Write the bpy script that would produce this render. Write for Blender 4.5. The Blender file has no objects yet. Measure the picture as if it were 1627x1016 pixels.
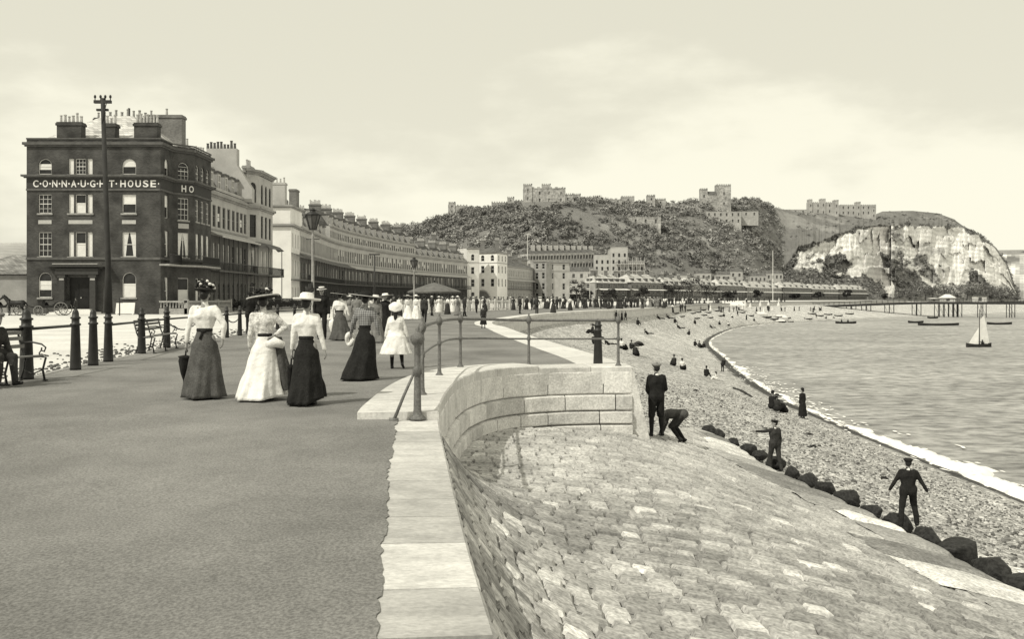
import bpy, math, random
from mathutils import Vector, Matrix, noise
from mathutils.bvhtree import BVHTree
rnd = random.Random(7)
V = Vector
PI = math.pi
# ------------------------------------------------------------------ camera model (metres)
F, CX, YH, H = 1600.0, 813.5, 474.0, 1.52
def W(px, py, Y): return V(((px-CX)/F*Y, Y, H-(py-YH)/F*Y))
def G(px, py, z=0.0): return W(px, py, F*(H-z)/(py-YH))
sc = bpy.context.scene
COL = sc.collection
SEA = -5.6

# ------------------------------------------------------------------ materials
MATS = {}
def nodes(m):
    m.use_nodes = True
    nt = m.node_tree
    return nt, nt.nodes, nt.links, nt.nodes['Principled BSDF']
def g3(v, warm=1.0): return (v, v*0.985, v*0.955, 1)
def mat(name, v, var=0.25, scale=4.0, rough=0.85, bump=0.0, bscale=None, spec=0.25, fine=0.0, fscale=60, attr=False, stretch=(1,1,1), obj=False):
    """grey surface of base value v: mottled by two noises, optional per-face shade and bump"""
    if name in MATS: return MATS[name]
    m = bpy.data.materials.new(name); MATS[name] = m
    nt, N, L, P = nodes(m)
    P.inputs['Roughness'].default_value = rough
    P.inputs['Specular IOR Level'].default_value = spec
    tc = N.new('ShaderNodeTexCoord')
    mp = N.new('ShaderNodeMapping'); mp.inputs['Scale'].default_value = stretch
    L.new(tc.outputs['Object'], mp.inputs['Vector'])
    n1 = N.new('ShaderNodeTexNoise'); n1.inputs['Scale'].default_value = scale; n1.inputs['Detail'].default_value = 6; n1.inputs['Roughness'].default_value = .65
    L.new(mp.outputs['Vector'], n1.inputs['Vector'])
    mr = N.new('ShaderNodeMapRange')
    mr.inputs['From Min'].default_value = .28; mr.inputs['From Max'].default_value = .72
    mr.inputs['To Min'].default_value = 1-var; mr.inputs['To Max'].default_value = 1+var
    L.new(n1.outputs['Fac'], mr.inputs['Value'])
    val = mr.outputs['Result']
    if fine > 0:
        n2 = N.new('ShaderNodeTexNoise'); n2.inputs['Scale'].default_value = fscale; n2.inputs['Detail'].default_value = 2
        L.new(mp.outputs['Vector'], n2.inputs['Vector'])
        m2 = N.new('ShaderNodeMapRange'); m2.inputs['From Min'].default_value = .3; m2.inputs['From Max'].default_value = .7
        m2.inputs['To Min'].default_value = 1-fine; m2.inputs['To Max'].default_value = 1+fine
        L.new(n2.outputs['Fac'], m2.inputs['Value'])
        mu = N.new('ShaderNodeMath'); mu.operation = 'MULTIPLY'
        L.new(val, mu.inputs[0]); L.new(m2.outputs['Result'], mu.inputs[1]); val = mu.outputs[0]
    if attr:
        at = N.new('ShaderNodeAttribute'); at.attribute_name = 'shade'
        mu = N.new('ShaderNodeMath'); mu.operation = 'MULTIPLY'
        L.new(val, mu.inputs[0]); L.new(at.outputs['Fac'], mu.inputs[1]); val = mu.outputs[0]
    sm = N.new('ShaderNodeVectorMath'); sm.operation = 'SCALE'
    sm.inputs[0].default_value = g3(v)[:3]
    L.new(val, sm.inputs['Scale'])
    L.new(sm.outputs['Vector'], P.inputs['Base Color'])
    if bump > 0:
        nb = N.new('ShaderNodeTexNoise'); nb.inputs['Scale'].default_value = bscale or scale*4; nb.inputs['Detail'].default_value = 4
        L.new(mp.outputs['Vector'], nb.inputs['Vector'])
        bp = N.new('ShaderNodeBump'); bp.inputs['Strength'].default_value = 1; bp.inputs['Distance'].default_value = bump
        L.new(nb.outputs['Fac'], bp.inputs['Height']); L.new(bp.outputs['Normal'], P.inputs['Normal'])
    return m

def brick_mat(name, v, mortar, bw=.23, bh=.078, msz=.012, var=.3, dirt=.25, rot=None):
    if name in MATS: return MATS[name]
    m = bpy.data.materials.new(name); MATS[name] = m
    nt, N, L, P = nodes(m)
    P.inputs['Roughness'].default_value = .9; P.inputs['Specular IOR Level'].default_value = .15
    tc = N.new('ShaderNodeTexCoord')
    sx = N.new('ShaderNodeSeparateXYZ'); L.new(tc.outputs['Object'], sx.inputs[0])
    ad = N.new('ShaderNodeMath'); L.new(sx.outputs['X'], ad.inputs[0]); L.new(sx.outputs['Y'], ad.inputs[1])
    cb = N.new('ShaderNodeCombineXYZ'); L.new(ad.outputs[0], cb.inputs['X']); L.new(sx.outputs['Z'], cb.inputs['Y'])
    b = N.new('ShaderNodeTexBrick'); L.new(cb.outputs[0], b.inputs['Vector'])
    b.inputs['Scale'].default_value = 1; b.inputs['Brick Width'].default_value = bw; b.inputs['Row Height'].default_value = bh
    b.inputs['Mortar Size'].default_value = msz
    b.inputs['Color1'].default_value = g3(v*(1-var)); b.inputs['Color2'].default_value = g3(v*(1+var)); b.inputs['Mortar'].default_value = g3(mortar)
    n1 = N.new('ShaderNodeTexNoise'); n1.inputs['Scale'].default_value = .6; n1.inputs['Detail'].default_value = 7
    L.new(tc.outputs['Object'], n1.inputs['Vector'])
    mr = N.new('ShaderNodeMapRange'); mr.inputs['From Min'].default_value = .3; mr.inputs['From Max'].default_value = .7
    mr.inputs['To Min'].default_value = 1-dirt; mr.inputs['To Max'].default_value = 1+dirt
    L.new(n1.outputs['Fac'], mr.inputs['Value'])
    sm = N.new('ShaderNodeVectorMath'); sm.operation = 'SCALE'
    L.new(b.outputs['Color'], sm.inputs[0]); L.new(mr.outputs['Result'], sm.inputs['Scale']); L.new(sm.outputs['Vector'], P.inputs['Base Color'])
    return m

def M(k):
    return MATS[k]
def defs():
    mat('asphalt', .20, .34, .45, .95, .003, 130, .1, .30, 60, stretch=(1, .7, 1))
    mat('road_dust', .62, .18, .35, .95, .01, 12, .1, .12, 9)
    mat('land', .30, .3, .02, .95)
    mat('coping_stone', .52, .22, 2.5, .9, .004, 30, .15, .14, 28, attr=True, stretch=(1,1.6,1))
    mat('wall_stone', .60, .22, 2.2, .9, .008, 22, .15, .2, 26, attr=True)
    mat('joint', .13, .4, 6, .95)
    mat('apron_stone', .46, .34, 2.0, .9, .010, 18, .12, .36, 22, attr=True)
    mat('sett_joint', .32, .4, 5, .95)
    mat('rock', .02, .6, 5, .7, .06, 7, .3, .6, 18)
    mat('iron', .022, .4, 8, .5, .002, 40, .4)
    mat('iron_paint', .13, .4, 14, .6, .002, 40, .35, .3, 60)
    mat('brick_dark', .05, .2); brick_mat('connaught_brick', .052, .085, dirt=.45)
    brick_mat('grey_brick', .16, .22); brick_mat('terrace_brick', .12, .16)
    brick_mat('slates', .13, .06, .35, .22, .015, .3, .35)
    brick_mat('slates_dark', .085, .05, .35, .22, .015, .3, .35); brick_mat('slates_pale', .50, .3, .5, .3, .02, .25, .25)
    brick_mat('tile_mid', .22, .12, .35, .22, .015, .3, .35)
    mat('stucco_shade', .16, .3, .5, .9, 0, None, .1, .1, 12)  # first-floor walls: canopy shadow put into the colour
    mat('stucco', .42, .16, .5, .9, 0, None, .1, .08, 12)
    mat('stucco_white', .72, .12, .4, .9, 0, None, .1, .06, 12)
    mat('stucco_grey', .30, .22, .5, .9, 0, None, .1, .1, 12)
    mat('trim_dark', .10, .3, 2)
    mat('trim_stone', .30, .25, 2, .9, 0, None, .1, .15, 16)
    mat('sash_paint', .62, .12, 3, .6)
    mat('sash_mid', .16, .2, 3, .6); mat('sash_dark', .05, .2, 3, .6)
    mat('blind', .70, .12, 2, .9)
    mat('curtain', .62, .3, 6, .9, stretch=(6,6,.4))
    mat('letter', .72, .12, 3, .8)
    mat('door_wood', .014, .4, 3, .5)
    mat('pot', .42, .35, 4)
    mat('awning', .42, .2, 1.5)
    mat('awning_dark', .13, .3, 1.5)
    mat('shadow_iron', .03, .4, 4)
    mat('wood', .20, .3, 3, .8, .003, 20, .2, .25, 30, stretch=(1,6,6))
    mat('wood_dark', .035, .4, 3, .8, .004, 20)
    mat('boat_inside', .07, .3, 3, .8)
    mat('castle', .37, .35, .10, .95, 0, None, .05, .35, .55)  # stone colour lightened to stand for aerial haze
    mat('castle_pale', .40, .22, .12, .95, 0, None, .05, .15, .8)
    mat('hole', .17, .3, 2)  # dark of far openings lifted, haze put into the colour
    mat('hole_far', .11, .3, 2)
    mat('sail', .80, .12, 1.5, .9)
    mat('canvas', .68, .14, .8, .9)
    mat('skin', .30, .1, 8, .6); mat('eye', .02, .1); mat('lip', .15, .1)
    mat('hair', .02, .3, 20, .5); mat('hair_grey', .25, .3, 20, .6)
    mat('black_cloth', .020, .35, 6, .85, .01, 18, .1, .3, 50)
    mat('dark_cloth', .042, .35, 6, .9, .01, 18, .1, .3, 50)
    mat('grey_cloth', .085, .3, 5, .9, .012, 14, .1, .25, 50)
    mat('mid_cloth', .20, .25, 5, .9, .012, 14, .1, .25, 50)
    mat('pale_cloth', .42, .22, 6, .9, .012, 14, .1, .15, 50)
    mat('white_cloth', .76, .16, 6, .9, .014, 14, .1, .06, 50)
    mat('lace_cloth', .62, .45, 26, .9, .016, 14, .1, .25, 60)
    mat('straw', .62, .15, 20, .8, .003, 80)
    mat('shoe', .012, .2, 6, .4)
    mat('petal', .72, .25, 30); mat('petal_dark', .03, .4, 30)
    mat('foam', .86, .08, 3, .8, .03, 9)
    mat('bark', .05, .3, 4)
    mat('pebble', .36, .2, 8, .85, 0, None, .2, .1, 20, attr=True)
    mat('soil', .12, .3, 4)
    for nm, v in (('leaf', .055), ('leaf_far', .27), ('leaf_pale', .14)):  # leaf_far is paled in colour to imitate distance haze
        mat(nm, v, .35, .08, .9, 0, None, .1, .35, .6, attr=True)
    # plaid
    m = bpy.data.materials.new('plaid_cloth'); MATS['plaid_cloth'] = m
    nt, N, L, P = nodes(m); P.inputs['Roughness'].default_value = .9
    tc = N.new('ShaderNodeTexCoord'); ws = []
    for d in ('X', 'Z'):
        w = N.new('ShaderNodeTexWave'); w.bands_direction = d; w.inputs['Scale'].default_value = 7; w.inputs['Distortion'].default_value = .6
        L.new(tc.outputs['Object'], w.inputs['Vector']); ws.append(w)
    a = N.new('ShaderNodeMath'); L.new(ws[0].outputs['Fac'], a.inputs[0]); L.new(ws[1].outputs['Fac'], a.inputs[1])
    r = N.new('ShaderNodeMapRange'); r.inputs['From Max'].default_value = 2; r.inputs['To Min'].default_value = .07; r.inputs['To Max'].default_value = .34
    L.new(a.outputs[0], r.inputs['Value']); L.new(r.outputs['Result'], P.inputs['Base Color'])
    # glass
    m = bpy.data.materials.new('window_glass'); MATS['window_glass'] = m
    nt, N, L, P = nodes(m); P.inputs['Base Color'].default_value = g3(.012); P.inputs['Roughness'].default_value = .12; P.inputs['Specular IOR Level'].default_value = .25
    tc = N.new('ShaderNodeTexCoord'); n1 = N.new('ShaderNodeTexNoise'); n1.inputs['Scale'].default_value = 1.2
    L.new(tc.outputs['Object'], n1.inputs['Vector'])
    r = N.new('ShaderNodeMapRange'); r.inputs['To Min'].default_value = .005; r.inputs['To Max'].default_value = .05
    L.new(n1.outputs['Fac'], r.inputs['Value']); L.new(r.outputs['Result'], P.inputs['Base Color'])
    # shingle beach
    m = bpy.data.materials.new('shingle'); MATS['shingle'] = m
    nt, N, L, P = nodes(m); P.inputs['Roughness'].default_value = .9; P.inputs['Specular IOR Level'].default_value = .15
    tc = N.new('ShaderNodeTexCoord')
    v1 = N.new('ShaderNodeTexVoronoi'); v1.inputs['Scale'].default_value = 9.5; L.new(tc.outputs['Object'], v1.inputs['Vector'])
    v2 = N.new('ShaderNodeTexVoronoi'); v2.inputs['Scale'].default_value = 3.6; L.new(tc.outputs['Object'], v2.inputs['Vector'])
    n1 = N.new('ShaderNodeTexNoise'); n1.inputs['Scale'].default_value = .22; n1.inputs['Detail'].default_value = 8; n1.inputs['Roughness'].default_value = .7
    L.new(tc.outputs['Object'], n1.inputs['Vector'])
    s1 = N.new('ShaderNodeSeparateXYZ'); L.new(v1.outputs['Color'], s1.inputs[0])
    s2 = N.new('ShaderNodeSeparateXYZ'); L.new(v2.outputs['Color'], s2.inputs[0])
    r1 = N.new('ShaderNodeMapRange'); r1.inputs['To Min'].default_value = .32; r1.inputs['To Max'].default_value = 1.45; L.new(s1.outputs['X'], r1.inputs['Value'])
    r2 = N.new('ShaderNodeMapRange'); r2.inputs['To Min'].default_value = .72; r2.inputs['To Max'].default_value = 1.25; L.new(s2.outputs['X'], r2.inputs['Value'])
    r3 = N.new('ShaderNodeMapRange'); r3.inputs['From Min'].default_value = .3; r3.inputs['From Max'].default_value = .7; r3.inputs['To Min'].default_value = .72; r3.inputs['To Max'].default_value = 1.25; L.new(n1.outputs['Fac'], r3.inputs['Value'])
    at = N.new('ShaderNodeAttribute'); at.attribute_name = 'shade'
    prev = None
    for o in (r1.outputs['Result'], r2.outputs['Result'], r3.outputs['Result'], at.outputs['Fac']):
        if prev is None: prev = o; continue
        mu = N.new('ShaderNodeMath'); mu.operation = 'MULTIPLY'; L.new(prev, mu.inputs[0]); L.new(o, mu.inputs[1]); prev = mu.outputs[0]
    sm = N.new('ShaderNodeVectorMath'); sm.operation = 'SCALE'; sm.inputs[0].default_value = g3(.36)[:3]
    L.new(prev, sm.inputs['Scale']); L.new(sm.outputs['Vector'], P.inputs['Base Color'])
    bp = N.new('ShaderNodeBump'); bp.inputs['Distance'].default_value = .03; bp.inputs['Strength'].default_value = .9; bp.invert = True
    L.new(v1.outputs['Distance'], bp.inputs['Height']); L.new(bp.outputs['Normal'], P.inputs['Normal'])
    # sea
    m = bpy.data.materials.new('sea_water'); MATS['sea_water'] = m
    nt, N, L, P = nodes(m); P.inputs['Roughness'].default_value = .42; P.inputs['IOR'].default_value = 1.33; P.inputs['Specular IOR Level'].default_value = .4
    tc = N.new('ShaderNodeTexCoord'); mp = N.new('ShaderNodeMapping'); mp.inputs['Scale'].default_value = (.6, 1, 1); mp.inputs['Rotation'].default_value = (0, 0, -.25)
    L.new(tc.outputs['Object'], mp.inputs['Vector'])
    n1 = N.new('ShaderNodeTexNoise'); n1.inputs['Scale'].default_value = 1.1; n1.inputs['Detail'].default_value = 10; n1.inputs['Roughness'].default_value = .68
    L.new(mp.outputs['Vector'], n1.inputs['Vector'])
    n2 = N.new('ShaderNodeTexNoise'); n2.inputs['Scale'].default_value = .09; n2.inputs['Detail'].default_value = 5
    L.new(mp.outputs['Vector'], n2.inputs['Vector'])
    r = N.new('ShaderNodeMapRange'); r.inputs['From Min'].default_value = .38; r.inputs['From Max'].default_value = .62; r.inputs['To Min'].default_value = .15; r.inputs['To Max'].default_value = .48
    L.new(n1.outputs['Fac'], r.inputs['Value'])
    r2 = N.new('ShaderNodeMapRange'); r2.inputs['From Min'].default_value = .3; r2.inputs['From Max'].default_value = .7; r2.inputs['To Min'].default_value = .72; r2.inputs['To Max'].default_value = 1.28
    L.new(n2.outputs['Fac'], r2.inputs['Value'])
    mu = N.new('ShaderNodeMath'); mu.operation = 'MULTIPLY'; L.new(r.outputs['Result'], mu.inputs[0]); L.new(r2.outputs['Result'], mu.inputs[1])
    sm = N.new('ShaderNodeVectorMath'); sm.operation = 'SCALE'; sm.inputs[0].default_value = g3(1)[:3]
    L.new(mu.outputs[0], sm.inputs['Scale']); L.new(sm.outputs['Vector'], P.inputs['Base Color'])
    bp = N.new('ShaderNodeBump'); bp.inputs['Distance'].default_value = .35; bp.inputs['Strength'].default_value = 1
    L.new(n1.outputs['Fac'], bp.inputs['Height']); L.new(bp.outputs['Normal'], P.inputs['Normal'])
    # hillside turf and chalk, mixed by the face attribute 'shade' (0 turf .. 1 chalk); turf colour lightened to stand for haze
    m = bpy.data.materials.new('hill_turf'); MATS['hill_turf'] = m
    nt, N, L, P = nodes(m); P.inputs['Roughness'].default_value = .95; P.inputs['Specular IOR Level'].default_value = .05
    tc = N.new('ShaderNodeTexCoord'); n1 = N.new('ShaderNodeTexNoise'); n1.inputs['Scale'].default_value = .035; n1.inputs['Detail'].default_value = 12; n1.inputs['Roughness'].default_value = .75
    L.new(tc.outputs['Object'], n1.inputs['Vector'])
    n2 = N.new('ShaderNodeTexNoise'); n2.inputs['Scale'].default_value = .16; n2.inputs['Detail'].default_value = 8; n2.inputs['Roughness'].default_value = .7
    mp = N.new('ShaderNodeMapping'); mp.inputs['Scale'].default_value = (1, 1, .45); L.new(tc.outputs['Object'], mp.inputs['Vector']); L.new(mp.outputs['Vector'], n2.inputs['Vector'])
    at = N.new('ShaderNodeAttribute'); at.attribute_name = 'shade'
    rt = N.new('ShaderNodeMapRange'); rt.inputs['From Min'].default_value = .3; rt.inputs['From Max'].default_value = .7; rt.inputs['To Min'].default_value = .15; rt.inputs['To Max'].default_value = .26; L.new(n1.outputs['Fac'], rt.inputs['Value'])
    rc = N.new('ShaderNodeMapRange'); rc.inputs['From Min'].default_value = .3; rc.inputs['From Max'].default_value = .7; rc.inputs['To Min'].default_value = .72; rc.inputs['To Max'].default_value = .96; L.new(n2.outputs['Fac'], rc.inputs['Value'])
    wv = N.new('ShaderNodeTexWave'); wv.bands_direction = 'Z'; wv.inputs['Scale'].default_value = .055; wv.inputs['Distortion'].default_value = 6; wv.inputs['Detail'].default_value = 4; wv.inputs['Detail Scale'].default_value = .6; L.new(tc.outputs['Object'], wv.inputs['Vector'])
    wr = N.new('ShaderNodeMapRange'); wr.inputs['To Min'].default_value = .88; wr.inputs['To Max'].default_value = 1.08; L.new(wv.outputs['Fac'], wr.inputs['Value'])
    wm = N.new('ShaderNodeMath'); wm.operation = 'MULTIPLY'; L.new(rc.outputs['Result'], wm.inputs[0]); L.new(wr.outputs['Result'], wm.inputs[1])
    mx = N.new('ShaderNodeMix'); L.new(at.outputs['Fac'], mx.inputs[0]); L.new(rt.outputs['Result'], mx.inputs[2]); L.new(wm.outputs[0], mx.inputs[3])
    sm = N.new('ShaderNodeVectorMath'); sm.operation = 'SCALE'; sm.inputs[0].default_value = g3(1)[:3]
    L.new(mx.outputs[0], sm.inputs['Scale']); L.new(sm.outputs['Vector'], P.inputs['Base Color'])
    bp = N.new('ShaderNodeBump'); bp.inputs['Distance'].default_value = 3; L.new(n2.outputs['Fac'], bp.inputs['Height']); L.new(bp.outputs['Normal'], P.inputs['Normal'])
defs()

# ------------------------------------------------------------------ mesh builder
class MB:
    def __init__(s): s.v = []; s.f = []; s.m = []; s.s = []
    def add(s, vs, fs, mi=0, sh=1.0):
        o = len(s.v); s.v.extend(tuple(p) for p in vs)
        for f in fs: s.f.append(tuple(i+o for i in f)); s.m.append(mi); s.s.append(sh)
    def quad(s, a, b, c, d, mi=0, sh=1.0): s.add([a, b, c, d], [(0, 1, 2, 3)], mi, sh)
    def box(s, lo, hi, mi=0, sh=1.0, Mx=None):
        x0, y0, z0 = lo; x1, y1, z1 = hi
        p = [V((x, y, z)) for z in (z0, z1) for y in (y0, y1) for x in (x0, x1)]
        if Mx is not None: p = [Mx @ q for q in p]
        s.add(p, [(0, 2, 3, 1), (4, 5, 7, 6), (0, 1, 5, 4), (2, 6, 7, 3), (0, 4, 6, 2), (1, 3, 7, 5)], mi, sh)
    def tube(s, path, rad, n=8, mi=0, caps=True, sh=1.0):
        path = [V(p) for p in path]
        if not hasattr(rad, '__len__'): rad = [rad]*len(path)
        vs = []; fs = []; ref = None
        for i, p in enumerate(path):
            t = (path[min(i+1, len(path)-1)]-path[max(i-1, 0)])
            if t.length < 1e-9: t = V((0, 0, 1))
            t.normalize()
            if ref is None:
                ref = V((0, 0, 1)) if abs(t.z) < .9 else V((1, 0, 0))
            a = (ref - t*ref.dot(t))
            if a.length < 1e-6: a = t.orthogonal()
            a.normalize(); b = t.cross(a); ref = a
            for k in range(n):
                an = 2*PI*k/n
                vs.append(p+(a*math.cos(an)+b*math.sin(an))*rad[i])
        for i in range(len(path)-1):
            for k in range(n):
                k2 = (k+1) % n
                fs.append((i*n+k, i*n+k2, (i+1)*n+k2, (i+1)*n+k))
        if caps: fs.append(tuple(reversed(range(n)))); fs.append(tuple((len(path)-1)*n+k for k in range(n)))
        s.add(vs, fs, mi, sh)
    def lathe(s, prof, n=16, c=(0, 0, 0), sx=1, sy=1, mi=0, wob=None, cap=True, Mx=None, sh=1.0):
        c = V(c); vs = []; fs = []
        for i, (r, z) in enumerate(prof):
            for k in range(n):
                an = 2*PI*k/n
                rr = r*(wob(an, i/(len(prof)-1)) if wob else 1)
                vs.append(V((rr*math.cos(an)*sx, rr*math.sin(an)*sy, z)))
        if Mx is not None: vs = [Mx @ p for p in vs]
        vs = [p+c for p in vs]
        for i in range(len(prof)-1):
            for k in range(n):
                k2 = (k+1) % n
                fs.append((i*n+k, i*n+k2, (i+1)*n+k2, (i+1)*n+k))
        if cap:
            fs.append(tuple(reversed(range(n)))); fs.append(tuple((len(prof)-1)*n+k for k in range(n)))
        s.add(vs, fs, mi, sh)
    def ell(s, c, r, n=12, m=8, mi=0, Mx=None, sh=1.0):
        prof = [(max(1e-4, math.sin(PI*i/m)), -math.cos(PI*i/m)) for i in range(m+1)]
        if not hasattr(r, '__len__'): r = (r, r, r)
        S = Matrix.Diagonal((r[0], r[1], r[2])).to_4x4()
        if Mx is not None: S = Mx.to_4x4() @ S
        s.lathe(prof, n, c, mi=mi, Mx=S, cap=True, sh=sh)
    def cap(s, p, q, r1, r2, n=10, mi=0):
        p = V(p); q = V(q); d = (q-p)
        L_ = d.length
        if L_ < 1e-6: s.ell(p, r1, n, 6, mi); return
        d /= L_
        pts = []; rr = []
        for k in range(4):
            a = PI/2*k/3.0
            pts.append(p-d*r1*math.cos(a)); rr.append(max(1e-4, r1*math.sin(a)))
        for k in range(4):
            a = PI/2*k/3.0
            pts.append(q+d*r2*math.sin(a)); rr.append(max(1e-4, r2*math.cos(a)))
        s.tube(pts, rr, n, mi)
    def grid(s, nu, nv, fn, mi=0, shf=None):
        vs = [fn(i/nu, j/nv) for j in range(nv+1) for i in range(nu+1)]
        o = len(s.v); s.v.extend(tuple(p) for p in vs)
        for j in range(nv):
            for i in range(nu):
                a = j*(nu+1)+i
                s.f.append((o+a, o+a+1, o+a+nu+2, o+a+nu+1)); s.m.append(mi)
                s.s.append(shf((i+.5)/nu, (j+.5)/nv) if shf else 1.0)
    def prism(s, poly, z0, z1, mi=0, top=True, bot=True):
        n = len(poly)
        vs = [V((p[0], p[1], z0)) for p in poly]+[V((p[0], p[1], z1)) for p in poly]
        fs = [(i, (i+1) % n, n+(i+1) % n, n+i) for i in range(n)]
        if top: fs.append(tuple(n+i for i in range(n)))
        if bot: fs.append(tuple(reversed(range(n))))
        s.add(vs, fs, mi)
    def mesh(s, name, mats, smooth=False):
        me = bpy.data.meshes.new(name)
        me.from_pydata(s.v, [], s.f); 
        if not isinstance(mats, (list, tuple)): mats = [mats]
        for m in mats: me.materials.append(M(m) if isinstance(m, str) else m)
        me.polygons.foreach_set('material_index', s.m)
        if smooth: me.polygons.foreach_set('use_smooth', [True]*len(s.f))
        if any(x != 1.0 for x in s.s) or any((m if isinstance(m, str) else '') in ATTR for m in mats):
            a = me.attributes.new('shade', 'FLOAT', 'FACE'); a.data.foreach_set('value', s.s)
        me.validate(); me.update()
        return me
    def build(s, name, mats, parent=None, smooth=False, Mx=None):
        return link(name, s.mesh(name, mats, smooth), parent, Mx)
ATTR = {'pebble', 'coping_stone', 'wall_stone', 'apron_stone', 'shingle', 'hill_turf', 'leaf', 'leaf_far', 'leaf_pale'}
def link(name, me, parent=None, Mx=None):
    o = bpy.data.objects.new(name, me); COL.objects.link(o)
    if parent is not None: o.parent = parent
    if Mx is not None: o.matrix_local = Mx
    return o
def tag(o, label, cat, group=None, kind=None):
    o['label'] = label
    if cat: o['category'] = cat
    if group: o['group'] = group
    if kind: o['kind'] = kind
    return o
def struct(o): o['kind'] = 'structure'; return o
def thing(name, label, cat, loc=(0, 0, 0), rz=0, group=None):
    o = bpy.data.objects.new(name, None); COL.objects.link(o)
    o.location = loc; o.rotation_euler = (0, 0, rz); o.empty_display_size = .3
    return tag(o, label, cat, group)
def copy_tree(o, parent=None):
    c = o.copy(); COL.objects.link(c)
    if parent is not None: c.parent = parent
    for ch in list(o.children): copy_tree(ch, c)
    return c
def place(o, loc, rz=None, s=None, label=None, group=None):
    o.location = loc
    if rz is not None: o.rotation_euler = (0, 0, rz)
    if s is not None: o.scale = (s, s, s) if not hasattr(s, '__len__') else s
    if label: o['label'] = label
    if group: o['group'] = group
    return o
def lerp(a, b, t): return a+(b-a)*t
def interp(tab, x):
    if x <= tab[0][0]: return tab[0][1]
    for (a, b), (c, d) in zip(tab, tab[1:]):
        if x <= c: return b+(d-b)*(x-a)/(c-a)
    return tab[-1][1]
def sstep(a, b, x):
    t = max(0, min(1, (x-a)/(b-a))); return t*t*(3-2*t)
def poly_len(P):
    L_ = [0]
    for a, b in zip(P, P[1:]): L_.append(L_[-1]+(V(b)-V(a)).length)
    return L_
def along(P, L_, d):
    d = max(0, min(L_[-1], d))
    for i in range(len(P)-1):
        if d <= L_[i+1] or i == len(P)-2:
            t = (d-L_[i])/max(1e-9, L_[i+1]-L_[i])
            return V(P[i]).lerp(V(P[i+1]), t), (V(P[i+1])-V(P[i])).normalized()
def smooth_path(P, n=8):
    P = [V(p) for p in P]; out = []
    for i in range(len(P)-1):
        p0 = P[max(0, i-1)]; p1 = P[i]; p2 = P[i+1]; p3 = P[min(len(P)-1, i+2)]
        for k in range(n):
            t = k/n
            out.append(.5*((2*p1)+(p2-p0)*t+(2*p0-5*p1+4*p2-p3)*t*t+(3*p1-p0-3*p2+p3)*t**3))
    out.append(P[-1]); return out
def fbm(x, y, z=0.0, o=4): return noise.fractal(V((x, y, z)), 1.0, 2.0, o)
# ------------------------------------------------------------------ people
def remesh(mb, vox, it=3, name='body'):
    me = bpy.data.meshes.new('tmp'); me.from_pydata(mb.v, [], mb.f); me.update()
    ob = bpy.data.objects.new('tmp', me); COL.objects.link(ob)
    r = ob.modifiers.new('r', 'REMESH'); r.mode = 'VOXEL'; r.voxel_size = vox; r.use_smooth_shade = True
    if it:
        s_ = ob.modifiers.new('s', 'SMOOTH'); s_.factor = .5; s_.iterations = it
    dg = bpy.context.evaluated_depsgraph_get()
    out = bpy.data.meshes.new_from_object(ob.evaluated_get(dg))
    bpy.data.objects.remove(ob); bpy.data.meshes.remove(me)
    out.name = name; out.materials.clear()
    return out
def crumple(me, amp=.007, f=9.0):
    ph = rnd.random()*40
    me.update()
    co = [(v.co.copy(), v.normal.copy()) for v in me.vertices]
    for v, (c, n_) in zip(me.vertices, co):
        a = noise.noise(V((c.x*f, c.y*f, c.z*f*.55+ph)))+.6*noise.noise(V((c.x*f*2.1+c.z*5, c.y*f*2.1, c.z*f*1.4+ph)))
        v.co = c+n_*(a*amp-.25*amp)
    return me
def R3(yaw=0, pitch=0, roll=0):
    return Matrix.Rotation(yaw, 3, 'Z') @ Matrix.Rotation(-pitch, 3, 'X') @ Matrix.Rotation(roll, 3, 'Y')
UP = V((0, 0, 1))
HANG = ((0, .02, -1), (0, .12, -1))
def hangarms(a=.14, b=.05): return (((-a, 0, -1), (-b, .15, -1)), ((a, 0, -1), (b, .15, -1)))
STAND = (((-.03, 0, -1), (-.02, -.03, -1)), ((.03, 0, -1), (.02, -.03, -1)))
STEP = (((-.03, .25, -1), (-.02, -.05, -1)), ((.03, -.18, -1), (.02, -.30, -1)))
WIDE = (((-.03, -.30, -1), (-.02, -.55, -1)), ((.05, .40, -1), (.03, .02, -1)))
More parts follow.
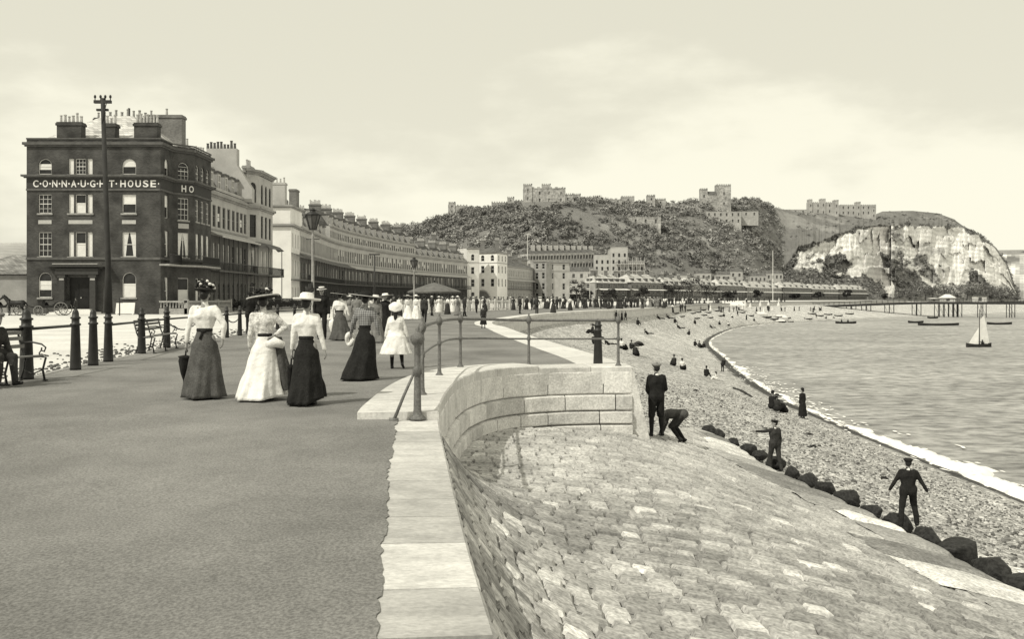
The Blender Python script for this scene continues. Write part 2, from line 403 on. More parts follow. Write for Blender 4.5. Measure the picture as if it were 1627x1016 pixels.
def person(label, loc=(0, 0, 0), yaw=0, h=1.65, upper='jacket', uc='dark_cloth', lower='trousers', lc='dark_cloth',
           hat='cap', hc='dark_cloth', hair='short', arms=None, legs=STAND, lean=0.0, roll=0.0, head=(0, 0), vox=.016,
           group=None, skirt=None, stout=1.0, child=False, train=0.0, apron=None, hz=None, trim='petal'):
    root = thing('person', label, 'person', loc, yaw, group)
    S = h/1.7; root.scale = (S, S, S)
    arms = arms or hangarms()
    k = stout
    hs = 1.16 if child else 1.0                 # a child's head is larger for its body
    nrm = lambda d: V(d).normalized()
    lowest = 0
    for th, sh in legs: lowest = min(lowest, nrm(th).z*.43+nrm(sh).z*.42)
    if hz is None: hz = max(.14, -lowest+.08)
    P0 = V((0, 0, hz))
    T = R3(0, lean, roll)
    t = T @ V((0, 0, 1)); sx = T @ V((1, 0, 0)); fw = T @ V((0, 1, 0))
    neck = P0+t*.52; Hd = R3(head[0], lean*.35+head[1], 0)
    hu = Hd @ V((0, 0, 1)); hf = Hd @ V((0, 1, 0)); hx = Hd @ V((1, 0, 0))
    hc_ = neck+t*.035+hu*.115*hs
    female = lower.startswith('skirt') or upper == 'blouse'
    shw = .155 if female else .18
    body = MB()
    def torso(mb, g, waist, chest, hips, up=True):
        for s_ in (-1, 1):
            mb.cap(P0+sx*s_*.055*k, P0+t*.16+sx*s_*.045*k, hips+g, waist+g)
            mb.cap(P0+t*.16+sx*s_*.045*k, P0+t*.36+sx*s_*.07*k+fw*.01, waist+g, chest+g)
            mb.cap(P0+t*.36+sx*s_*.07*k, P0+t*.455+sx*s_*(shw-.045), chest+g, .052+g)
        mb.cap(P0, P0+t*.40, hips*.9+g, chest*.9+g)
    torso(body, 0, .056*k, .085*k, .085*k)
    body.cap(P0+t*.42, neck+t*.01, .07, .052); body.cap(neck, neck+hu*.08, .05, .05)
    RM = Matrix((hx, hf, hu)).transposed()
    body.ell(hc_+hu*.025*hs, (.073*hs, .092*hs, .098*hs), 16, 12, Mx=RM)
    body.ell(hc_-hu*.055*hs+hf*.022, (.056*hs, .062*hs, .062*hs), 14, 10, Mx=RM)
    body.cap(hc_+hf*.088*hs+hu*.012, hc_+hf*.102*hs-hu*.022*hs, .009, .016*hs)
    for s_ in (-1, 1): body.ell(hc_+hx*s_*.077*hs-hf*.005-hu*.008, (.014, .022, .032), 8, 6, Mx=RM)
    handinfo = []
    J = []
    for (ud, fd), s_ in zip(arms, (-1, 1)):
        sh = P0+t*.45+sx*s_*shw; el = sh+(T @ nrm(ud))*.285; wr = el+(T @ nrm(fd))*.245
        J.append((sh, el, wr))
        body.cap(sh, el, .046, .036); body.cap(el, wr, .036, .025)
        d = (T @ nrm(fd)); pn = (sx*s_); pn = (pn-d*pn.dot(d)).normalized(); sd = d.cross(pn)
        for q in (-.018, .018): body.cap(wr+sd*q*.6, wr+d*.085+sd*q*1.4, .018, .017)
        handinfo.append((wr, d, pn, sd, s_))
    LJ = []
    for (th, sh), s_ in zip(legs, (-1, 1)):
        hp = P0+V((s_*.088*k, 0, -.01)); kn = hp+nrm(th)*.43; an = kn+nrm(sh)*.42
        LJ.append((hp, kn, an))
        body.cap(hp, kn, .078*k, .055*k); body.cap(kn, kn.lerp(an, .35), .052*k, .056*k); body.cap(kn.lerp(an, .35), an, .054*k, .036)
    me = remesh(body, vox, 2)
    me.materials.append(M('skin')); me.materials.append(M('eye')); me.materials.append(M('lip'))
    for p in me.polygons:
        c = p.center-hc_
        if abs(c.dot(hf)-.08*hs) < .05 and c.dot(hf) > .05:
            if abs(c.dot(hu)-.012*hs) < .011 and abs(abs(c.dot(hx))-.032*hs) < .015: p.material_index = 1
            elif abs(c.dot(hu)+.062*hs) < .008 and abs(c.dot(hx)) < .024: p.material_index = 2
    # five separate fingers, rooted in the palm, same mesh
    fm = MB()
    for wr, d, pn, sd, s_ in handinfo:
        inn = -pn
        for i, (q, ln) in enumerate(((-.030, .068), (-.010, .078), (.010, .074), (.028, .058))):
            b = wr+d*.085+sd*q; m1 = b+(d*.92+inn*.25).normalized()*ln*.5; e = m1+(d*.7+inn*.7).normalized()*ln*.5
            fm.tube([b-d*.02, b, m1, e], [.0095, .0095, .0085, .006], 6)
        b = wr+d*.035-sd*.03
        fm.tube([b+sd*.012, b-sd*.018+d*.02+inn*.01, b-sd*.026+d*.055+inn*.028], [.011, .0105, .007], 6)
    o = len(me.vertices)
    import bmesh as _bm
    bm = _bm.new(); bm.from_mesh(me)
    vs = [bm.verts.new(v) for v in fm.v]
    for f in fm.f:
        try: nf = bm.faces.new([vs[i] for i in f]); nf.smooth = True
        except ValueError: pass
    bm.to_mesh(me); bm.free()
    link('body', me, root)
    # upper garment
    g = MB(); ex = .016
    if upper == 'blouse':
        torso(g, ex, .062*k, .10*k, .06*k)
        g.ell(P0+t*.34+fw*.05, (.13*k, .085*k, .09), 12, 8, Mx=T)
        g.ell(P0+t*.24+fw*.03, (.115*k, .10*k, .07), 12, 8, Mx=T)
        g.cap(P0+t*.12, P0+t*.36, .088*k, .108*k)
        g.cap(P0+t*.46, neck+hu*.035, .062, .056)
        for sh, el, wr in J:
            g.ell(sh.lerp(el, .2), .073, 10, 8)
            g.cap(sh, sh.lerp(el, .5), .068, .062); g.cap(sh.lerp(el, .5), el, .060, .05); g.cap(el, wr-(wr-el)*.06, .05, .036)
    else:
        torso(g, ex+.012, .085*k, .103*k, .105*k)
        g.cap(P0+t*.46, neck+t*.02, .068, .060)
        lj = .16 if upper == 'jacket' else .36
        if lower == 'trousers' or upper == 'dress':
            for (hp, kn, an), s_ in zip(LJ, (-1, 1)):
                g.cap(hp+t*.05, hp.lerp(kn, lj), .115*k, (.105+.02*(lj > .2))*k)
        for sh, el, wr in J:
            g.cap(sh, el, .066, .055); g.cap(el, wr-(wr-el)*.04, .054, .040)
    me = crumple(remesh(g, vox*1.1, 3), .013 if upper == 'blouse' else .010); me.materials.append(M(uc)); link('blouse' if upper == 'blouse' else ('bodice' if upper == 'dress' else upper), me, root)
    if upper in ('jacket', 'coat') and vox < .02:
        c = MB(); c.cap(neck-t*.02-fw*.01, neck+t*.015-fw*.004, .060, .055); me = remesh(c, .012, 1); me.materials.append(M('white_cloth')); link('collar', me, root)
    # lower garment
    if lower == 'trousers':
        g = MB()
        for hp, kn, an in LJ:
            g.cap(hp, kn, .100*k, .075*k); g.cap(kn, an+(an-kn).normalized()*.005, .074*k, .062)
        g.cap(P0+sx*.04, P0-sx*.04, .118*k, .118*k)
        me = crumple(remesh(g, vox*1.1, 2), .011, 7); me.materials.append(M(lc)); link('trousers', me, root)
    elif lower == 'knickers':                                   # knee-length boy's trousers over dark stockings
        g = MB()
        for hp, kn, an in LJ:
            g.cap(hp, kn, .100*k, .082*k)
        g.cap(P0+sx*.04, P0-sx*.04, .118*k, .118*k)
        me = crumple(remesh(g, vox*1.1, 2), .011, 7); me.materials.append(M(lc)); link('breeches', me, root)
        for hp, kn, an in LJ:
            q = MB(); q.cap(kn, kn.lerp(an, .35), .056, .064); q.cap(kn.lerp(an, .35), an, .062, .044)
            me = remesh(q, vox, 1); me.materials.append(M('black_cloth')); link('stocking', me, root)
    elif lower == 'skirt_sit':
        g = MB()
        for hp, kn, an in LJ:
            g.cap(hp, kn, .15*k, .12); g.cap(kn, an, .12, .13)
        g.cap((LJ[0][1]+LJ[1][1])/2, (LJ[0][2]+LJ[1][2])/2, .13, .15); g.cap(P0, (LJ[0][1]+LJ[1][1])/2, .16*k, .13)
        me = remesh(g, vox*1.3, 3); me.materials.append(M(lc)); link('skirt', me, root)
    elif lower.startswith('skirt'):
        sk = dict(w=.112*k, hip=.19*k, hem=.34, zb=.03, folds=9, amp=.07, ph=rnd.random()*6, back=train, lift=0.0, lx=0.0)
        if skirt: sk.update(skirt)
        zt = hz+.135; nb = 22; ns = 72; vs = []; fs = []
        for i in range(nb+1):
            u = i/nb; z = lerp(zt, sk['zb'], u)
            rr = lerp(sk['w'], sk['hip'], sstep(0, .28, u))
            if u > .2: rr = lerp(sk['hip'], sk['hem'], ((u-.2)/.8)**sk.get('pw', 1.2))
            if i == nb: rr *= 1.02
            if i >= nb-1: z += .015*noise.noise(V((i*3.1, sk['ph'], 0)))
            for q in range(ns):
                a = 2*PI*q/ns
                fo = sk['amp']*sstep(.12, 1, u)*(math.sin(sk['folds']*a+sk['ph']+1.2*math.sin(2*a))+.5*math.sin(sk['folds']*1.7*a+2+u*2))
                fo += .07*sstep(.05, .4, u)*noise.noise(V((math.cos(a)*2, math.sin(a)*2, u*5+sk['ph'])))+.05*sstep(.1, .5, u)*noise.noise(V((math.cos(a)*5+u*3, math.sin(a)*5, u*3+sk['ph'])))
                r_ = rr*(1+fo)
                x = r_*math.cos(a)+sk['lx']*sstep(.2, 1, u); y = r_*math.sin(a)*.88
                if y < 0: y *= 1+sk['back']*sstep(.2, 1, u)
                zz = z
                if sk['lift'] and u > .25: zz += sk['lift']*sstep(.25, 1, u)*max(0, math.cos(a-sk.get('la', 0)))
                vs.append((x, y, zz))
        for i in range(nb):
            for q in range(ns):
                fs.append((i*ns+q, (i+1)*ns+q, (i+1)*ns+(q+1) % ns, i*ns+(q+1) % ns))
        fs.append(tuple(range(ns))); fs.append(tuple(nb*ns+q for q in reversed(range(ns))))
        mb = MB(); mb.add(vs, fs); mb.build('skirt', lc, root, True)
        mb = MB(); mb.lathe([(.115*k, zt-.03), (.119*k, zt-.01), (.116*k, zt+.022)], 24, sy=.9)
        if not child and sk.get('bow', 0):
            mb.ell((.01, -.105*k, zt-.02), (.05, .02, .03)); mb.tube([(.0, -.11*k, zt-.03), (-.03, -.14*k, zt-.14)], [.015, .022], 6)
        mb.build('belt', 'black_cloth' if lc != 'white_cloth' or not child else 'white_cloth', root, True)
        if child:
            for hp, kn, an in LJ:
                q = MB(); q.cap(kn+UP*.1, kn.lerp(an, .35), .058, .062); q.cap(kn.lerp(an, .35), an, .060, .044)
                me = remesh(q, vox, 1); me.materials.append(M('black_cloth')); link('stocking', me, root)
    # shoes
    if not lower == 'skirt' or child or True:
        for hp, kn, an in LJ:
            sd = (an-kn).normalized(); fd_ = V((0, 1, 0)); fd_ = (fd_-sd*fd_.dot(sd)); fd_ = fd_.normalized() if fd_.length > .2 else V((0, 0, 1))
            q = MB(); a0 = an+sd*.045; q.cap(an-sd*.03, an+sd*.03, .048, .044); q.cap(a0-fd_*.03, a0+fd_*.15, .040, .032)
            me = remesh(q, max(.014, vox*.9), 1); me.materials.append(M('shoe')); link('shoe', me, root)
    # hair
    if hair:
        q = MB()
        q.ell(hc_+hu*.045*hs-hf*.014, (.081*hs, .094*hs, .086*hs), 14, 10, Mx=RM)
        if hair in ('up', 'grey'):
            q.ell(hc_-hf*.06*hs-hu*.01, (.07*hs, .055*hs, .07*hs), 12, 8, Mx=RM); q.ell(hc_-hf*.095*hs+hu*.01, .05*hs, 10, 8)
        elif hair == 'long':
            q.cap(hc_-hf*.06, hc_-hf*.085-hu*.26, .075, .045); q.cap(hc_-hf*.03-hx*.05, hc_-hf*.06-hu*.12-hx*.05, .04, .03); q.cap(hc_-hf*.03+hx*.05, hc_-hf*.06-hu*.12+hx*.05, .04, .03)
        else: q.ell(hc_-hf*.035*hs, (.074*hs, .066*hs, .075*hs), 12, 8, Mx=RM)
        me = remesh(q, max(.013, vox*.8), 1); me.materials.append(M('hair')); link('hair', me, root)
    if hat: make_hat(hat, hc, root, hc_+hu*.07*hs, RM, hs, trim)
    return root
def make_hat(kind, hc, root, c, RM, hs, trim='petal'):
    def Mx(yaw=0, p=0, r=0): return (Matrix.Translation(c) @ (RM @ R3(yaw, p, r)).to_4x4())
    if kind == 'cap':
        q = MB(); m = Mx(0, -.1, 0)
        q.lathe([(.092*hs, -.022), (.099*hs, .0), (.114*hs, .014), (.112*hs, .03), (.085*hs, .046), (.04*hs, .054), (.001, .056)], 18, Mx=m, sy=1.12)
        q.lathe([(.085*hs, -.022), (.082*hs, -.012), (.001, -.008)], 14, Mx=m @ Matrix.Translation((0, .065*hs, 0)), sx=.85, sy=.8)
        q.build('cap', hc, root, True); return
    if kind == 'boater':
        q = MB(); m = Mx(.0, .12, .05)
        q.lathe([(.09, 0), (.165, -.004), (.168, .006), (.098, .012), (.094, .085), (.001, .092)], 28, Mx=m, sy=1.12); hat = q.build('hat', 'straw', root, True)
        b = MB(); b.lathe([(.0975, .013), (.1, .016), (.098, .05), (.0955, .053)], 28, Mx=m, sy=1.12, cap=False); b.build('hat_band', 'black_cloth', hat, True); return
    if kind == 'bowler':
        q = MB(); m = Mx(0, 0, 0)
        q.lathe([(.085, 0), (.128, .012), (.13, .018), (.09, .014), (.093, .05), (.075, .095), (.03, .115), (.001, .117)], 20, Mx=m, sy=1.15); q.build('hat', hc, root, True); return
    if kind == 'toque':                        # small crown buried in flowers
        q = MB(); m = Mx(0, .1, .06)
        q.lathe([(.10, -.01), (.165, .0), (.17, .012), (.105, .03), (.095, .075), (.001, .085)], 22, Mx=m, sy=1.05); hat = q.build('hat', hc, root, True)
        for mk, n_, seed in (('petal', 24, 3), ('petal_dark', 34, 5)):
            r_ = random.Random(seed); b = MB()
            for i in range(n_):
                a = r_.random()*2*PI; rr = r_.uniform(.05, .165)
                p = m @ V((rr*math.cos(a), rr*math.sin(a), r_.uniform(.03, .10)+(.05 if r_.random() < .3 else 0)))
                b.ell(p, (r_.uniform(.018, .032), r_.uniform(.018, .032), r_.uniform(.014, .024)), 7, 5)
            b.build('flower_trim', mk, hat, True)
        return
    if kind == 'plume':                        # wide brim swept up at a side, flowers piled on the crown
        q = MB(); m = Mx(0, .1, -.14)
        def wob(a, u): return 1+.1*math.cos(2*a)
        q.lathe([(.10, -.008), (.20, -.012), (.235, .012), (.232, .022), (.12, .012), (.10, .07), (.001, .085)], 28, Mx=m, wob=wob); hat = q.build('hat', hc, root, True)
        q = MB(); q.lathe([(.228, .006), (.245, .010), (.243, .030), (.226, .026)], 28, Mx=m, wob=wob, cap=False); q.build('brim_edge', 'pale_cloth', hat, True)
        for mk, n_, seed in ((trim, 12, 4), ('petal_dark', 44, 6)):
            r_ = random.Random(seed); b = MB()
            for i in range(n_):
                a = r_.random()*2*PI; rr = r_.uniform(.02, .16)
                p = m @ V((rr*math.cos(a), rr*math.sin(a), r_.uniform(.03, .15)))
                b.ell(p, (r_.uniform(.02, .038), r_.uniform(.02, .038), r_.uniform(.016, .028)), 7, 5)
            b.build('flower_trim', mk, hat, True)
        return
    if kind == 'white_bow':                    # white brim with dark ribbon loops standing up
        q = MB(); m = Mx(0, .06, .04)
        q.lathe([(.10, -.01), (.21, -.014), (.222, .004), (.218, .016), (.115, .02), (.105, .085), (.07, .11), (.001, .115)], 28, Mx=m, wob=lambda a, u: 1+.06*math.sin(3*a)); hat = q.build('hat', 'white_cloth', root, True)
        b = MB()
        for a, l in ((-.5, .12), (.25, .19), (.7, .12), (.0, .15)):
            p0 = m @ V((.02, .02, .10)); p1 = m @ V((.02+math.sin(a)*l, .03, .10+math.cos(a)*l))
            b.tube([p0, p0.lerp(p1, .5)+V((.02, 0, 0)), p1], [.016, .034, .012], 7)
        b.build('ribbon', 'petal_dark', hat, True); return
    if kind == 'wide':
        q = MB(); m = Mx(0, .05, .12)
        q.lathe([(.09, -.005), (.30, -.02), (.31, -.008), (.12, .014), (.105, .06), (.09, .085), (.001, .09)], 30, Mx=m, wob=lambda a, u: 1+.08*math.cos(2*a)); hat = q.build('hat', hc, root, True)
        b = MB(); b.lathe([(.30, -.008), (.318, -.004), (.316, .008), (.30, .002)], 30, Mx=m, wob=lambda a, u: 1+.08*math.cos(2*a), cap=False); b.build('brim_edge', 'pale_cloth' if hc != 'white_cloth' else 'grey_cloth', hat, True); return
    if kind == 'round_white':                  # child's white sun hat tipped back
        q = MB(); m = Mx(0, -.75, .05)
        q.lathe([(.10, -.02), (.185, -.01), (.20, .006), (.185, .03), (.13, .055), (.115, .085), (.06, .11), (.001, .115)], 26, Mx=m, wob=lambda a, u: 1+.04*math.sin(7*a)); hat = q.build('hat', 'white_cloth', root, True)
        b = MB(); b.tube([m @ V((.02, -.16, -.02)), m @ V((.0, -.17, -.06)), m @ V((.02, -.12, -.2))], [.02, .025, .015], 6); b.tube([m @ V((.0, -.16, -.02)), m @ V((-.05, -.15, -.15))], [.02, .018], 6); b.build('ribbon', 'petal_dark', hat, True); return

# small far figures: one light mesh with several materials
def far_figure(kind, seed=0):
    r_ = random.Random(seed); mb = MB()
    mats = ['dark_cloth', 'white_cloth', 'skin', 'mid_cloth', 'straw', 'hair']
    D, Wh, Sk, Md, St, Hr = range(6)
    c1, c2, hatm = {'man_dark': (D, D, D), 'man_boater': (D, D, St), 'man_pale': (Md, Md, D), 'woman_white': (Wh, Wh, Wh), 'woman_mixed': (Wh, D, D), 'woman_dark': (D, D, D), 'woman_grey': (Md, Md, Wh), 'child_white': (Wh, Wh, Wh)}[kind]
    lx = r_.uniform(-.03, .03)
    if kind.startswith('man'):
        for s_ in (-1, 1): mb.tube([(s_*.09, s_*.08, .06), (s_*.09, 0, .5), (s_*.08, 0, .92)], [.065, .075, .1], 6, c2); mb.ell((s_*.09, s_*.08+.05, .04), (.05, .12, .045), 6, 4, D)
        mb.tube([(0, 0, .78), (0, 0, 1.0), (lx, 0, 1.3), (lx, 0, 1.44), (lx, 0, 1.5)], [.17, .16, .2, .15, .06], 8, c1)
    else:
        mb.lathe([(.33, .02), (.30, .2), (.22, .7), (.15, .98), (.11, 1.06)], 12, mi=c2, wob=lambda a, u: 1+.07*math.sin(6*a)*(1-u))
        mb.tube([(0, 0, 1.03), (lx, 0, 1.25), (lx, 0, 1.40), (lx, 0, 1.46)], [.11, .17, .14, .05], 8, c1)
    for s_ in (-1, 1):
        e = V((s_*r_.uniform(.22, .3), r_.uniform(-.05, .1), 1.12)); mb.tube([(lx+s_*.16, 0, 1.38), e, (s_*r_.uniform(.12, .26), r_.uniform(.05, .2), .92)], [.065, .055, .04], 6, c1)
        mb.ell((s_*.2, .13, .88), .035, 6, 4, Sk)
    mb.tube([(lx, 0, 1.42), (lx, 0, 1.54)], .05, 6, Sk)
    mb.ell((lx, .005, 1.585), (.075, .09, .11), 8, 6, Sk); mb.ell((lx, -.02, 1.61), (.08, .09, .09), 8, 6, Hr)
    if kind.startswith('man'):
        rb = .16 if hatm == St else .12
        mb.lathe([(.08, 1.66), (rb, 1.655), (rb, 1.665), (.09, 1.675), (.085, 1.74), (.001, 1.75)], 12, (lx, 0, 0), mi=hatm)
    else: mb.lathe([(.08, 1.65), (.21, 1.645), (.22, 1.66), (.10, 1.68), (.09, 1.74), (.001, 1.76)], 12, (lx, 0, 0), mi=hatm)
    return mb.mesh('far_person', mats, True)
# ------------------------------------------------------------------ plan curves of the place
EDGE = [(1016, 790), (870, 745), (750, 715), (672, 698)]           # measured edge of the near coping
NEAR = sorted([(G(px, py).y, G(px, py).x) for py, px in EDGE])
NEAR = [(-6, .55), (2, .12)]+NEAR
BEND = [(12.3, -.89), (13.8, -.96), (15.6, -.98), (17.2, -.93), (18.6, -.78), (19.7, -.48), (20.5, .0), (21.05, .75), (21.3, 1.6), (21.35, 2.55)]
WALL = [V((x, y, 0)) for y, x in NEAR[:-1]]+[V((x, y, 0)) for y, x in BEND]
SEAE = [(2.55, 21.35), (2.3, 24.8), (1.9, 28.5), (1.25, 34.3), (.35, 43), (-.4, 51.7), (-1.15, 58), (-.9, 68), (2.7, 93.5), (9.7, 121), (17.6, 143), (27, 175), (42, 230), (66, 300), (98, 370), (150, 460), (235, 600), (340, 900)]
SHOR = [(18.0, 36.0), (18.2, 46), (18.3, 52), (18.5, 60), (18.8, 68), (19.4, 76), (20.3, 84), (22, 98), (25.5, 122), (30.5, 156), (38, 188), (53, 238), (70, 277), (93, 315), (122, 346), (172, 400), (290, 520), (640, 800)]
def xwall(y):          # x of the near edge / bend for a given y up to 20.5
    if y < 12.3: return interp(NEAR, y)
    return interp([(a, b) for a, b in BEND], y)
def ragged(y, a=.05): return a*(fbm(y*1.6, 3.1)+.8*fbm(y*5, 7.7)+1.3*(1 if fbm(y*.9, 1.7) > .1 else 0)*abs(fbm(y*3.1, 9)))
FEN = [(-7.3, 6), (-8.3, 13), (-9.05, 18.9), (-9.4, 21.3), (-10.0, 27.3), (-10.4, 30.4), (-11.2, 41.2), (-12.4, 56), (-12.6, 70), (-10.5, 88), (-6.5, 107), (1, 132), (8, 158), (17, 190), (33, 247), (57, 318), (90, 392), (142, 478), (225, 610), (330, 908)]
FENP = smooth_path([(x, y, 0) for x, y in FEN], 10); FENL = poly_len(FENP)
SEAP = smooth_path([(x, y, 0) for x, y in SEAE], 8)

# sea: ripples as geometry near the shore, one sheet out to the horizon
mb = MB()
def seaf(u, v):
    y = 12+288*(v**1.7); x = lerp(8, 60+y*.62, u)
    a = .045*fbm(x*.22, y*.55, 0)+.05*fbm(x*.6, y*1.5, 4.0)
    return (x, y, SEA+a*(1-sstep(.93, 1, v)))
mb.grid(220, 260, seaf)
struct(mb.build('sea', 'sea_water', None, True))
mb = MB(); mb.quad((-4000, -400, SEA-.09), (9000, -400, SEA-.09), (9000, 14000, SEA-.09), (-4000, 14000, SEA-.09))
struct(mb.build('open_sea', 'sea_water'))

# beach between the foot of the sea wall and the water, on under the water
Etab = [(8.4, -8, -2.85), (7.7, 10, -2.85), (6.9, 18.0, -2.75), (2.7, 21.5, -1.5)]+[(x, y, -1.5+.45*sstep(30, 100, y)) for x, y in SEAE[1:]]
Stab = [(18.6, -8), (18.4, 10), (18.2, 24)]+SHOR
rowsE = smooth_path(Etab[3:], 14); rowsS = smooth_path([(x, y, SEA) for x, y in SHOR], 14)
e0 = [V(Etab[i]).lerp(V(Etab[i+1]), k/6) for i in range(3) for k in range(6)]
s0 = [V((*Stab[i], SEA)).lerp(V((*Stab[i+1], SEA)), k/6) for i in range(3) for k in range(6)]
RE = e0+rowsE; RS = s0+rowsS
NB = 72
vs = []; fs = []; sh = []
for i in range(len(RE)):
    pw = lerp(.84, .92, sstep(34, 70, RE[i].y)) if RE[i].y > 21 else .9
    for j in range(NB+1):
        t = j/NB*1.22
        p = RE[i].lerp(RS[i], t)
        z = RE[i].z+(SEA-RE[i].z)*(t**pw if t <= 1 else 1+(t-1)*1.4)
        z += .07*fbm(p.x*.35, p.y*.35)*min(1, t*6)*(1-sstep(.85, 1, t)) - .12*math.exp(-((t-.80)/.03)**2)*(p.y < 160)
        vs.append((p.x, p.y, z))
for i in range(len(RE)-1):
    for j in range(NB):
        a = i*(NB+1)+j; fs.append((a, a+1, a+NB+2, a+NB+1))
        t = (j+.5)/NB*1.22; p = V(vs[a]); wv = fbm(p.x*.3, p.y*.3, 2)*.02
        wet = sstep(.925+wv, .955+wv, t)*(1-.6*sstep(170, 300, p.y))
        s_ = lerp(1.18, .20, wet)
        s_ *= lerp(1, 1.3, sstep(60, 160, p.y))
        if t < .12: s_ *= .96
        pale = 1.1*math.exp(-((t-.08)/.15)**2)*(1-sstep(17.5, 19.5, p.y))
        sh.append(s_*(1+.9*pale))
mb = MB(); mb.v = vs; mb.f = fs; mb.m = [0]*len(fs); mb.s = sh
struct(mb.build('beach', 'shingle', None, True))
BEACH = BVHTree.FromPolygons(vs, fs)
def zbeach(x, y):
    h = BEACH.ray_cast(V((x, y, 50)), V((0, 0, -1)))
    return h[0].z if h[0] is not None else -2.0
def Bp(px, py):           # beach point seen at a pixel of the photograph
    d = V(((px-CX)/F, 1, -(py-YH)/F)).normalized()
    h = BEACH.ray_cast(V((0, 0, H)), d)
    return h[0] if h[0] is not None else G(px, py, -2)

TOEB = sorted((G(px, py, -2.6).y, G(px, py, -2.6).x) for px, py in ((1122, 689), (1183, 714), (1252, 757), (1338, 796), (1418, 828), (1511, 874), (1618, 928)))
# pebbles standing proud of the near shingle
mb = MB(); r_ = random.Random(13); cnt = 0; PS = [(math.cos(2*PI*k/5), math.sin(2*PI*k/5)) for k in range(5)]
while cnt < 17000:
    y = 13*math.exp(r_.random()*1.65); x = r_.uniform(2.6, 18.2)
    if y > 17 and x < (6.9 if y < 17.6 else (interp(TOEB, y) if y < 30.5 else 1.5)): continue
    if y <= 17.6 and x < 7.3: continue
    if y < 18.6 and x < 9.6+.8*fbm(y*.7, 2) and r_.random() < .92: continue
    z = zbeach(x, y)
    if z < SEA+.35: continue
    s_ = r_.uniform(.016, .045)*(1 if r_.random() < .94 else 1.9); a = r_.random()*6; sx_, sy_ = s_*r_.uniform(.9, 1.5), s_*r_.uniform(.7, 1.1); vs = []
    for zz, k in ((-.3, .8), (.35, .95), (.85, .55)):
        for c_, d_ in PS: u, v = c_*sx_*k, d_*sy_*k; vs.append((x+u*math.cos(a)-v*math.sin(a), y+u*math.sin(a)+v*math.cos(a), z+zz*s_))
    mb.add(vs, [(i*5+k, i*5+(k+1) % 5, i*5+5+(k+1) % 5, i*5+5+k) for i in range(2) for k in range(5)]+[(10, 11, 12, 13, 14)], 0, r_.choice([.25, .5, .8, 1.0, 1.3, 1.6, .35])); cnt += 1
o = mb.build('pebbles', 'pebble'); tag(o, 'loose mixed pebbles strewn over the near shingle beach', 'pebbles', None, 'stuff')

# surf: low tumbled foam along the water's edge, thicker where a wave is breaking close by
SP = smooth_path([(18.4, 10, 0), (18.2, 24, 0)]+[(x, y, 0) for x, y in SHOR], 24)
SL = poly_len(SP)
mb = MB(); prev = None
d = 0.0; rows = []
while d < SL[-1]*.52:
    p, t = along(SP, SL, d); n = V((t.y, -t.x, 0))
    y = p.y
    near = 1-sstep(44, 60, y)
    mid = math.exp(-((y-100)/45)**2)
    w = .35+1.3*near+.7*mid*(.6+.6*fbm(d*.05, 2))
    w *= max(.15, .7+1.0*fbm(d*.2, 1)); w = max(.12, w)*(1+.3*sstep(120, 260, y))
    g_ = .22*fbm(d*.3, 5)+.12*fbm(d*1.1, 6)
    off = .1+g_-.25*near+.35*near*fbm(d*.11, 4)
    hgt = .06+.30*near*(.6+.8*abs(fbm(d*.45, 3)))
    if near < .5 and fbm(d*.13, 8) < -.28: w *= .35
    row = []
    for k in range(11):
        u = k/10
        q = p+n*(off+w*u+ .12*fbm(d*1.3, u*4))
        row.append(V((q.x, q.y, SEA+.03+hgt*math.sin(PI*u**.7)*(.55+.7*abs(fbm(q.x*1.7, q.y*1.7, 2))) - (.06 if k in (0, 10) else 0))))
    rows.append(row); d += max(.16, y*.004)
vs = [q for r in rows for q in r]; fs = [(i*11+k, i*11+k+1, (i+1)*11+k+1, (i+1)*11+k) for i in range(len(rows)-1) for k in range(10)]
mb.add(vs, fs)
r_ = random.Random(8)
for k in range(420):                                   # flecks and tongues of foam left beyond and before the breaking edge
    d = r_.uniform(8, 95); p, t = along(SP, SL, d); n = V((t.y, -t.x, 0)); q = p+n*(r_.choice([-1, 1, 1, 1])*abs(r_.gauss(.2, .9))+.5)
    if fbm(q.x*.25, q.y*.25, 3) < -.1: continue
    l_ = r_.uniform(.08, .5); w_ = r_.uniform(.03, .12)
    zq = max(SEA+.06, zbeach(q.x, q.y)+.01) if (q-p).dot(n) < 0 else SEA+.07
    an = math.atan2(t.y, t.x)+r_.uniform(-.4, .4); vs = []
    for m_ in range(8):
        a = 2*PI*m_/8; rr = r_.uniform(.7, 1.2); vs.append(V((q.x+rr*(l_*math.cos(a)*math.cos(an)-w_*math.sin(a)*math.sin(an)), q.y+rr*(l_*math.cos(a)*math.sin(an)+w_*math.sin(a)*math.cos(an)), zq)))
    vs.append(V((q.x, q.y, zq+.03))); mb.add(vs, [(m_, (m_+1) % 8, 8) for m_ in range(8)])
struct(mb.build('surf', 'foam', None, True))

# land sheet, road and promenade
mb = MB()
pts = [V((-9000, -300, 0)), V((2.0, -300, 0)), V((.0, -6, 0))]+[V((x-.5, y, 0)) for y, x in NEAR[1:]]+[V((-1.6, 16, 0)), V((-1.5, 20, 0)), V((1.6, 22.4, 0))]
pts += [p+V((-.4, .0, 0)) for p in SEAP[6:]]+[V((900, 2500, 0)), V((900, 9000, 0)), V((-9000, 9000, 0))]
def ring(z): return [V((p.x, p.y, z)) for p in pts]
mb.add(ring(-.16), [tuple(range(len(pts)))])
struct(mb.build('land', 'land'))
mb = MB(); L_ = []; 
for i, p in enumerate(FENP):
    if p.y > 700: break
    L_.append((p+V((-.02, 0, 0)), p))
mb.add([V((-80, -40, -.09)), V((-7.0, -40, -.09))]+[V((a.x, a.y, -.09)) for a, b in L_]+[V((-80+L_[-1][0].x*.5, 700, -.09))], [tuple(range(len(L_)+3))])
struct(mb.build('road', 'road_dust'))

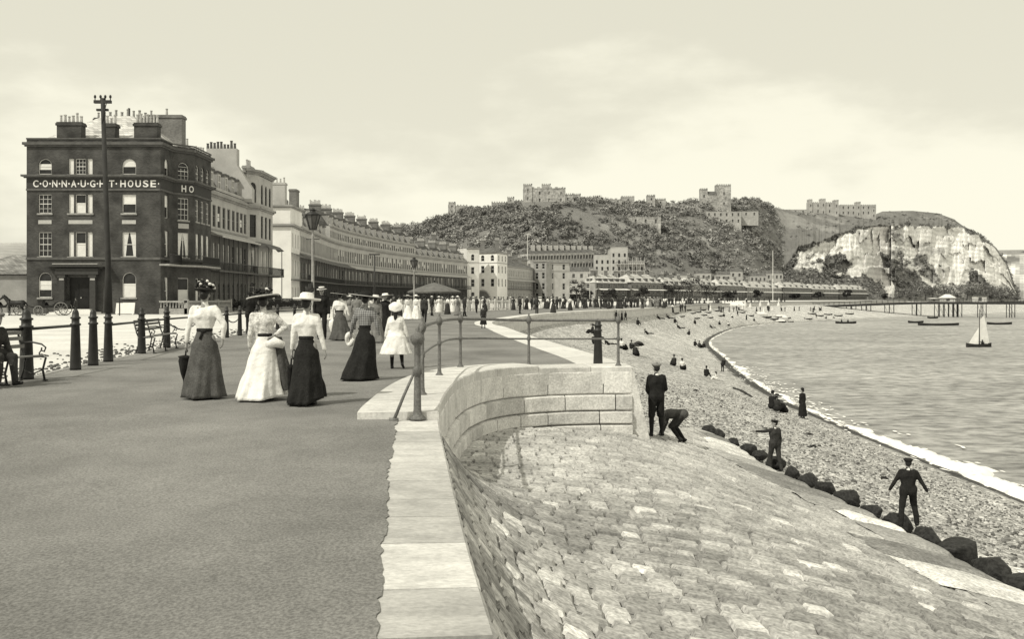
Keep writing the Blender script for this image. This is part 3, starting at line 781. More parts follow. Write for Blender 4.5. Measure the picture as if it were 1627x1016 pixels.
mb = MB()
ys = [1+.05*i for i in range(0, 260)]+[14+.12*i for i in range(0, 60)]
ys = sorted(set([y for y in ys if y < 20.7]+[20.7, 21.0, 21.35, 21.8]+[22.2+.5*i for i in range(60)]+[52+2*i for i in range(60)]+[172+6*i for i in range(60)]))
FT = [(p.y, p.x) for p in FENP]; ST = [(p.y, p.x) for p in SEAP]
def xl(y): return interp([(-50, -7)]+FT, y)
def xr(y):
    if y < 12.8: return xwall(y)-.52-ragged(y, .034)
    if y < 14.8: return xwall(y)-lerp(.54, .76, sstep(12.8, 14.8, y))-ragged(y, .03)
    if y < 20: return xwall(y)-lerp(.76, .52, sstep(14.8, 18.0, y))-ragged(y, .02)
    if y < 21.9: return lerp(-1.25, 1.45, sstep(20, 22.0, y))
    return interp(ST, y)-.95-ragged(y, .02)
NX = 14; vs = []; fs = []
for y in ys:
    a, b = xl(y), xr(y)
    for k in range(NX+1): vs.append(V((lerp(a, b, k/NX), y, .028+.006*fbm(lerp(a, b, k/NX)*.5, y*.5))))
for i in range(len(ys)-1):
    for k in range(NX): q = i*(NX+1)+k; fs.append((q, q+1, q+NX+2, q+NX+1))
mb.add(vs, fs); struct(mb.build('promenade', 'asphalt', None, True))
mb = MB()
for i in range(len(FENP)-1):                       # low stone kerb carrying the fence
    p, q = FENP[i], FENP[i+1]
    if p.y > 420: break
    n = V((q.y-p.y, p.x-q.x, 0)).normalized()*.16
    A, B, C, D = p-n*.5, p+n*.5, q+n*.5, q-n*.5
    for (a, b, z0, z1) in ((A, D, -.16, .035), (B, C, -.02, .035)):
        mb.quad((a.x, a.y, z0), (b.x, b.y, z0), (b.x, b.y, z1), (a.x, a.y, z1))
    mb.quad((A.x, A.y, .035), (B.x, B.y, .035), (C.x, C.y, .035), (D.x, D.y, .035))
struct(mb.build('kerb', 'trim_stone'))

# ------------------------------------------------------------------ sea wall: courses of blocks and coping slabs
sw = thing('sea_wall', 'pale stone sea wall with wide coping, curving round the apron and along the beach', 'sea wall', (0, 0, 0))
WP = smooth_path(WALL[2:], 6); WL = poly_len(WP)
def wpt(d, off=0.0, z=0.0):
    p, t = along(WP, WL, d); n = V((-t.y, t.x, 0))                # n points inland
    return V((p.x, p.y, z))+n*off
cz = .016
mb = MB(); d = 0.0; r_ = random.Random(11)
while d < WL[-1]-.05:
    y = wpt(d).y
    ln = r_.uniform(.5, 1.05) if y < 12 else r_.uniform(.9, 1.5)
    e = min(WL[-1], d+ln)
    wd = .98 if y < 12 else 1.0
    rise = 0.0 if y < 12.1 else (.10 if y < 20.5 else .05)
    s_ = r_.choice([.9, 1.0, 1.05, 1.1, .78, .95]) if y < 12 else r_.uniform(.98, 1.2)
    n_ = 5; top = []
    vs = []; fs = []
    for k in range(n_+1):
        dd = lerp(d+.006, e-.006, k/n_)
        wob = .008*fbm(dd*6, 2)
        for off, z in ((-.0+wob, -.30), (-.0+wob, cz+rise-.02), (.02, cz+rise), (wd*.5, cz+rise+.004), (wd, cz+rise), (wd, -.2)):
            vs.append(wpt(dd, off, z))
    for k in range(n_):
        for j in range(5): a = k*6+j; fs.append((a, a+6, a+7, a+1))
    fs.append((0, 1, 2, 3, 4, 5)); fs.append(tuple(n_*6+j for j in (5, 4, 3, 2, 1, 0)))
    mb.add(vs, fs, 0, s_); d = e
# coping running on beside the beach
SW = [p for p in SEAP if p.y < 640]; SWL = poly_len(SW)
def spt(d, off=0.0, z=0.0):
    p, t = along(SW, SWL, d); n = V((-t.y, t.x, 0)); return V((p.x, p.y, z))+n*off
d = .12
while d < SWL[-1]-1:
    y = spt(d).y; ln = r_.uniform(1.0, 1.7)*max(1, y/60); e = min(SWL[-1], d+ln); s_ = r_.uniform(1.05, 1.3)*lerp(1, .6, sstep(150, 190, y)); vs = []; fs = []
    gap = .006 if y < 60 else 0
    for k in range(3):
        dd = lerp(d+gap, e-gap, k/2)
        for off, z in ((-.06, -.22), (-.06, .035), (.46, .045), (1.0, .035), (1.0, -.2)): vs.append(spt(dd, off, z))
    for k in range(2):
        for j in range(4): a = k*5+j; fs.append((a, a+5, a+6, a+1))
    fs.append((0, 1, 2, 3, 4)); fs.append((14, 13, 12, 11, 10))
    mb.add(vs, fs, 0, s_); d = e
mb.build('coping', 'coping_stone', sw)
# apron surface height -------------------------------------------------
ZT = -2.6
TOE = [(-8, 8.6), (10, 7.75)]+sorted((G(px, py, ZT).y, G(px, py, ZT).x) for px, py in ((1122, 689), (1183, 714), (1252, 757), (1338, 796), (1418, 828), (1511, 874), (1618, 928)))
def xtoe(y): return interp(TOE, y)
def xleft(y):
    if y <= 20.5: return xwall(y)+.0
    if y < 21.4: return lerp(xwall(20.5), 2.85, (y-20.5)/.9)
    return lerp(2.85, 5.5, (y-21.4)/9.0)
def zap(x, y):
    d = x-(xwall(min(y, 20.4)) if y < 20.5 else -.4)
    w = sstep(11.0, 16.0, y)
    q = (x-2.35)/max(1, xtoe(y)-2.35); k9 = 8.0
    q = (math.log(1+math.exp(-abs(q*k9)))/k9+max(0, q))
    sp = 1.32*q**.86
    return -1.12*(1-(1-w)*math.exp(-max(0, d)/.62))-.02*max(0, d)-sp+.0
# wall face in courses (from the bend to the end of the wall)
bm_ = MB(); jm = MB()
d0 = next(WL[i] for i in range(len(WP)) if WP[i].y > 11.6)
courses = [(-.02, -.52), (-.52, -.86), (-.86, -1.14), (-1.14, -1.52)]
for ci, (zt, zb) in enumerate(courses):
    d = d0-1.0+r_.uniform(0, .6)
    while d < WL[-1]:
        ln = r_.uniform(.85, 1.55) if ci < 2 else r_.uniform(.6, 1.2)
        e = min(WL[-1], d+ln)
        if WL[-1]-e < .35: e = WL[-1]
        s_ = r_.uniform(.86, 1.14); vs = []; n_ = 6
        tilt = .01*r_.uniform(-1, 1)
        for k in range(n_+1):
            dd = lerp(d+.012, e-.012, k/n_); edge = .012 if k in (0, n_) else 0
            for off, z in ((.10, zt-.006), (edge+.014+tilt, zt-.010), (edge+.006*fbm(dd*5, ci)-.01-.05*ci, zt-.04), (edge+.006*fbm(dd*5, ci+9)-.012-.05*ci, zb+.035), (edge+.014-.05*ci, zb+.010), (.10, zb+.006)):
                vs.append(wpt(dd, off-(.0 if ci else .0), z))
        fs = []
        for k in range(n_):
            for j in range(5): a = k*6+j; fs.append((a+1, a+7, a+6, a))
        fs.append((5, 4, 3, 2, 1, 0)); fs.append(tuple(n_*6+j for j in range(6)))
        bm_.add(vs, fs, 0, s_); d = e
n_ = 60
for k in range(n_):
    a = lerp(d0-1, WL[-1], k/n_); b = lerp(d0-1, WL[-1], (k+1)/n_)
    jm.quad(wpt(a, .035, -.03), wpt(b, .035, -.03), wpt(b, .035, -2.4), wpt(a, .035, -2.4))
bm_.build('stone_courses', 'wall_stone', sw)
# end of the wall and the long face beyond, seen at a slant
pe = wpt(WL[-1], 0, 0)
dd = 0.0
for k in range(150):
    a = SWL[-1]*(k/150)**1.8; b = SWL[-1]*((k+1)/150)**1.8
    jm.quad(spt(a, -.0, -.1), spt(b, -.0, -.1), spt(b, -.10, -2.6), spt(a, -.10, -2.6), 1)
mbq = [(pe.x+.02, pe.y-.0, 0), (pe.x+.40, pe.y-.03, -1.6), (pe.x+.36, pe.y+1.0, -1.6), (pe.x-.05, pe.y+1.0, 0)]
jm.quad(*mbq, 1, 1.0)
jm.quad(mbq[0], (pe.x-.2, pe.y+.03, 0), (pe.x-.2, pe.y+.03, -1.6), mbq[1], 1, 1.0)
jm.build('wall_backing', ['sett_joint', 'wall_stone'], sw)

# ------------------------------------------------------------------ paved apron: every sett a slightly domed stone
mb = MB(); r_ = random.Random(5)
v_rows = []; y = 1.2
base = MB()
NYB = 170; NXB = 60
def apf(u, v):
    y = lerp(.4, 30.3, v); x = lerp(xleft(y)+.02, xtoe(y)-.25, u); return (x, y, zap(x, y)-.035)
base.grid(NXB, NYB, apf)
base.build('apron_bed', 'sett_joint')
struct(bpy.data.objects['apron_bed'])
def stone(c4, s_, dome=.020, gap=.011, jit=.022, calm=0.0):
    jit *= 1-.85*calm; gap *= 1-.4*calm
    cx = sum((p for p in c4), V((0, 0)))/4
    o = []; i_ = []
    for p in c4:
        q = p+V((r_.uniform(-jit, jit), r_.uniform(-jit, jit))); dv = cx-q; l = dv.length
        q1 = q+dv*min(.4, gap/l); q2 = q+dv*min(.6, (gap+.03)/l)
        o.append(q1); i_.append(q2)
    lift = r_.uniform(-.012, .016)*(1-.8*calm); dome *= 1-.5*calm
    vs = [V((p.x, p.y, zap(p.x, p.y)-.03)) for p in o]+[V((p.x, p.y, zap(p.x, p.y)+dome*.6+lift)) for p in i_]+[V((cx.x, cx.y, zap(cx.x, cx.y)+dome+lift))]
    fs = [(k, (k+1) % 4, 4+(k+1) % 4, 4+k) for k in range(4)]+[(4+k, 4+(k+1) % 4, 8) for k in range(4)]
    mb.add(vs, fs, 0, s_)
y = 1.2; row = 0
while y < 30.2:
    hy = r_.uniform(.19, .29)*(1+.35*(y > 13))
    ym = y+hy/2
    L0, L1 = xleft(ym)+.01, xtoe(ym)-.3
    if ym > 21.35 and ym < 21.7: L0 = xleft(21.7)
    x = L0-(r_.uniform(0, .2) if False else 0); d = 0
    first = True
    big0 = L1-.5
    sk = .55                                                  # courses run a little aslant
    while x < big0-.05:
        dd = x-L0
        near = math.exp(-dd/.5)*(1-sstep(11, 16, ym))
        w = r_.uniform(.2, .42)
        sl = abs(zap(x+.06, ym)-zap(x, ym))/.06; w = max(.085, lerp(w, r_.uniform(.18, .27), min(1, sl))/math.sqrt(1+sl*sl))
        if x+w > big0-.15: w = big0-x
        t = fbm(x*.35, ym*.3, 6)
        s_ = r_.choice([.58, .66, .72, .78, .86, .95])*(1+.45*t)
        if r_.random() < .035: s_ = 1.4
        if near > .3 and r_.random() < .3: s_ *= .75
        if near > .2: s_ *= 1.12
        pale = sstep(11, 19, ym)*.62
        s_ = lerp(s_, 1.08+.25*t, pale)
        if dd > .0:
            f = lambda xx, yy: V((xx, yy+sk*(xx-L0)*.0))
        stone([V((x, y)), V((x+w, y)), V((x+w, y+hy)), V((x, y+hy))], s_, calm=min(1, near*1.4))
        x += w
    y += hy; row += 1
# big edge slabs along the toe
y = 1.0
while y < 29.6:
    ln = r_.uniform(.85, 1.7); ye = y+ln
    s_ = r_.choice([1.6, 1.45, .7, 1.65, 1.2, .5, 1.5, .9])
    wv = r_.uniform(1.2, 2.2); n_ = 6
    if y > 21: wv = min(wv, (xtoe(y+ln/2)-xleft(y+ln/2))*.5)
    vs = []; fs = []
    for j in range(n_+1):
        for i in range(n_+1):
            u, v = i/n_, j/n_; yy = lerp(y+.02, ye-.02, v)
            x1 = xtoe(yy)-.28+.1*fbm(yy*.8, 3)-.18*abs(v-.5)**3*8*(u > .7); x0 = x1-wv
            xx = lerp(x0, x1, u); e = .035 if (i in (0, n_) or j in (0, n_)) else 0
            vs.append(V((xx, yy, zap(xx, yy)+.075-e*1.6+.025*fbm(xx*1.5, yy*1.5, 3)-.12*(i == n_))))
    for j in range(n_):
        for i in range(n_): a = j*(n_+1)+i; fs.append((a, a+1, a+n_+2, a+n_+1))
    mb.add(vs, fs, 0, s_); y = ye
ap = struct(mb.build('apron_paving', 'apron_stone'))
# ------------------------------------------------------------------ boulders along the toe
BP = [(1122, 689, 22), (1143, 695, 20), (1163, 704, 22), (1183, 714, 22), (1204, 725, 24), (1230, 741, 30), (1252, 757, 24), (1274, 768, 28), (1303, 781, 32), (1338, 796, 36), (1377, 811, 34), (1418, 828, 40), (1461, 850, 44), (1511, 874, 52), (1566, 902, 60), (1618, 928, 54)]
where = ['farthest dark boulder at the tip of the apron', 'second small dark boulder from the far tip of the apron', 'third small dark boulder from the far tip of the apron', 'small dark boulder just short of the pointing boy', 'dark boulder in front and left of the pointing boy', 'dark boulder hiding the shoes of the pointing boy', 'dark boulder just right of the pointing boy', 'small dark boulder second to the right of the pointing boy', 'dark boulder midway between the pointing boy and the striding boy, farther one', 'dark boulder midway between the pointing boy and the striding boy, nearer one', 'dark boulder second up the line from the striding boy', 'dark boulder under the back foot of the striding boy', 'dark boulder just below the striding boy', 'large dark boulder at the corner of the big pale slab', 'largest dark boulder beyond the pale slab', 'dark boulder cut by the right edge of the view']
for i, (px, py, wpx) in enumerate(BP):
    z = ZT; p = G(px, py, z); s_ = wpx/F*p.y*.60
    p.x = xtoe(p.y)+.10; z = min(ZT, zbeach(p.x, p.y)+.12)
    r_ = random.Random(40+i); mb = MB(); n_, m_ = 34, 20; vs = []; sd = r_.random()*50
    ax = (r_.uniform(.75, 1.25), r_.uniform(.95, 1.45), r_.uniform(.55, .85)); pl = [V((r_.gauss(0, 1), r_.gauss(0, 1), r_.gauss(.2, .8))).normalized() for _ in range(9)]
    def bf(u, v):
        a = u*2*PI; b = PI*v; d = V((math.sin(b)*math.cos(a), math.sin(b)*math.sin(a), math.cos(b)))
        rr = 1+.28*noise.noise(d*1.3+V((sd, 0, 0)))+.14*noise.noise(d*3.3+V((0, sd, 0)))+.07*noise.noise(d*8+V((sd, sd, 0)))
        for n_p in pl:
            dt = d.dot(n_p)
            if dt*rr > .80: rr = .80/dt
        return V((d.x*ax[0], d.y*ax[1], d.z*ax[2]))*rr*s_
    mb.grid(n_, m_, bf)
    o = mb.build('boulder', 'rock', None, True); o.location = (p.x, p.y, z+.02+s_*.15)
    tag(o, where[i], 'boulder', 'dark weathered boulders along the foot of the apron')

# ------------------------------------------------------------------ iron railing on the wall
rail = thing('iron_railing', 'two bar iron railing with ball topped posts round the end of the wall', 'railing', (0, 0, 0))
RPd = [(676, 672), (684, 642), (701, 607), (735, 592), (840, 588), (980, 588)]
RP = [G(px, py, .1 if py > 600 else .06) for px, py in RPd]
RP[0] = V((-1.16, 12.35, .03)); RP[1] = V((-1.30, 14.6, .11)); RP[2] = V((-1.32, 18.3, .11)); RP[3] = V((-1.05, 20.5, .11)); RP[4] = V((.36, 21.6, .06)); RP[5] = V((2.28, 21.6, .06))
def rpost(p, thick=1.0):
    mb = MB(); t = thick
    mb.lathe([(.07*t, 0), (.07*t, .02), (.042*t, .05), (.032*t, .12), (.027*t, .5), (.026*t, .54), (.040*t, .56), (.040*t, .62), (.027*t, .64), (.026*t, .90), (.045*t, .93), (.060*t, .98), (.055*t, 1.03), (.03*t, 1.06), (.016*t, 1.09), (.02*t, 1.12), (.001, 1.15)], 14)
    o = mb.build('post', 'iron_paint', rail, True, Matrix.Translation(p)); return o
for i, p in enumerate(RP): rpost(p, 1.5 if i == 0 else 1.0)
top = smooth_path([p+V((0, 0, .985)) for p in RP], 8); mid = smooth_path([p+V((0, 0, .585)) for p in RP], 8)
mid[:8] = [lerp(RP[0]+V((0, 0, .40)), RP[1]+V((0, 0, .585)), sstep(0, 1, k/8)) for k in range(8)]
mb = MB(); mb.tube(top, .028, 8); mb.build('handrail', 'iron_paint', rail, True)
mb = MB(); mb.tube(mid, .019, 8); mb.build('lower_rail', 'iron_paint', rail, True)
mb = MB(); a = RP[0]; mb.tube([a+V((-.28, -.12, -.01)), a+V((-.16, -.05, .30)), a+V((-.02, 0, .62))], [.022, .018, .016], 6); mb.tube([a+V((-.33, -.12, .0)), a+V((-.22, -.12, .0))], .035, 6); mb.build('stay', 'iron_paint', rail, True)

def bollard_mesh(ht=1.2, w=.155):
    mb = MB()
    mb.lathe([(w*1.02, 0), (w, .05), (w*.74, ht*.72), (w*.95, ht*.73), (w*.95, ht*.755), (w*.7, ht*.765), (w*.7, ht*.83), (w*.92, ht*.84), (w*.92, ht*.86), (w*.62, ht*.875), (w*.60, ht*.93), (w*.45, ht*.97), (w*.2, ht*.995), (.001, ht)], 16)
    return mb
o = bollard_mesh(1.02, .105).build('bollard', 'iron', None, True); o.location = (1.93, 22.6, .04)
tag(o, 'single dark iron bollard on the coping behind the railing by the beach', 'bollard')

# ------------------------------------------------------------------ promenade fence: posts, one rail, swags of chain
fposts = [(42, 603, 1.30, 'large dark iron fence post behind the bench with the seated person'), (120, 588, 1.27, 'dark iron fence post at the left of the gap in the rail'), (148, 581, 1.25, 'dark iron fence post in the gap beside the telegraph pole'), (172, 575, 1.22, 'dark iron post clasping the foot of the telegraph pole'), (225, 562.5, 1.25, 'dark iron fence post at the left end of the empty bench'), (265, 553, 1.25, 'dark iron fence post behind the empty bench'),
          (318, 543, 1.2, 'dark fence post behind the woman with the dark umbrella'), (360, 537, 1.2, 'dark fence post just right of the woman with the dark umbrella'), (381, 533.5, 1.2, 'dark fence post just left of the woman in the pale dress'), (408, 529, 1.2, 'dark fence post behind the woman in the pale dress'), (441, 524, 1.2, 'dark fence post between the two women with trimmed hats'), (468, 520, 1.2, 'dark fence post behind the woman in the white hat'), (492, 516.5, 1.2, 'dark fence post by the man in the straw hat'), (515, 513.5, 1.2, 'dark fence post behind the man in the straw hat'), (534, 511, 1.2, 'dark fence post behind the woman with the white bag'), (552, 509, 1.2, 'last dark fence post before the white paling')]
FP = []
for i, (px, py, ht, lab) in enumerate(fposts):
    p = G(px, py, 0.03); q = min(FENP, key=lambda a: abs(a.y-p.y)); p = V((px and (px-CX)/F*p.y, p.y, .03)); FP.append((p, ht))
    m_ = bollard_mesh(ht, .128 if i == 0 else (.112 if i < 6 else .095))
    o = m_.build('fence_post', 'iron', None, True); o.location = p; tag(o, lab, 'post', 'iron posts along the landward edge of the promenade')
def frail(a, b, lab, z=.86):
    mb = MB(); mb.tube([a+V((0, 0, z)), b+V((0, 0, z))], .028, 8); o = mb.build('fence_rail', 'iron', None, True); tag(o, lab, 'rail', 'iron rails between the promenade posts'); return o
p0 = V((-10.9, 13.6, .03))
frail(p0, FP[0][0], 'iron rail running off the left edge of the view', .92)
frail(FP[0][0], FP[1][0], 'iron rail from the large post by the seated person to the gap', .92)
frail(FP[3][0], FP[4][0], 'iron rail between the telegraph pole and the empty bench', .86)
labs = ['iron rail over the back of the empty bench', 'iron rail behind the woman with the dark umbrella', 'short iron rail right of the woman with the dark umbrella', 'iron rail between the two posts left of the pale dress', 'iron rail behind the pale dress', 'iron rail between the pale dress and the black skirt', 'iron rail behind the white hat', 'iron rail left of the man in the straw hat', 'iron rail behind the man in the straw hat', 'iron rail behind the woman with the white bag', 'last iron rail before the white paling']
for i in range(4, len(FP)-1): frail(FP[i][0], FP[i+1][0], labs[i-4], .86)
def chain(a, b, lab, za=.8, zb=.8, sag=.32):
    mb = MB(); n_ = 26; L_ = (b-a).length
    for k in range(n_):
        t0, t1 = k/n_, (k+1.25)/n_
        f = lambda t: a.lerp(b, t)+V((0, 0, lerp(za, zb, t)-sag*4*t*(1-t)))
        p, q = f(t0), f(min(1, t1)); d = (q-p).normalized(); s_ = d.orthogonal().normalized()
        if k % 2: s_ = d.cross(s_)
        pts = [p+s_*.012, p.lerp(q, .5)+s_*.022, q+s_*.012, q-s_*.012, p.lerp(q, .5)-s_*.022, p-s_*.012, p+s_*.012]
        mb.tube(pts, .008, 5)
    o = mb.build('chain', 'iron', None, True); tag(o, lab, 'chain', 'chains slung below the fence rails')
chain(FP[5][0], FP[6][0], 'sagging iron chain just right of the empty bench')
chain(FP[7][0], FP[8][0], 'sagging iron chain left of the pale dress', .75, .75, .2)

# telegraph pole in the fence
t = FP[3][0]; tp = thing('telegraph_pole', 'tall dark telegraph pole with a small crossarm standing in the promenade fence', 'telegraph pole', (t.x, t.y+.0, .03))
ph = H+(YH-158)/F*t.y
mb = MB(); mb.tube([(0, 0, 1.15), (-.0, 0, 2.2), (-.13, 0, ph)], [.10, .066, .048], 12); mb.build('pole', 'wood_dark', tp, True)
mb = MB(); mb.box((-.33, -.04, ph-.12), (.07, .04, ph-.05)); mb.box((-.27, -.035, ph-.3), (.0, .035, ph-.25)); mb.tube([(-.13, -.05, ph-.6), (-.02, -.05, ph-.1)], .012, 5); mb.build('crossarm', 'wood_dark', tp)
for x in (-.31, -.18, -.07, .05):
    mb = MB(); mb.lathe([(.012, ph-.05), (.012, ph), (.028, ph+.01), (.03, ph+.05), (.015, ph+.075), (.001, ph+.08)], 8, (x, 0, 0)); mb.build('insulator', 'iron', tp, True)

# lamp posts
def lamp(loc, ht, lab, s=1.0):
    t = thing('street_lamp', lab, 'street lamp', loc, 0, 'lamp posts on the promenade')
    mb = MB(); mb.lathe([(.16, 0), (.16, .25), (.12, .3), (.10, .9), (.12, .95), (.075, 1.0), (.06, ht-1.25), (.075, ht-1.22), (.05, ht-1.18), (.045, ht-.95), (.07, ht-.92), (.001, ht-.90)], 14); mb.build('column', 'trim_stone', t, True)
    mb = MB(); mb.tube([(-.3, 0, ht-1.35), (.3, 0, ht-1.35)], .018, 6); mb.build('ladder_bar', 'iron', t, True)
    L_ = thing('lantern', '', None); L_.parent = t; del L_['label']
    z0, z1 = ht-.9, ht-.28; r0, r1 = .14*s, .30*s
    mb = MB()
    for k in range(8):
        a = 2*PI*k/8; mb.tube([(r0*math.cos(a), r0*math.sin(a), z0), (r1*math.cos(a), r1*math.sin(a), z1)], .014, 5)
    mb.lathe([(r0+.03, z0-.03), (r0+.03, z0), (r0-.03, z0+.01)], 8, cap=False); mb.lathe([(r1+.02, z1-.02), (r1+.03, z1+.02), (r1-.03, z1+.02)], 8, cap=False)
    mb.build('lantern_frame', 'iron', t)
    mb = MB(); mb.lathe([(r0-.01, z0+.02), (r1-.02, z1-.01)], 8, cap=False); mb.build('lantern_glass', 'lamp_glass', t)
    mb = MB(); mb.lathe([(r1+.04, z1+.0), (r1*.8, z1+.09), (r1*.4, z1+.16), (r1*.36, z1+.22), (r1*.5, z1+.24), (.03, z1+.31), (.001, z1+.36)], 16); mb.build('lantern_cap', 'iron', t, True)
    bpy.data.objects.remove(L_)
    return t
mat('lamp_glass', .10, .4, 3, .15, spec=.4)
y1 = 45.0; lamp(((497-CX)/F*y1, y1, .02), H+(YH-333)/F*y1, 'tall near street lamp with a large tapering lantern behind the white hat', 1.15)
y2 = 92.0; lamp(((658-CX)/F*y2, y2, .02), H+(YH-410)/F*y2, 'farther street lamp by the white paling', 1.2)
y3 = 78.0; tp2 = thing('signal_post', 'thin dark post with a small crossbar between the two street lamps', 'post', ((595-CX)/F*y3, y3, .02))
zt = H+(YH-404)/F*y3
mb = MB(); mb.tube([(0, 0, 0), (0, 0, zt)], [.09, .05], 8); mb.build('pole', 'iron', tp2, True)
mb = MB(); mb.box((-.42, -.04, zt-.1), (.42, .04, zt)); mb.build('crossbar', 'iron', tp2)

# benches with scrolled iron ends
def bench(loc, rz, L_, lab):
    t = thing('bench', lab, 'bench', loc, rz, 'iron and timber promenade benches')
    for x in (0.06, L_/2, L_-.06):
        mb = MB()
        mb.tube([(x, .02, 0), (x, .06, .2), (x, -.0, .42), (x, .1, .44), (x, .42, .42), (x, .47, .55), (x, .55, .86)], .020, 6)   # seat bearer and back
        mb.tube([(x, .50, .0), (x, .44, .2), (x, .40, .42)], .020, 6)
        mb.tube([(x, .06, .2), (x, .26, .12), (x, .44, .2)], .012, 6)
        mb.tube([(x, .5, .68), (x, .3, .70), (x, .08, .66), (x, .0, .60), (x, .03, .53), (x, .09, .55), (x, .08, .60)], .016, 6)  # arm scroll
        mb.tube([(x, .09, .55), (x, .13, .5), (x, .12, .44)], .013, 6)
        mb.ell((x, .01, .015), (.035, .06, .018), 8, 4); mb.ell((x, .5, .015), (.035, .06, .018), 8, 4)
        mb.build('bench_end', 'iron', t, True)
    for k in range(5):
        mb = MB(); y = .03+.085*k; mb.box((0, y, .448-.006*k), (L_, y+.07, .472-.006*k)); mb.build('seat_slat', 'wood', t)
    for z, y in ((.62, .475), (.76, .51), (.86, .54)):
        mb = MB(); mb.box((0, y-.012, z-.03), (L_, y+.012, z+.035)); mb.build('back_slat', 'wood', t)
    return t
# both benches stand with their backs to the fence; local +y is the back
def bench_at(px0, py0, px1, py1, lab, L_):
    a = G(px0, py0, .03); b = G(px1, py1, .03); d = (b-a); d.z = 0; d.normalize()
    return bench(a, math.atan2(d.y, d.x), L_, lab)
b1 = bench((-8.72, 16.0, .03), math.radians(81), 2.2, 'slatted bench with scrolled iron arms, one person seated on it'); 
b2 = bench((-9.55, 26.9, .03), math.radians(97), 3.0, 'empty slatted bench with scrolled iron arms in front of the fence')
# ------------------------------------------------------------------ buildings: walls with real openings, windows set into them
class Face:
    """vertical facade plane: origin o (lower left seen from outside), outward normal n"""
    def __init__(s, o, n):
        s.o = V(o); s.n = V((n[0], n[1], 0)).normalized(); s.u = (-s.n).cross(UP)
        s.M = Matrix(((s.u.x, -s.n.x, 0, s.o.x), (s.u.y, -s.n.y, 0, s.o.y), (s.u.z, -s.n.z, 1, s.o.z), (0, 0, 0, 1)))
    def P(s, x, y, z): return s.o+s.u*x-s.n*y+UP*z      # y inward
def face_between(a, b):                                  # a left, b right seen from outside (plan points)
    a = V((a[0], a[1], a[2] if len(a) > 2 else 0)); b = V((b[0], b[1], a.z)); u = (b-a).normalized()
    n = u.cross(UP); f = Face(a, n); return f, (b-a).length
def wall(mb, fc, w, z0, z1, ops, depth=.22, mi=0):
    """ops: (x, z, w, h, arch)"""
    xs = sorted(set([0, w]+[o[0] for o in ops]+[o[0]+o[2] for o in ops])); zs = sorted(set([z0, z1]+[o[1] for o in ops]+[o[1]+o[3] for o in ops]))
    xs = [x for x in xs if -1e-6 <= x <= w+1e-6]; zs = [z for z in zs if z0-1e-6 <= z <= z1+1e-6]
    for xa, xb in zip(xs, xs[1:]):
        for za, zb in zip(zs, zs[1:]):
            cx, cz = (xa+xb)/2, (za+zb)/2
            if any(o[0] < cx < o[0]+o[2] and o[1] < cz < o[1]+o[3] for o in ops): continue
            mb.quad(fc.P(xa, 0, za), fc.P(xb, 0, za), fc.P(xb, 0, zb), fc.P(xa, 0, zb), mi)
    for o in ops:
        x, z, ww, h = o[:4]; arch = len(o) > 4 and o[4]
        if arch:
            r = ww/2; zc = z+h-r; n_ = 8
            arc = [(x+r-r*math.cos(PI*k/n_), zc+r*math.sin(PI*k/n_)) for k in range(n_+1)]
            for k in range(n_):
                c = (x, z+h) if k < n_/2 else (x+ww, z+h)
                mb.add([fc.P(c[0], 0, c[1]), fc.P(arc[k][0], 0, arc[k][1]), fc.P(arc[k+1][0], 0, arc[k+1][1])], [(0, 1, 2)], mi)
            loop = [(x, z), (x, zc)]+arc[1:-1]+[(x+ww, zc), (x+ww, z)]
        else: loop = [(x, z), (x, z+h), (x+ww, z+h), (x+ww, z)]
        for (a, b), (c, d) in zip(loop, loop[1:]+loop[:1]):
            mb.quad(fc.P(a, 0, b), fc.P(c, 0, d), fc.P(c, depth, d), fc.P(a, depth, b), mi)
WC = {}
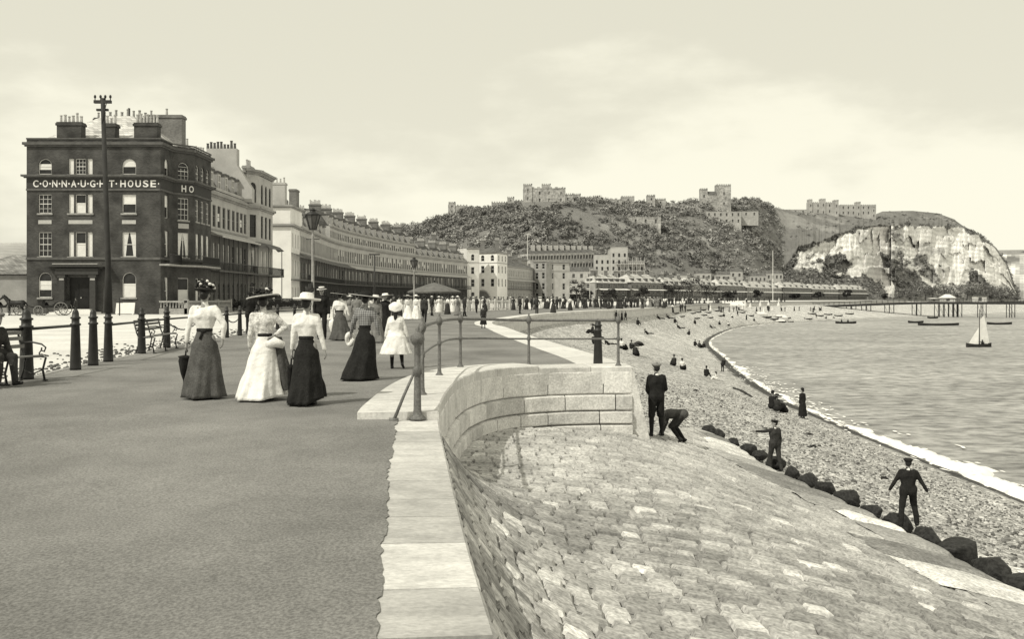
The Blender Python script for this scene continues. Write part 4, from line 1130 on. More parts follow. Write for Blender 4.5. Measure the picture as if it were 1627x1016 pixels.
def window_meshes(w, h, arch, style, frame):
    key = (round(w, 2), round(h, 2), arch, style, frame)
    if key in WC: return WC[key]
    out = []
    fm = MB(); pn = MB(); bl = MB(); t = .07 if style != 'far' else .11
    def bar(x0, z0, x1, z1, y=.0, d=.06): fm.box((x0, y, z0), (x1, y+d, z1))
    zc = h-w/2 if arch else h
    bar(0, 0, w, t); bar(0, t, t, zc); bar(w-t, t, w, zc)
    if arch:
        r = w/2; n_ = 8
        pts = [V((r-(r-.035)*math.cos(PI*k/n_), .03, zc+(r-.035)*math.sin(PI*k/n_))) for k in range(n_+1)]
        fm.tube(pts, .04, 5)
        vs = [V((r-r*math.cos(PI*k/n_), .05, zc+r*math.sin(PI*k/n_))) for k in range(n_+1)]+[V((w, .05, 0)), V((0, .05, 0))]
        pn.add(vs, [tuple(range(len(vs)))])
    else:
        bar(t, h-t, w-t, h); pn.quad((0, .05, 0), (w, .05, 0), (w, .05, h), (0, .05, h))
    if style in ('sash', 'sash_blind', 'sash_half', 'sash_curtain', 'sash_low'):
        bar(t, h*.5-.035, w-t, h*.5+.035, .005, .05)
    if style == 'grid' or style == 'sash':
        for k in (1, 2): bar(w*k/3-.018, t, w*k/3+.018, zc-.02, .012, .03)
        for k in (1, 3): bar(t, h*k/4-.018, w-t, h*k/4+.018, .012, .03)
    if style == 'french':
        bar(w/2-.05, t, w/2+.05, zc-.02, .005, .05); bar(t, h*.72-.03, w-t, h*.72+.03, .01, .04)
    if style == 'far': bar(t, h*.5-.05, w-t, h*.5+.05, .005, .05)
    if style == 'sash_blind': bl.quad((t, .035, h*.52), (w-t, .035, h*.52), (w-t, .035, h-t), (t, .035, h-t))
    if style == 'sash_half': bl.quad((t, .035, h*.30), (w-t, .035, h*.30), (w-t, .035, h*.66), (t, .035, h*.66))
    if style == 'sash_low': bl.quad((t, .035, t), (w-t, .035, t), (w-t, .035, h*.55), (t, .035, h*.55))
    if style == 'all_blind': bl.quad((t, .035, t), (w-t, .035, t), (w-t, .035, h-t), (t, .035, h-t))
    if style in ('sash_curtain', 'french') :
        c = .036
        bl.add([V((t, c, h-t)), V((w*.46, c, h-t)), V((w*.30, c, h*.45)), V((w*.22, c, t)), V((t, c, t))], [(0, 1, 2, 3, 4)])
        bl.add([V((w-t, c, h-t)), V((w*.54, c, h-t)), V((w*.70, c, h*.45)), V((w*.78, c, t)), V((w-t, c, t))], [(4, 3, 2, 1, 0)])
    res = (fm.mesh('window', frame), pn.mesh('pane', 'window_glass'), bl.mesh('blind', 'curtain' if 'curtain' in style else 'blind') if bl.f else None)
    WC[key] = res; return res
def window(parent, fc, x, z, w, h, arch=False, style='sash', frame='sash_paint', inset=.12, simple=False):
    f, p, b = window_meshes(w, h, arch, style, frame)
    Mx = fc.M @ Matrix.Translation((x, inset, z))
    if simple:
        key = ('S', round(w, 2), round(h, 2), arch, style, frame)
        if key not in WC:
            import bmesh as _b
            bm = _b.new(); bm.from_mesh(f); n0 = len(bm.faces)
            bm.from_mesh(p); bm.faces.ensure_lookup_table()
            for q in bm.faces[n0:]: q.material_index = 1
            n1 = len(bm.faces)
            if b:
                bm.from_mesh(b); bm.faces.ensure_lookup_table()
                for q in bm.faces[n1:]: q.material_index = 2
            me = bpy.data.meshes.new('window'); bm.to_mesh(me); bm.free()
            for k in (frame, 'window_glass', 'blind'): me.materials.append(M(k))
            WC[key] = me
        return link('window', WC[key], parent, Mx)
    o = link('window', f, parent, Mx); link('pane', p, o)
    if b: link('blind', b, o)
    return o
def band(mb, fc, x0, x1, z0, z1, proj, mi=0, inn=.02):     # a projecting string course / sill
    ja = rnd.uniform(.0005, .003); z0 -= ja; z1 += ja*.8; proj += ja*.9
    p = [fc.P(x, y, z) for z in (z0, z1) for y in (-proj, inn) for x in (x0, x1)]
    mb.add(p, [(0, 2, 3, 1), (4, 5, 7, 6), (0, 1, 5, 4), (2, 6, 7, 3), (0, 4, 6, 2), (1, 3, 7, 5)], mi)
def cornice(mb, fc, x0, x1, z, h=.35, proj=.4, mi=0):
    band(mb, fc, x0-proj*.5, x1+proj*.5, z, z+h*.4, proj*.5, mi); band(mb, fc, x0-proj, x1+proj, z+h*.4+.002, z+h, proj, mi)
def stack(parent, c, sx_, sy_, z0, z1, npots, axis='x', m='connaught_brick', pot='pot', rz=0):
    """chimney: stack, cap and a row of pots"""
    R = Matrix.Translation(V((c[0], c[1], 0))) @ Matrix.Rotation(rz, 4, 'Z')
    mb = MB(); mb.box((-sx_/2, -sy_/2, z0), (sx_/2, sy_/2, z1-.35), Mx=R); mb.box((-sx_/2-.1, -sy_/2-.1, z1-.35), (sx_/2+.1, sy_/2+.1, z1-.12), Mx=R); mb.box((-sx_/2-.03, -sy_/2-.03, z1-.12), (sx_/2+.03, sy_/2+.03, z1), Mx=R)
    ch = mb.build('chimney', m, parent); r_ = random.Random(int(c[0]*10+c[1]))
    mb = MB()
    for k in range(npots):
        q = (k+.5)/npots-.5; p = (q*sx_, 0) if axis == 'x' else (0, q*sy_)
        hh = r_.uniform(.6, 1.0); w = r_.uniform(.13, .17)
        c2 = R @ V((p[0], p[1], 0)); mb.lathe([(w*1.1, z1-.01), (w, z1+.1), (w*.8, z1+hh*.85), (w*1.05, z1+hh*.88), (w*1.0, z1+hh)], 8, (c2.x, c2.y, 0))
    mb.build('chimney_pots', pot, ch); return ch

# ---- the corner hotel ------------------------------------------------
XL, XR, YF = -48.2, -34.9, 100.0
def zpx(py, Y=YF): return H-(py-YH)/F*Y
def xpx(px, Y=YF): return (px-CX)/F*Y
hb = thing('hotel_building', 'tall dark brick corner hotel with white lettered band and arched windows', 'building', (0, 0, 0))
ff = Face((XL, YF, 0), (0, -1, 0)); wd = XR-XL
zt = zpx(221)
def wx(px): return xpx(px)-XL
rowsz = [(433, 473), (369, 408), (309, 339), (252, 277)]
ops = []; wins = []
for ri, (ya, yb) in enumerate(rowsz):
    z0, z1 = zpx(yb), zpx(ya)
    for ci, (xa, xb) in enumerate(((61, 82), (109, 147), (194, 216))):
        if ri == 0 and ci == 1: continue
        x = wx(xa); w = wx(xb)-wx(xa); arch = (ri in (0, 3)) and ci != 1
        if ci == 1:
            ws = (w*.22, w*.44, w*.22); g_ = w*.06
            xx = x
            for j, w_ in enumerate(ws):
                ops.append((xx, z0, w_, z1-z0)); wins.append((xx, z0, w_, z1-z0, False, ('all_blind', ['', 'sash_low', 'sash_low', 'sash'][ri], 'all_blind')[j])); xx += w_+g_
        else:
            ops.append((x, z0, w, z1-z0, arch)); st = {(0, 0): 'sash_half', (0, 2): 'sash_low', (1, 0): 'sash', (1, 2): 'sash_curtain', (2, 0): 'sash', (2, 2): 'sash_blind', (3, 0): 'sash_half', (3, 2): 'sash_blind'}[(ri, ci)]
            wins.append((x, z0, w, z1-z0, arch, st))
dx0, dx1 = wx(110), wx(142); ops.append((dx0, .45, dx1-dx0, 3.1))
mb = MB(); wall(mb, ff, wd, -.2, zt, ops)
# the flank towards the sea, with a canted bay
fs1, l1 = face_between((XR, YF), (XR, 103.6)); bayp = [(XR, 103.6), (XR+1.6, 105.4), (XR+1.6, 111.4), (XR, 113.2)]; fs2, l2 = face_between((XR, 113.2), (XR, 115.0))
side_rows = [(.9, 3.6), (5.7, 8.3), (9.6, 11.9), (13.8, 15.6)]
o1 = [(1.2, a, 1.1, b-a, i == 3) for i, (a, b) in enumerate(side_rows)]
wall(mb, fs1, l1, -.2, zt, o1); wall(mb, fs2, l2, -.2, zt, [])
bay = []
for i in range(3):
    fb, lb = face_between(bayp[i], bayp[i+1])
    if i == 1: ob = [(x, a, 1.15, b-a, j == 3) for j, (a, b) in enumerate(side_rows) for x in (.6, 2.4, 4.2)]
    else: ob = [(lb/2-.62, a, 1.24, b-a, j == 3) for j, (a, b) in enumerate(side_rows)]
    wall(mb, fb, lb, -.2, zt-.1, ob); bay.append((fb, lb, ob))
bk = [(XL, 100), (XL, 115), (XR, 115)]
for a, b in ((bk[1], bk[0]), (bk[2], bk[1])):
    f_, l_ = face_between(a, b); wall(mb, f_, l_, -.2, zt, [])
mb.build('wall', 'connaught_brick', hb)
for w_ in wins: window(hb, ff, *w_)
for o_ in o1: window(hb, fs1, o_[0], o_[1], o_[2], o_[3], o_[4], 'sash_curtain' if o_[1] < 9 else 'sash_blind')
for fb, lb, ob in bay:
    for o_ in ob: window(hb, fb, o_[0], o_[1], o_[2], o_[3], o_[4], 'french' if 5 < o_[1] < 6 else ('sash_low' if o_[1] < 2 else 'sash'))
# cornices, string courses, the lettered band
mb = MB(); sb = MB(); pn = MB(); mb2 = MB(); mb3 = MB(); mb4 = MB()
segs = [(ff, wd, False), (fs1, l1, False)]+[(b_[0], b_[1], True) for b_ in bay]+[(fs2, l2, False)]
for f_, l_, isb in segs:
    cornice(mb, f_, 0, l_, zt-.75, .42, .32); band(mb, f_, -.04, l_+.04, zt-.02, zt+.12, .06)
    cornice(mb2, f_, 0, l_, zpx(283), .32, .42)
    band(mb3, f_, -.02, l_+.02, zpx(303), zpx(300), .12); band(mb4, f_, -.02, l_+.02, zpx(413), zpx(409), .12)
    band(sb, f_, -.012, l_+.012, zpx(300)+.004, zpx(283)-.004, .035)
mb.build('cornice', 'trim_dark', hb); mb2.build('cornice', 'trim_dark', hb); mb3.build('string_course', 'trim_dark', hb); mb4.build('string_course', 'trim_dark', hb); band_o = sb.build('sign_band', 'brick_dark', hb)
for (x, z, w, h, a, st) in wins:
    pn = MB(); band(pn, ff, x-.12, x+w+.12, z-.16, z-.002, .10); pn.build('sill', 'trim_stone', hb)
for x0, x1 in ((61, 82), (109, 147), (194, 216)): pn = MB(); band(pn, ff, wx(x0), wx(x1), zpx(356), zpx(350), .03); pn.build('panel', 'stucco', hb)
for fb, lb, ob in bay:
    for o_ in ob: pn = MB(); band(pn, fb, o_[0]-.1, o_[0]+o_[2]+.1, o_[1]-.15, o_[1]-.002, .08); pn.build('sill', 'trim_stone', hb)
    if fb is not bay[1][0]: pn = MB(); band(pn, fb, lb/2-.6, lb/2+.6, 8.75, 9.25, .03); pn.build('panel', 'stucco', hb)
def lettering(text, fc, x0, x1, z0, z1, parent, name='lettering', proj=.05):
    cu = bpy.data.curves.new('t', 'FONT'); cu.body = text; cu.size = 1; cu.extrude = .012; cu.offset = .018; cu.space_character = 1.0
    ob = bpy.data.objects.new('t', cu); COL.objects.link(ob)
    dg = bpy.context.evaluated_depsgraph_get(); me = bpy.data.meshes.new_from_object(ob.evaluated_get(dg)); bpy.data.objects.remove(ob); bpy.data.curves.remove(cu)
    xs = [v.co.x for v in me.vertices]; ys = [v.co.y for v in me.vertices]
    a, b, c, d = min(xs), max(xs), min(ys), max(ys)
    for v in me.vertices:
        x = lerp(x0, x1, (v.co.x-a)/(b-a)); z = lerp(z0, z1, (v.co.y-c)/(d-c)); v.co = fc.P(x, -proj-v.co.z, z)
    me.materials.clear(); me.materials.append(M('letter')); return link(name, me, parent)
lz0, lz1 = zpx(297.5), zpx(286.5)
# one letter at a time so that the spacing matches the band
seq = 'C·O·N·N·A·U·G·H·T·'; x = wx(52.5); xe = wx(188); n_ = len(seq)
lw = (xe-x)/9.0
for i, ch in enumerate('CONNAUGHT'):
    lettering(ch, ff, x+lw*i+.04, x+lw*i+lw*.60, lz0, lz1, band_o, 'letter')
    zc_ = (lz0+lz1)/2; lettering('.', ff, x+lw*i+lw*.74, x+lw*i+lw*.90, zc_-.09, zc_+.09, band_o, 'letter')
x = wx(191); lw = (wx(251)-x)/5.0
for i, ch in enumerate('HOUSE'): lettering(ch, ff, x+lw*i+.03, x+lw*i+lw*.76, lz0, lz1, band_o, 'letter')
lettering('.', ff, wx(251.5), wx(253), (lz0+lz1)/2-.09, (lz0+lz1)/2+.09, band_o, 'letter')
lettering('H', bay[0][0], bay[0][1]*.40, bay[0][1]*.62, lz0, lz1, band_o, 'letter'); lettering('O', bay[0][0], bay[0][1]*.76, bay[0][1]*.98, lz0, lz1, band_o, 'letter')
# portico and door
mb = MB(); px0, px1 = wx(92), wx(160)
for xa, xb in ((wx(97), wx(106)), (wx(146), wx(155))):
    band(mb, ff, xa, xb, -.15, 3.55, .55); band(mb, ff, xa-.1, xb+.1, 3.55, 3.85, .65); band(mb, ff, xa-.08, xb+.08, -.15, .35, .62)
band(mb, ff, px0, px1, 3.86, 4.45, .7); cornice(mb, ff, px0+.1, px1-.1, 4.452, .4, 1.0)
po = mb.build('portico', 'brick_dark', hb)
mb = MB(); band(mb, ff, px0-.1, px1+.1, 4.86, 4.93, 1.05)
for xa, xb in ((wx(97), wx(106)), (wx(146), wx(155))): band(mb, ff, xa+.05, xb-.05, 3.3, 3.5, .57)
mb.build('portico_trim', 'stucco', po)
mb = MB(); mb.quad(ff.P(dx0, .2, .45), ff.P(dx1, .2, .45), ff.P(dx1, .2, 3.55), ff.P(dx0, .2, 3.55))
for k in range(2):
    for z0, z1 in ((.6, 1.5), (1.65, 3.0)): band(mb, Face(ff.P(0, .2, 0), ff.n), dx0+.15+k*(dx1-dx0)/2, dx0-.12+(k+1)*(dx1-dx0)/2, z0, z1, .03)
dr = mb.build('door', 'door_wood', hb); mb = MB(); mb.ell(ff.P((dx0+dx1)/2+.12, .14, 1.55), .06, 8, 6); mb.build('door_knob', 'letter', dr, True)
mb = MB()
for k in range(4): mb.box((XL+dx0-.5-.35*k, YF-1.1-.35*k, -.2), (XL+dx1+.5+.35*k, YF-.02+.0*k, .42-.14*k+.001*k))
mb.build('doorstep', 'stucco_white', hb)
# balcony on the seaward flank
mb = MB(); rl = MB()
for f_, l_, isb in segs[1:]:
    band(mb, f_, -.3, l_+.3, 4.75, 4.93, 1.0)
    for k in range(int(l_/.16)+1):
        p = f_.P(k*.16, -.95, 4.93); rl.box((p.x-.02, p.y-.02, 4.93), (p.x+.02, p.y+.02, 5.85))
    band(rl, f_, -.2, l_+.2, 5.85, 5.92, 1.0, inn=-.9); band(rl, f_, -.2, l_+.2, 5.05, 5.09, .98, inn=-.92)
bo = mb.build('balcony', 'trim_stone', hb); rl.build('balcony_rail', 'iron', bo)
# ground-floor area balustrade
mb = MB(); fb0 = Face((XR+2.6, YF-.3, 0), (1, 0, 0))
for k in range(52):
    p = fb0.P(.15+k*.3, 0, 0); mb.lathe([(.05, .5), (.09, .62), (.05, .8), (.045, 1.0), (.07, 1.08)], 8, (p.x, p.y, 0))
band(mb, fb0, 0, 15.8, -.2, .5, .14, inn=.14); band(mb, fb0, 0, 15.8, 1.08, 1.26, .14, inn=.14)
for k in (0, 5.2, 10.4, 15.4): band(mb, fb0, k, k+.4, -.2, 1.4, .2, inn=.2)
f_, l_ = face_between((XR, YF-.3), (XR+2.6, YF-.3)); band(mb, f_, 0, l_-.14, -.2, .5, .12, inn=.12); band(mb, f_, 0, l_-.14, 1.08, 1.26, .12, inn=.12)
for k in range(8): p = f_.P(.15+k*.3, 0, 0); mb.lathe([(.05, .5), (.09, .62), (.05, .8), (.045, 1.0), (.07, 1.08)], 8, (p.x, p.y, 0))
mb.build('balustrade', 'trim_stone', hb)
# hipped roof behind the parapet, chimneys
mb = MB(); z0 = zt-.3; e = .5; zr = zpx(187, 107)
a = [(XL+e, YF+e, z0), (XR-e, YF+e, z0), (XR-e, 115-e, z0), (XL+e, 115-e, z0)]; b = [(XL+5.2, YF+6, zr), (XR-5.0, YF+6, zr), (XR-5.0, 115-5, zr), (XL+5.2, 115-5, zr)]
mb.add(a+b, [(0, 1, 5, 4), (1, 2, 6, 5), (2, 3, 7, 6), (3, 0, 4, 7), (4, 5, 6, 7)])
mb.quad((XL, YF, z0+.02), (XR, YF, z0+.02), (XR, 115, z0+.02), (XL, 115, z0+.02))
mb.prism([(p[0], p[1]) for p in bayp], zt-.2, zt-.1)
rf = mb.build('roof', 'slates_pale', hb)
for (xa, xb, yt, n_) in ((87, 129, 193, 6), (210, 250, 194, 7), (161, 183, 195, 3)):
    xc = (xpx(xa)+xpx(xb))/2; stack(hb, (xc, YF+.75), xpx(xb)-xpx(xa)-.2, 1.1, zt-.2, zpx(yt), n_)
for (xa, xb, yt, Y, n_) in ((152, 245, 188, 109, 10), (238, 292, 184, 112, 0)):
    xc = (xpx(xa, Y)+xpx(xb, Y))/2
    if n_: stack(hb, (xc, Y), xpx(xb, Y)-xpx(xa, Y), .9, zt, zpx(yt, Y), n_, pot='trim_stone')
    else: stack(hb, (xc, Y), xpx(xb, Y)-xpx(xa, Y), 1.4, zt-1, zpx(yt, Y), 1, m='grey_brick')
mb = MB(); mb.tube([(xpx(205, 112), 112, zt), (xpx(205, 112), 112, zpx(172, 112))], .14, 8); mb.build('flue', 'iron', hb, True)

# ---- terraces: one house after another ----------------------------------
def terrace_house(lab, a, b, depth=10.0, z=(4.6, 8.6, 13.6), attic='mansard', top=None, wallm='stucco', base='terrace_brick', n=3, canopy=True, roofm='slates', simple=False, name='terrace_house', group='stucco houses of the seafront terraces', pots=8, awn=None, seed=0, lod=0, dorm=2):
    r_ = random.Random(seed)
    t = thing(name, lab, 'house', (a[0], a[1], 0), math.atan2(b[1]-a[1], b[0]-a[0]), group)
    w = (V((b[0], b[1]))-V((a[0], a[1]))).length; fc = Face((0, 0, 0), (0, -1, 0))
    z1, z2, z3 = z; top = top or z3
    ops = []; wn = []
    pit = w/n
    for k in range(n):
        ww = min(1.15, pit*.45); x = pit*(k+.5)-ww/2
        ops.append((x, .7, ww, 2.7, True)); wn.append((ops[-1], 'sash'))
        ops.append((x-.1, z1+.25, ww+.2, z2-z1-1.1)); wn.append((ops[-1], r_.choice(['french', 'far', 'french'])))
        n2 = 1 if pit < 2.6 else 2
        for q in range(n2):
            w2 = 1.0 if n2 == 2 else 1.25; x2 = pit*(k+(q+.5)/n2)-w2/2
            ops.append((x2, z2+1.0, w2, (z3-z2)*.56)); wn.append((ops[-1], r_.choice(['sash_blind', 'far', 'sash', 'far', 'far', 'sash_half'])))
            if top > z3+1.5: ops.append((x2, z3+1.0, w2, 1.45)); wn.append((ops[-1], r_.choice(['far', 'sash_blind', 'far'])))
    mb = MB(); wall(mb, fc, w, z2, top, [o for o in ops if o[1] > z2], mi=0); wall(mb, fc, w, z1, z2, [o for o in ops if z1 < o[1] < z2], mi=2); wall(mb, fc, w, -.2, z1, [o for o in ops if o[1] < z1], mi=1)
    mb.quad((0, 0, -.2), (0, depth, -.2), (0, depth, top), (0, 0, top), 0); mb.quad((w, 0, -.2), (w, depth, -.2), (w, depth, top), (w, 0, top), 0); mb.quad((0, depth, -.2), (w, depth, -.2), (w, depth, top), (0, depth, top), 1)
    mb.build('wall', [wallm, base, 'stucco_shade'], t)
    for o, st in wn: window(t, fc, o[0], o[1], o[2], o[3], len(o) > 4, st, 'sash_mid', inset=.10, simple=True)
    mb = MB(); ct = MB()
    cornice(mb, fc, .001, w-.001, z3-.15, .55, .45)
    if top > z3+1: mc = MB(); cornice(mc, fc, .001, w-.001, top-.3, .45, .4); mc.build('cornice', 'stucco_grey', t)
    mc = MB(); band(mc, fc, .001, w-.001, z2+.55, z2+.75, .1); mc.build('string_course', 'stucco_grey', t)
    mb.build('cornice', 'stucco_grey', t)
    # parapet
    mb = MB(); mb.box((.001, .02, top+.1), (w-.001, .3, top+.45)); mb.build('parapet', wallm, t)
    # balcony and canopy
    bl = MB(); rl = MB(); cn = MB()
    bl.box((0.0, -1.5, z1-.15), (w, 0, z1+.05)); rl.box((0, -1.5, z1+.95), (w, -1.44, z1+1.03)); 
    for k in range(int(w/.22)): rl.box((k*.22+.05, -1.48, z1+.05), (k*.22+.085, -1.45, z1+.95))
    for k in range(n+1):
        xx = min(w-.06, max(.06, pit*k)); rl.tube([(xx, -1.47, -.1), (xx, -1.47, z2-.35)], .05, 6)
    bo = bl.build('balcony', 'trim_dark', t); rl.build('balcony_rail', 'iron', bo)
    if canopy:
        nv = 6
        def cf(u, v): return (u*w, -1.85*v, z2+.55-.75*math.sin(v*PI/2)**1.3)
        cn.grid(2, nv, cf); cn.quad((0, -1.85, z2-.2), (w, -1.85, z2-.2), (w, -1.85, z2-.42), (0, -1.85, z2-.42))
        cn.build('canopy', awn or 'awning_dark', t)
    # roof with dormers
    mb = MB(); zr0 = top+.05; zr1 = top+3.5
    mb.quad((0, .6, zr0), (w, .6, zr0), (w, 3.0, zr1), (0, 3.0, zr1)); mb.quad((0, 3.0, zr1), (w, 3.0, zr1), (w, depth-2, zr1+.5), (0, depth-2, zr1+.5)); mb.quad((0, depth-2, zr1+.5), (w, depth-2, zr1+.5), (w, depth, zr0), (0, depth, zr0))
    for xx in (.0, w): mb.add([(xx, .6, zr0), (xx, 3.0, zr1), (xx, depth-2, zr1+.5), (xx, depth, zr0)], [(0, 1, 2, 3)])
    ro = mb.build('roof', roofm, t)
    for k in range(dorm):
        xc = w*(k+.5)/dorm; d = MB(); d.box((xc-.75, .75, zr0+.1), (xc+.75, 3.2, zr0+2.5)); d.box((xc-.9, .6, zr0+2.5), (xc+.9, 3.3, zr0+2.7), 1)
        do = d.build('dormer', ['stucco_grey', 'trim_dark'], ro); q = window(do, Face((xc-.5, .74, zr0+.4), (0, -1, 0)), 0, .1, 1.0, 1.8, False, 'far', inset=-.03, simple=True)
    # party wall with its chimney
    mb = MB(); mb.add([(w-.3, .3, zr0), (w-.3, 2.8, zr1+.4), (w-.3, depth-2, zr1+.9), (w-.3, depth, zr0), (w-.002, .3, zr0), (w-.002, 2.8, zr1+.4), (w-.002, depth-2, zr1+.9), (w-.002, depth, zr0)], [(0, 1, 2, 3), (7, 6, 5, 4), (0, 4, 5, 1), (1, 5, 6, 2), (2, 6, 7, 3)]); mb.build('party_wall', 'stucco_grey', ro)
    stack(ro, (w-.55, depth*.5), .8, 2.6, zr1-.5, zr1+2.0, 0, 'y', 'grey_brick')
    ch = ro.children[-1]
    mb = MB()
    for k in range(pots):
        y = depth*.5+((k+.5)/pots-.5)*2.4; hh = r_.uniform(.5, .95); mb.lathe([(.15, zr1+1.99), (.12, zr1+2.05+hh*.8), (.15, zr1+2.05+hh)], 7, (w-.55, y, 0))
    mb.build('chimney_pots', 'pot', ro)
    return t

# first short terrace, from the hotel to the round-cornered end house
pts = [(XR, 115.0), (XR, 121.0), (XR, 127.2), (XR, 132.6)]
for i, lab in enumerate(['pale stucco terrace house adjoining the dark brick hotel', 'middle stucco house of the short terrace beside the hotel', 'stucco terrace house next to the bow fronted end house']):
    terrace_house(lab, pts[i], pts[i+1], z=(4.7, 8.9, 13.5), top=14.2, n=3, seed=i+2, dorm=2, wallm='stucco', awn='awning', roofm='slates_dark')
eb = thing('end_house', 'pale bow fronted house closing the short terrace, with arched top window', 'house', (0, 0, 0))
bp = [(XR, 132.6), (XR+1.1, 134.6), (XR+1.1, 142.2), (XR, 144.4), (XR-11, 144.4), (XR-11, 132.6)]
mb = MB(); wl = []; zt2 = 18.2
for i in range(6):
    f_, l_ = face_between(bp[i], bp[(i+1) % 6])
    op = []
    if i < 3:
        xs = [l_/2-.62] if i != 1 else [1.0, 3.2, 5.4]
        for x in xs: op += [(x, 14.2, 1.2, 2.7, True), (x, 9.6, 1.2, 3.0), (x, 5.0, 1.2, 2.9), (x, .8, 1.2, 2.9, True)]
    wall(mb, f_, l_, 4.6, zt2, [o for o in op if o[1] > 4.6]); wall(mb, f_, l_, -.2, 4.6, [o for o in op if o[1] < 4.6], mi=1)
    wl.append((f_, l_, op))
mb.prism([(p[0], p[1]) for p in bp], zt2-.3, zt2-.2)
mb.build('wall', ['stucco', 'grey_brick'], eb)
mb = MB(); mb2 = MB(); bl = MB(); rl = MB(); cn = MB()
for f_, l_, op in wl[:3]:
    cornice(mb, f_, 0, l_, zt2-.1, .5, .45); cornice(mb2, f_, 0, l_, 13.3, .5, .4)
    band(bl, f_, -.5, l_+.5, 4.45, 4.65, 1.5); band(rl, f_, -.5, l_+.5, 5.55, 5.63, 1.5, inn=-1.42)
    for k in range(int((l_+1)/.25)): p = f_.P(-.5+k*.25, -1.46, 4.65); rl.box((p.x-.02, p.y-.02, 4.65), (p.x+.02, p.y+.02, 5.55))
    cn.add([f_.P(-.1, 0, 9.0), f_.P(l_+.1, 0, 9.0), f_.P(l_+.35, -.9, 8.7), f_.P(-.35, -.9, 8.7), f_.P(l_+.6, -1.5, 8.15), f_.P(-.6, -1.5, 8.15)], [(0, 1, 2, 3), (3, 2, 4, 5)])
    for o in op: window(eb, f_, o[0], o[1], o[2], o[3], len(o) > 4, 'french' if 4.8 < o[1] < 6 else 'sash', 'sash_dark' if o[1] > 9 else 'sash_paint', simple=True)
for x in (0, wl[1][1]): p = wl[1][0].P(x, -1.3, 0); rl.tube([(p.x, p.y, -.1), (p.x, p.y, 8.3)], .06, 6)
mb.build('cornice', 'stucco_grey', eb); mb2.build('cornice', 'stucco_grey', eb); bo = bl.build('balcony', 'trim_dark', eb); rl.build('balcony_rail', 'iron', bo); cn.build('canopy', 'awning_dark', eb)
# tall pale gable wall with pots between the two
mb = MB(); Yg = 131; xa, xb = xpx(328, Yg), xpx(376, Yg)
mb.add([(xa, Yg, 14), (xb+2.0, Yg, 14), (xb+2.0, Yg, zpx(300, Yg)), (xb, Yg, zpx(262, Yg)), (xb, Yg, zpx(236, Yg)), (xa, Yg, zpx(236, Yg)), (xa, Yg+1.3, 14), (xb+2, Yg+1.3, 14), (xb+2, Yg+1.3, zpx(300, Yg)), (xb, Yg+1.3, zpx(262, Yg)), (xb, Yg+1.3, zpx(236, Yg)), (xa, Yg+1.3, zpx(236, Yg))], [(0, 1, 2, 3, 4, 5), (11, 10, 9, 8, 7, 6), (1, 7, 8, 2), (2, 8, 9, 3), (3, 9, 10, 4), (4, 10, 11, 5), (5, 11, 6, 0)])
gb = mb.build('gable_wall', 'stucco', eb)
mb = MB(); r_ = random.Random(3)
for k in range(9): hh = r_.uniform(.6, 1.2); mb.lathe([(.2, zpx(236, Yg)), (.15, zpx(236, Yg)+hh*.8), (.2, zpx(236, Yg)+hh)], 8, (lerp(xa, xb-.4, k/8), Yg+.6, 0))
mb.build('chimney_pots', 'trim_dark', gb)
stack(eb, (XR-1.5, 139), 1.0, 2.4, zt2-.3, zt2+1.5, 3, 'y', 'stucco_grey')

# second range: white end house, then the long concave crescent
CRV = smooth_path([(-36.2, 165, 0), (-37.6, 193, 0), (-38.6, 228, 0), (-33.8, 268, 0), (-25.6, 305, 0), (-15.2, 342, 0)], 24); CL = poly_len(CRV)
def cpt(d): p, t = along(CRV, CL, d); return (p.x, p.y)
wh = thing('end_house', 'white rendered end house of the crescent with blank flank wall and small arched door', 'house', (-36.2, 165, 0), 0)
w_ = 12.0; fl = Face((-w_, 0, 0), (0, -1, 0)); mb = MB()
op = [(5.3, -.1, 1.6, 2.6, True), (9.3, .0, 1.1, 2.2, True)]
wall(mb, fl, w_, -.2, 13.4, op); 
c1 = (cpt(9.0)[0]+36.2, cpt(9.0)[1]-165); f2, l2_ = face_between((0, 0), c1); op2 = [(x, z, 1.1, h) for x in (1.2, 4.0, 6.7) for z, h in ((.6, 2.8), (5.1, 2.8), (9.9, 2.4))]
wall(mb, f2, l2_, -.2, 13.4, op2); mb.quad((-w_, 0, -.2), (-w_, 10, -.2), (-w_, 10, 13.4), (-w_, 0, 13.4)); mb.quad((-w_, 10, -.2), (c1[0], 10, -.2), (c1[0], 10, 13.4), (-w_, 10, 13.4))
mb.build('wall', 'stucco_white', wh)
for o in op2: window(wh, f2, *o, False, 'far', simple=True)
mb = MB()
for o in op: mb.quad(fl.P(o[0], .2, o[1]), fl.P(o[0]+o[2], .2, o[1]), fl.P(o[0]+o[2], .2, o[1]+o[3]), fl.P(o[0], .2, o[1]+o[3]))
mb.build('door', 'door_wood', wh)
mb = MB()
for z in (3.9, 6.5, 9.0, 11.2): mb.box((-w_+6.6, -.06, z), (-w_+8.4, .01, z+.12))
mb.build('wall_slot', 'trim_dark', wh)
mb = MB(); cornice(mb, fl, 0, w_+.2, 13.2, .5, .5); cornice(mb, f2, 0, l2_, 13.2, .5, .5); at_ = MB()
at_.box((-w_+.3, .4, 13.68), (-.2, 9.5, 16.5)); ao = at_.build('attic', 'stucco_white', wh); m2 = MB(); fa = Face((-w_+.3, .4, 0), (0, -1, 0)); cornice(m2, fa, 0, w_-.5, 16.4, .45, .4); fa2, la2 = face_between((-.2, .4), (-.2, 9.5)); cornice(m2, fa2, 0, la2, 16.4, .45, .4); m2.build('attic_cornice', 'stucco_grey', ao)
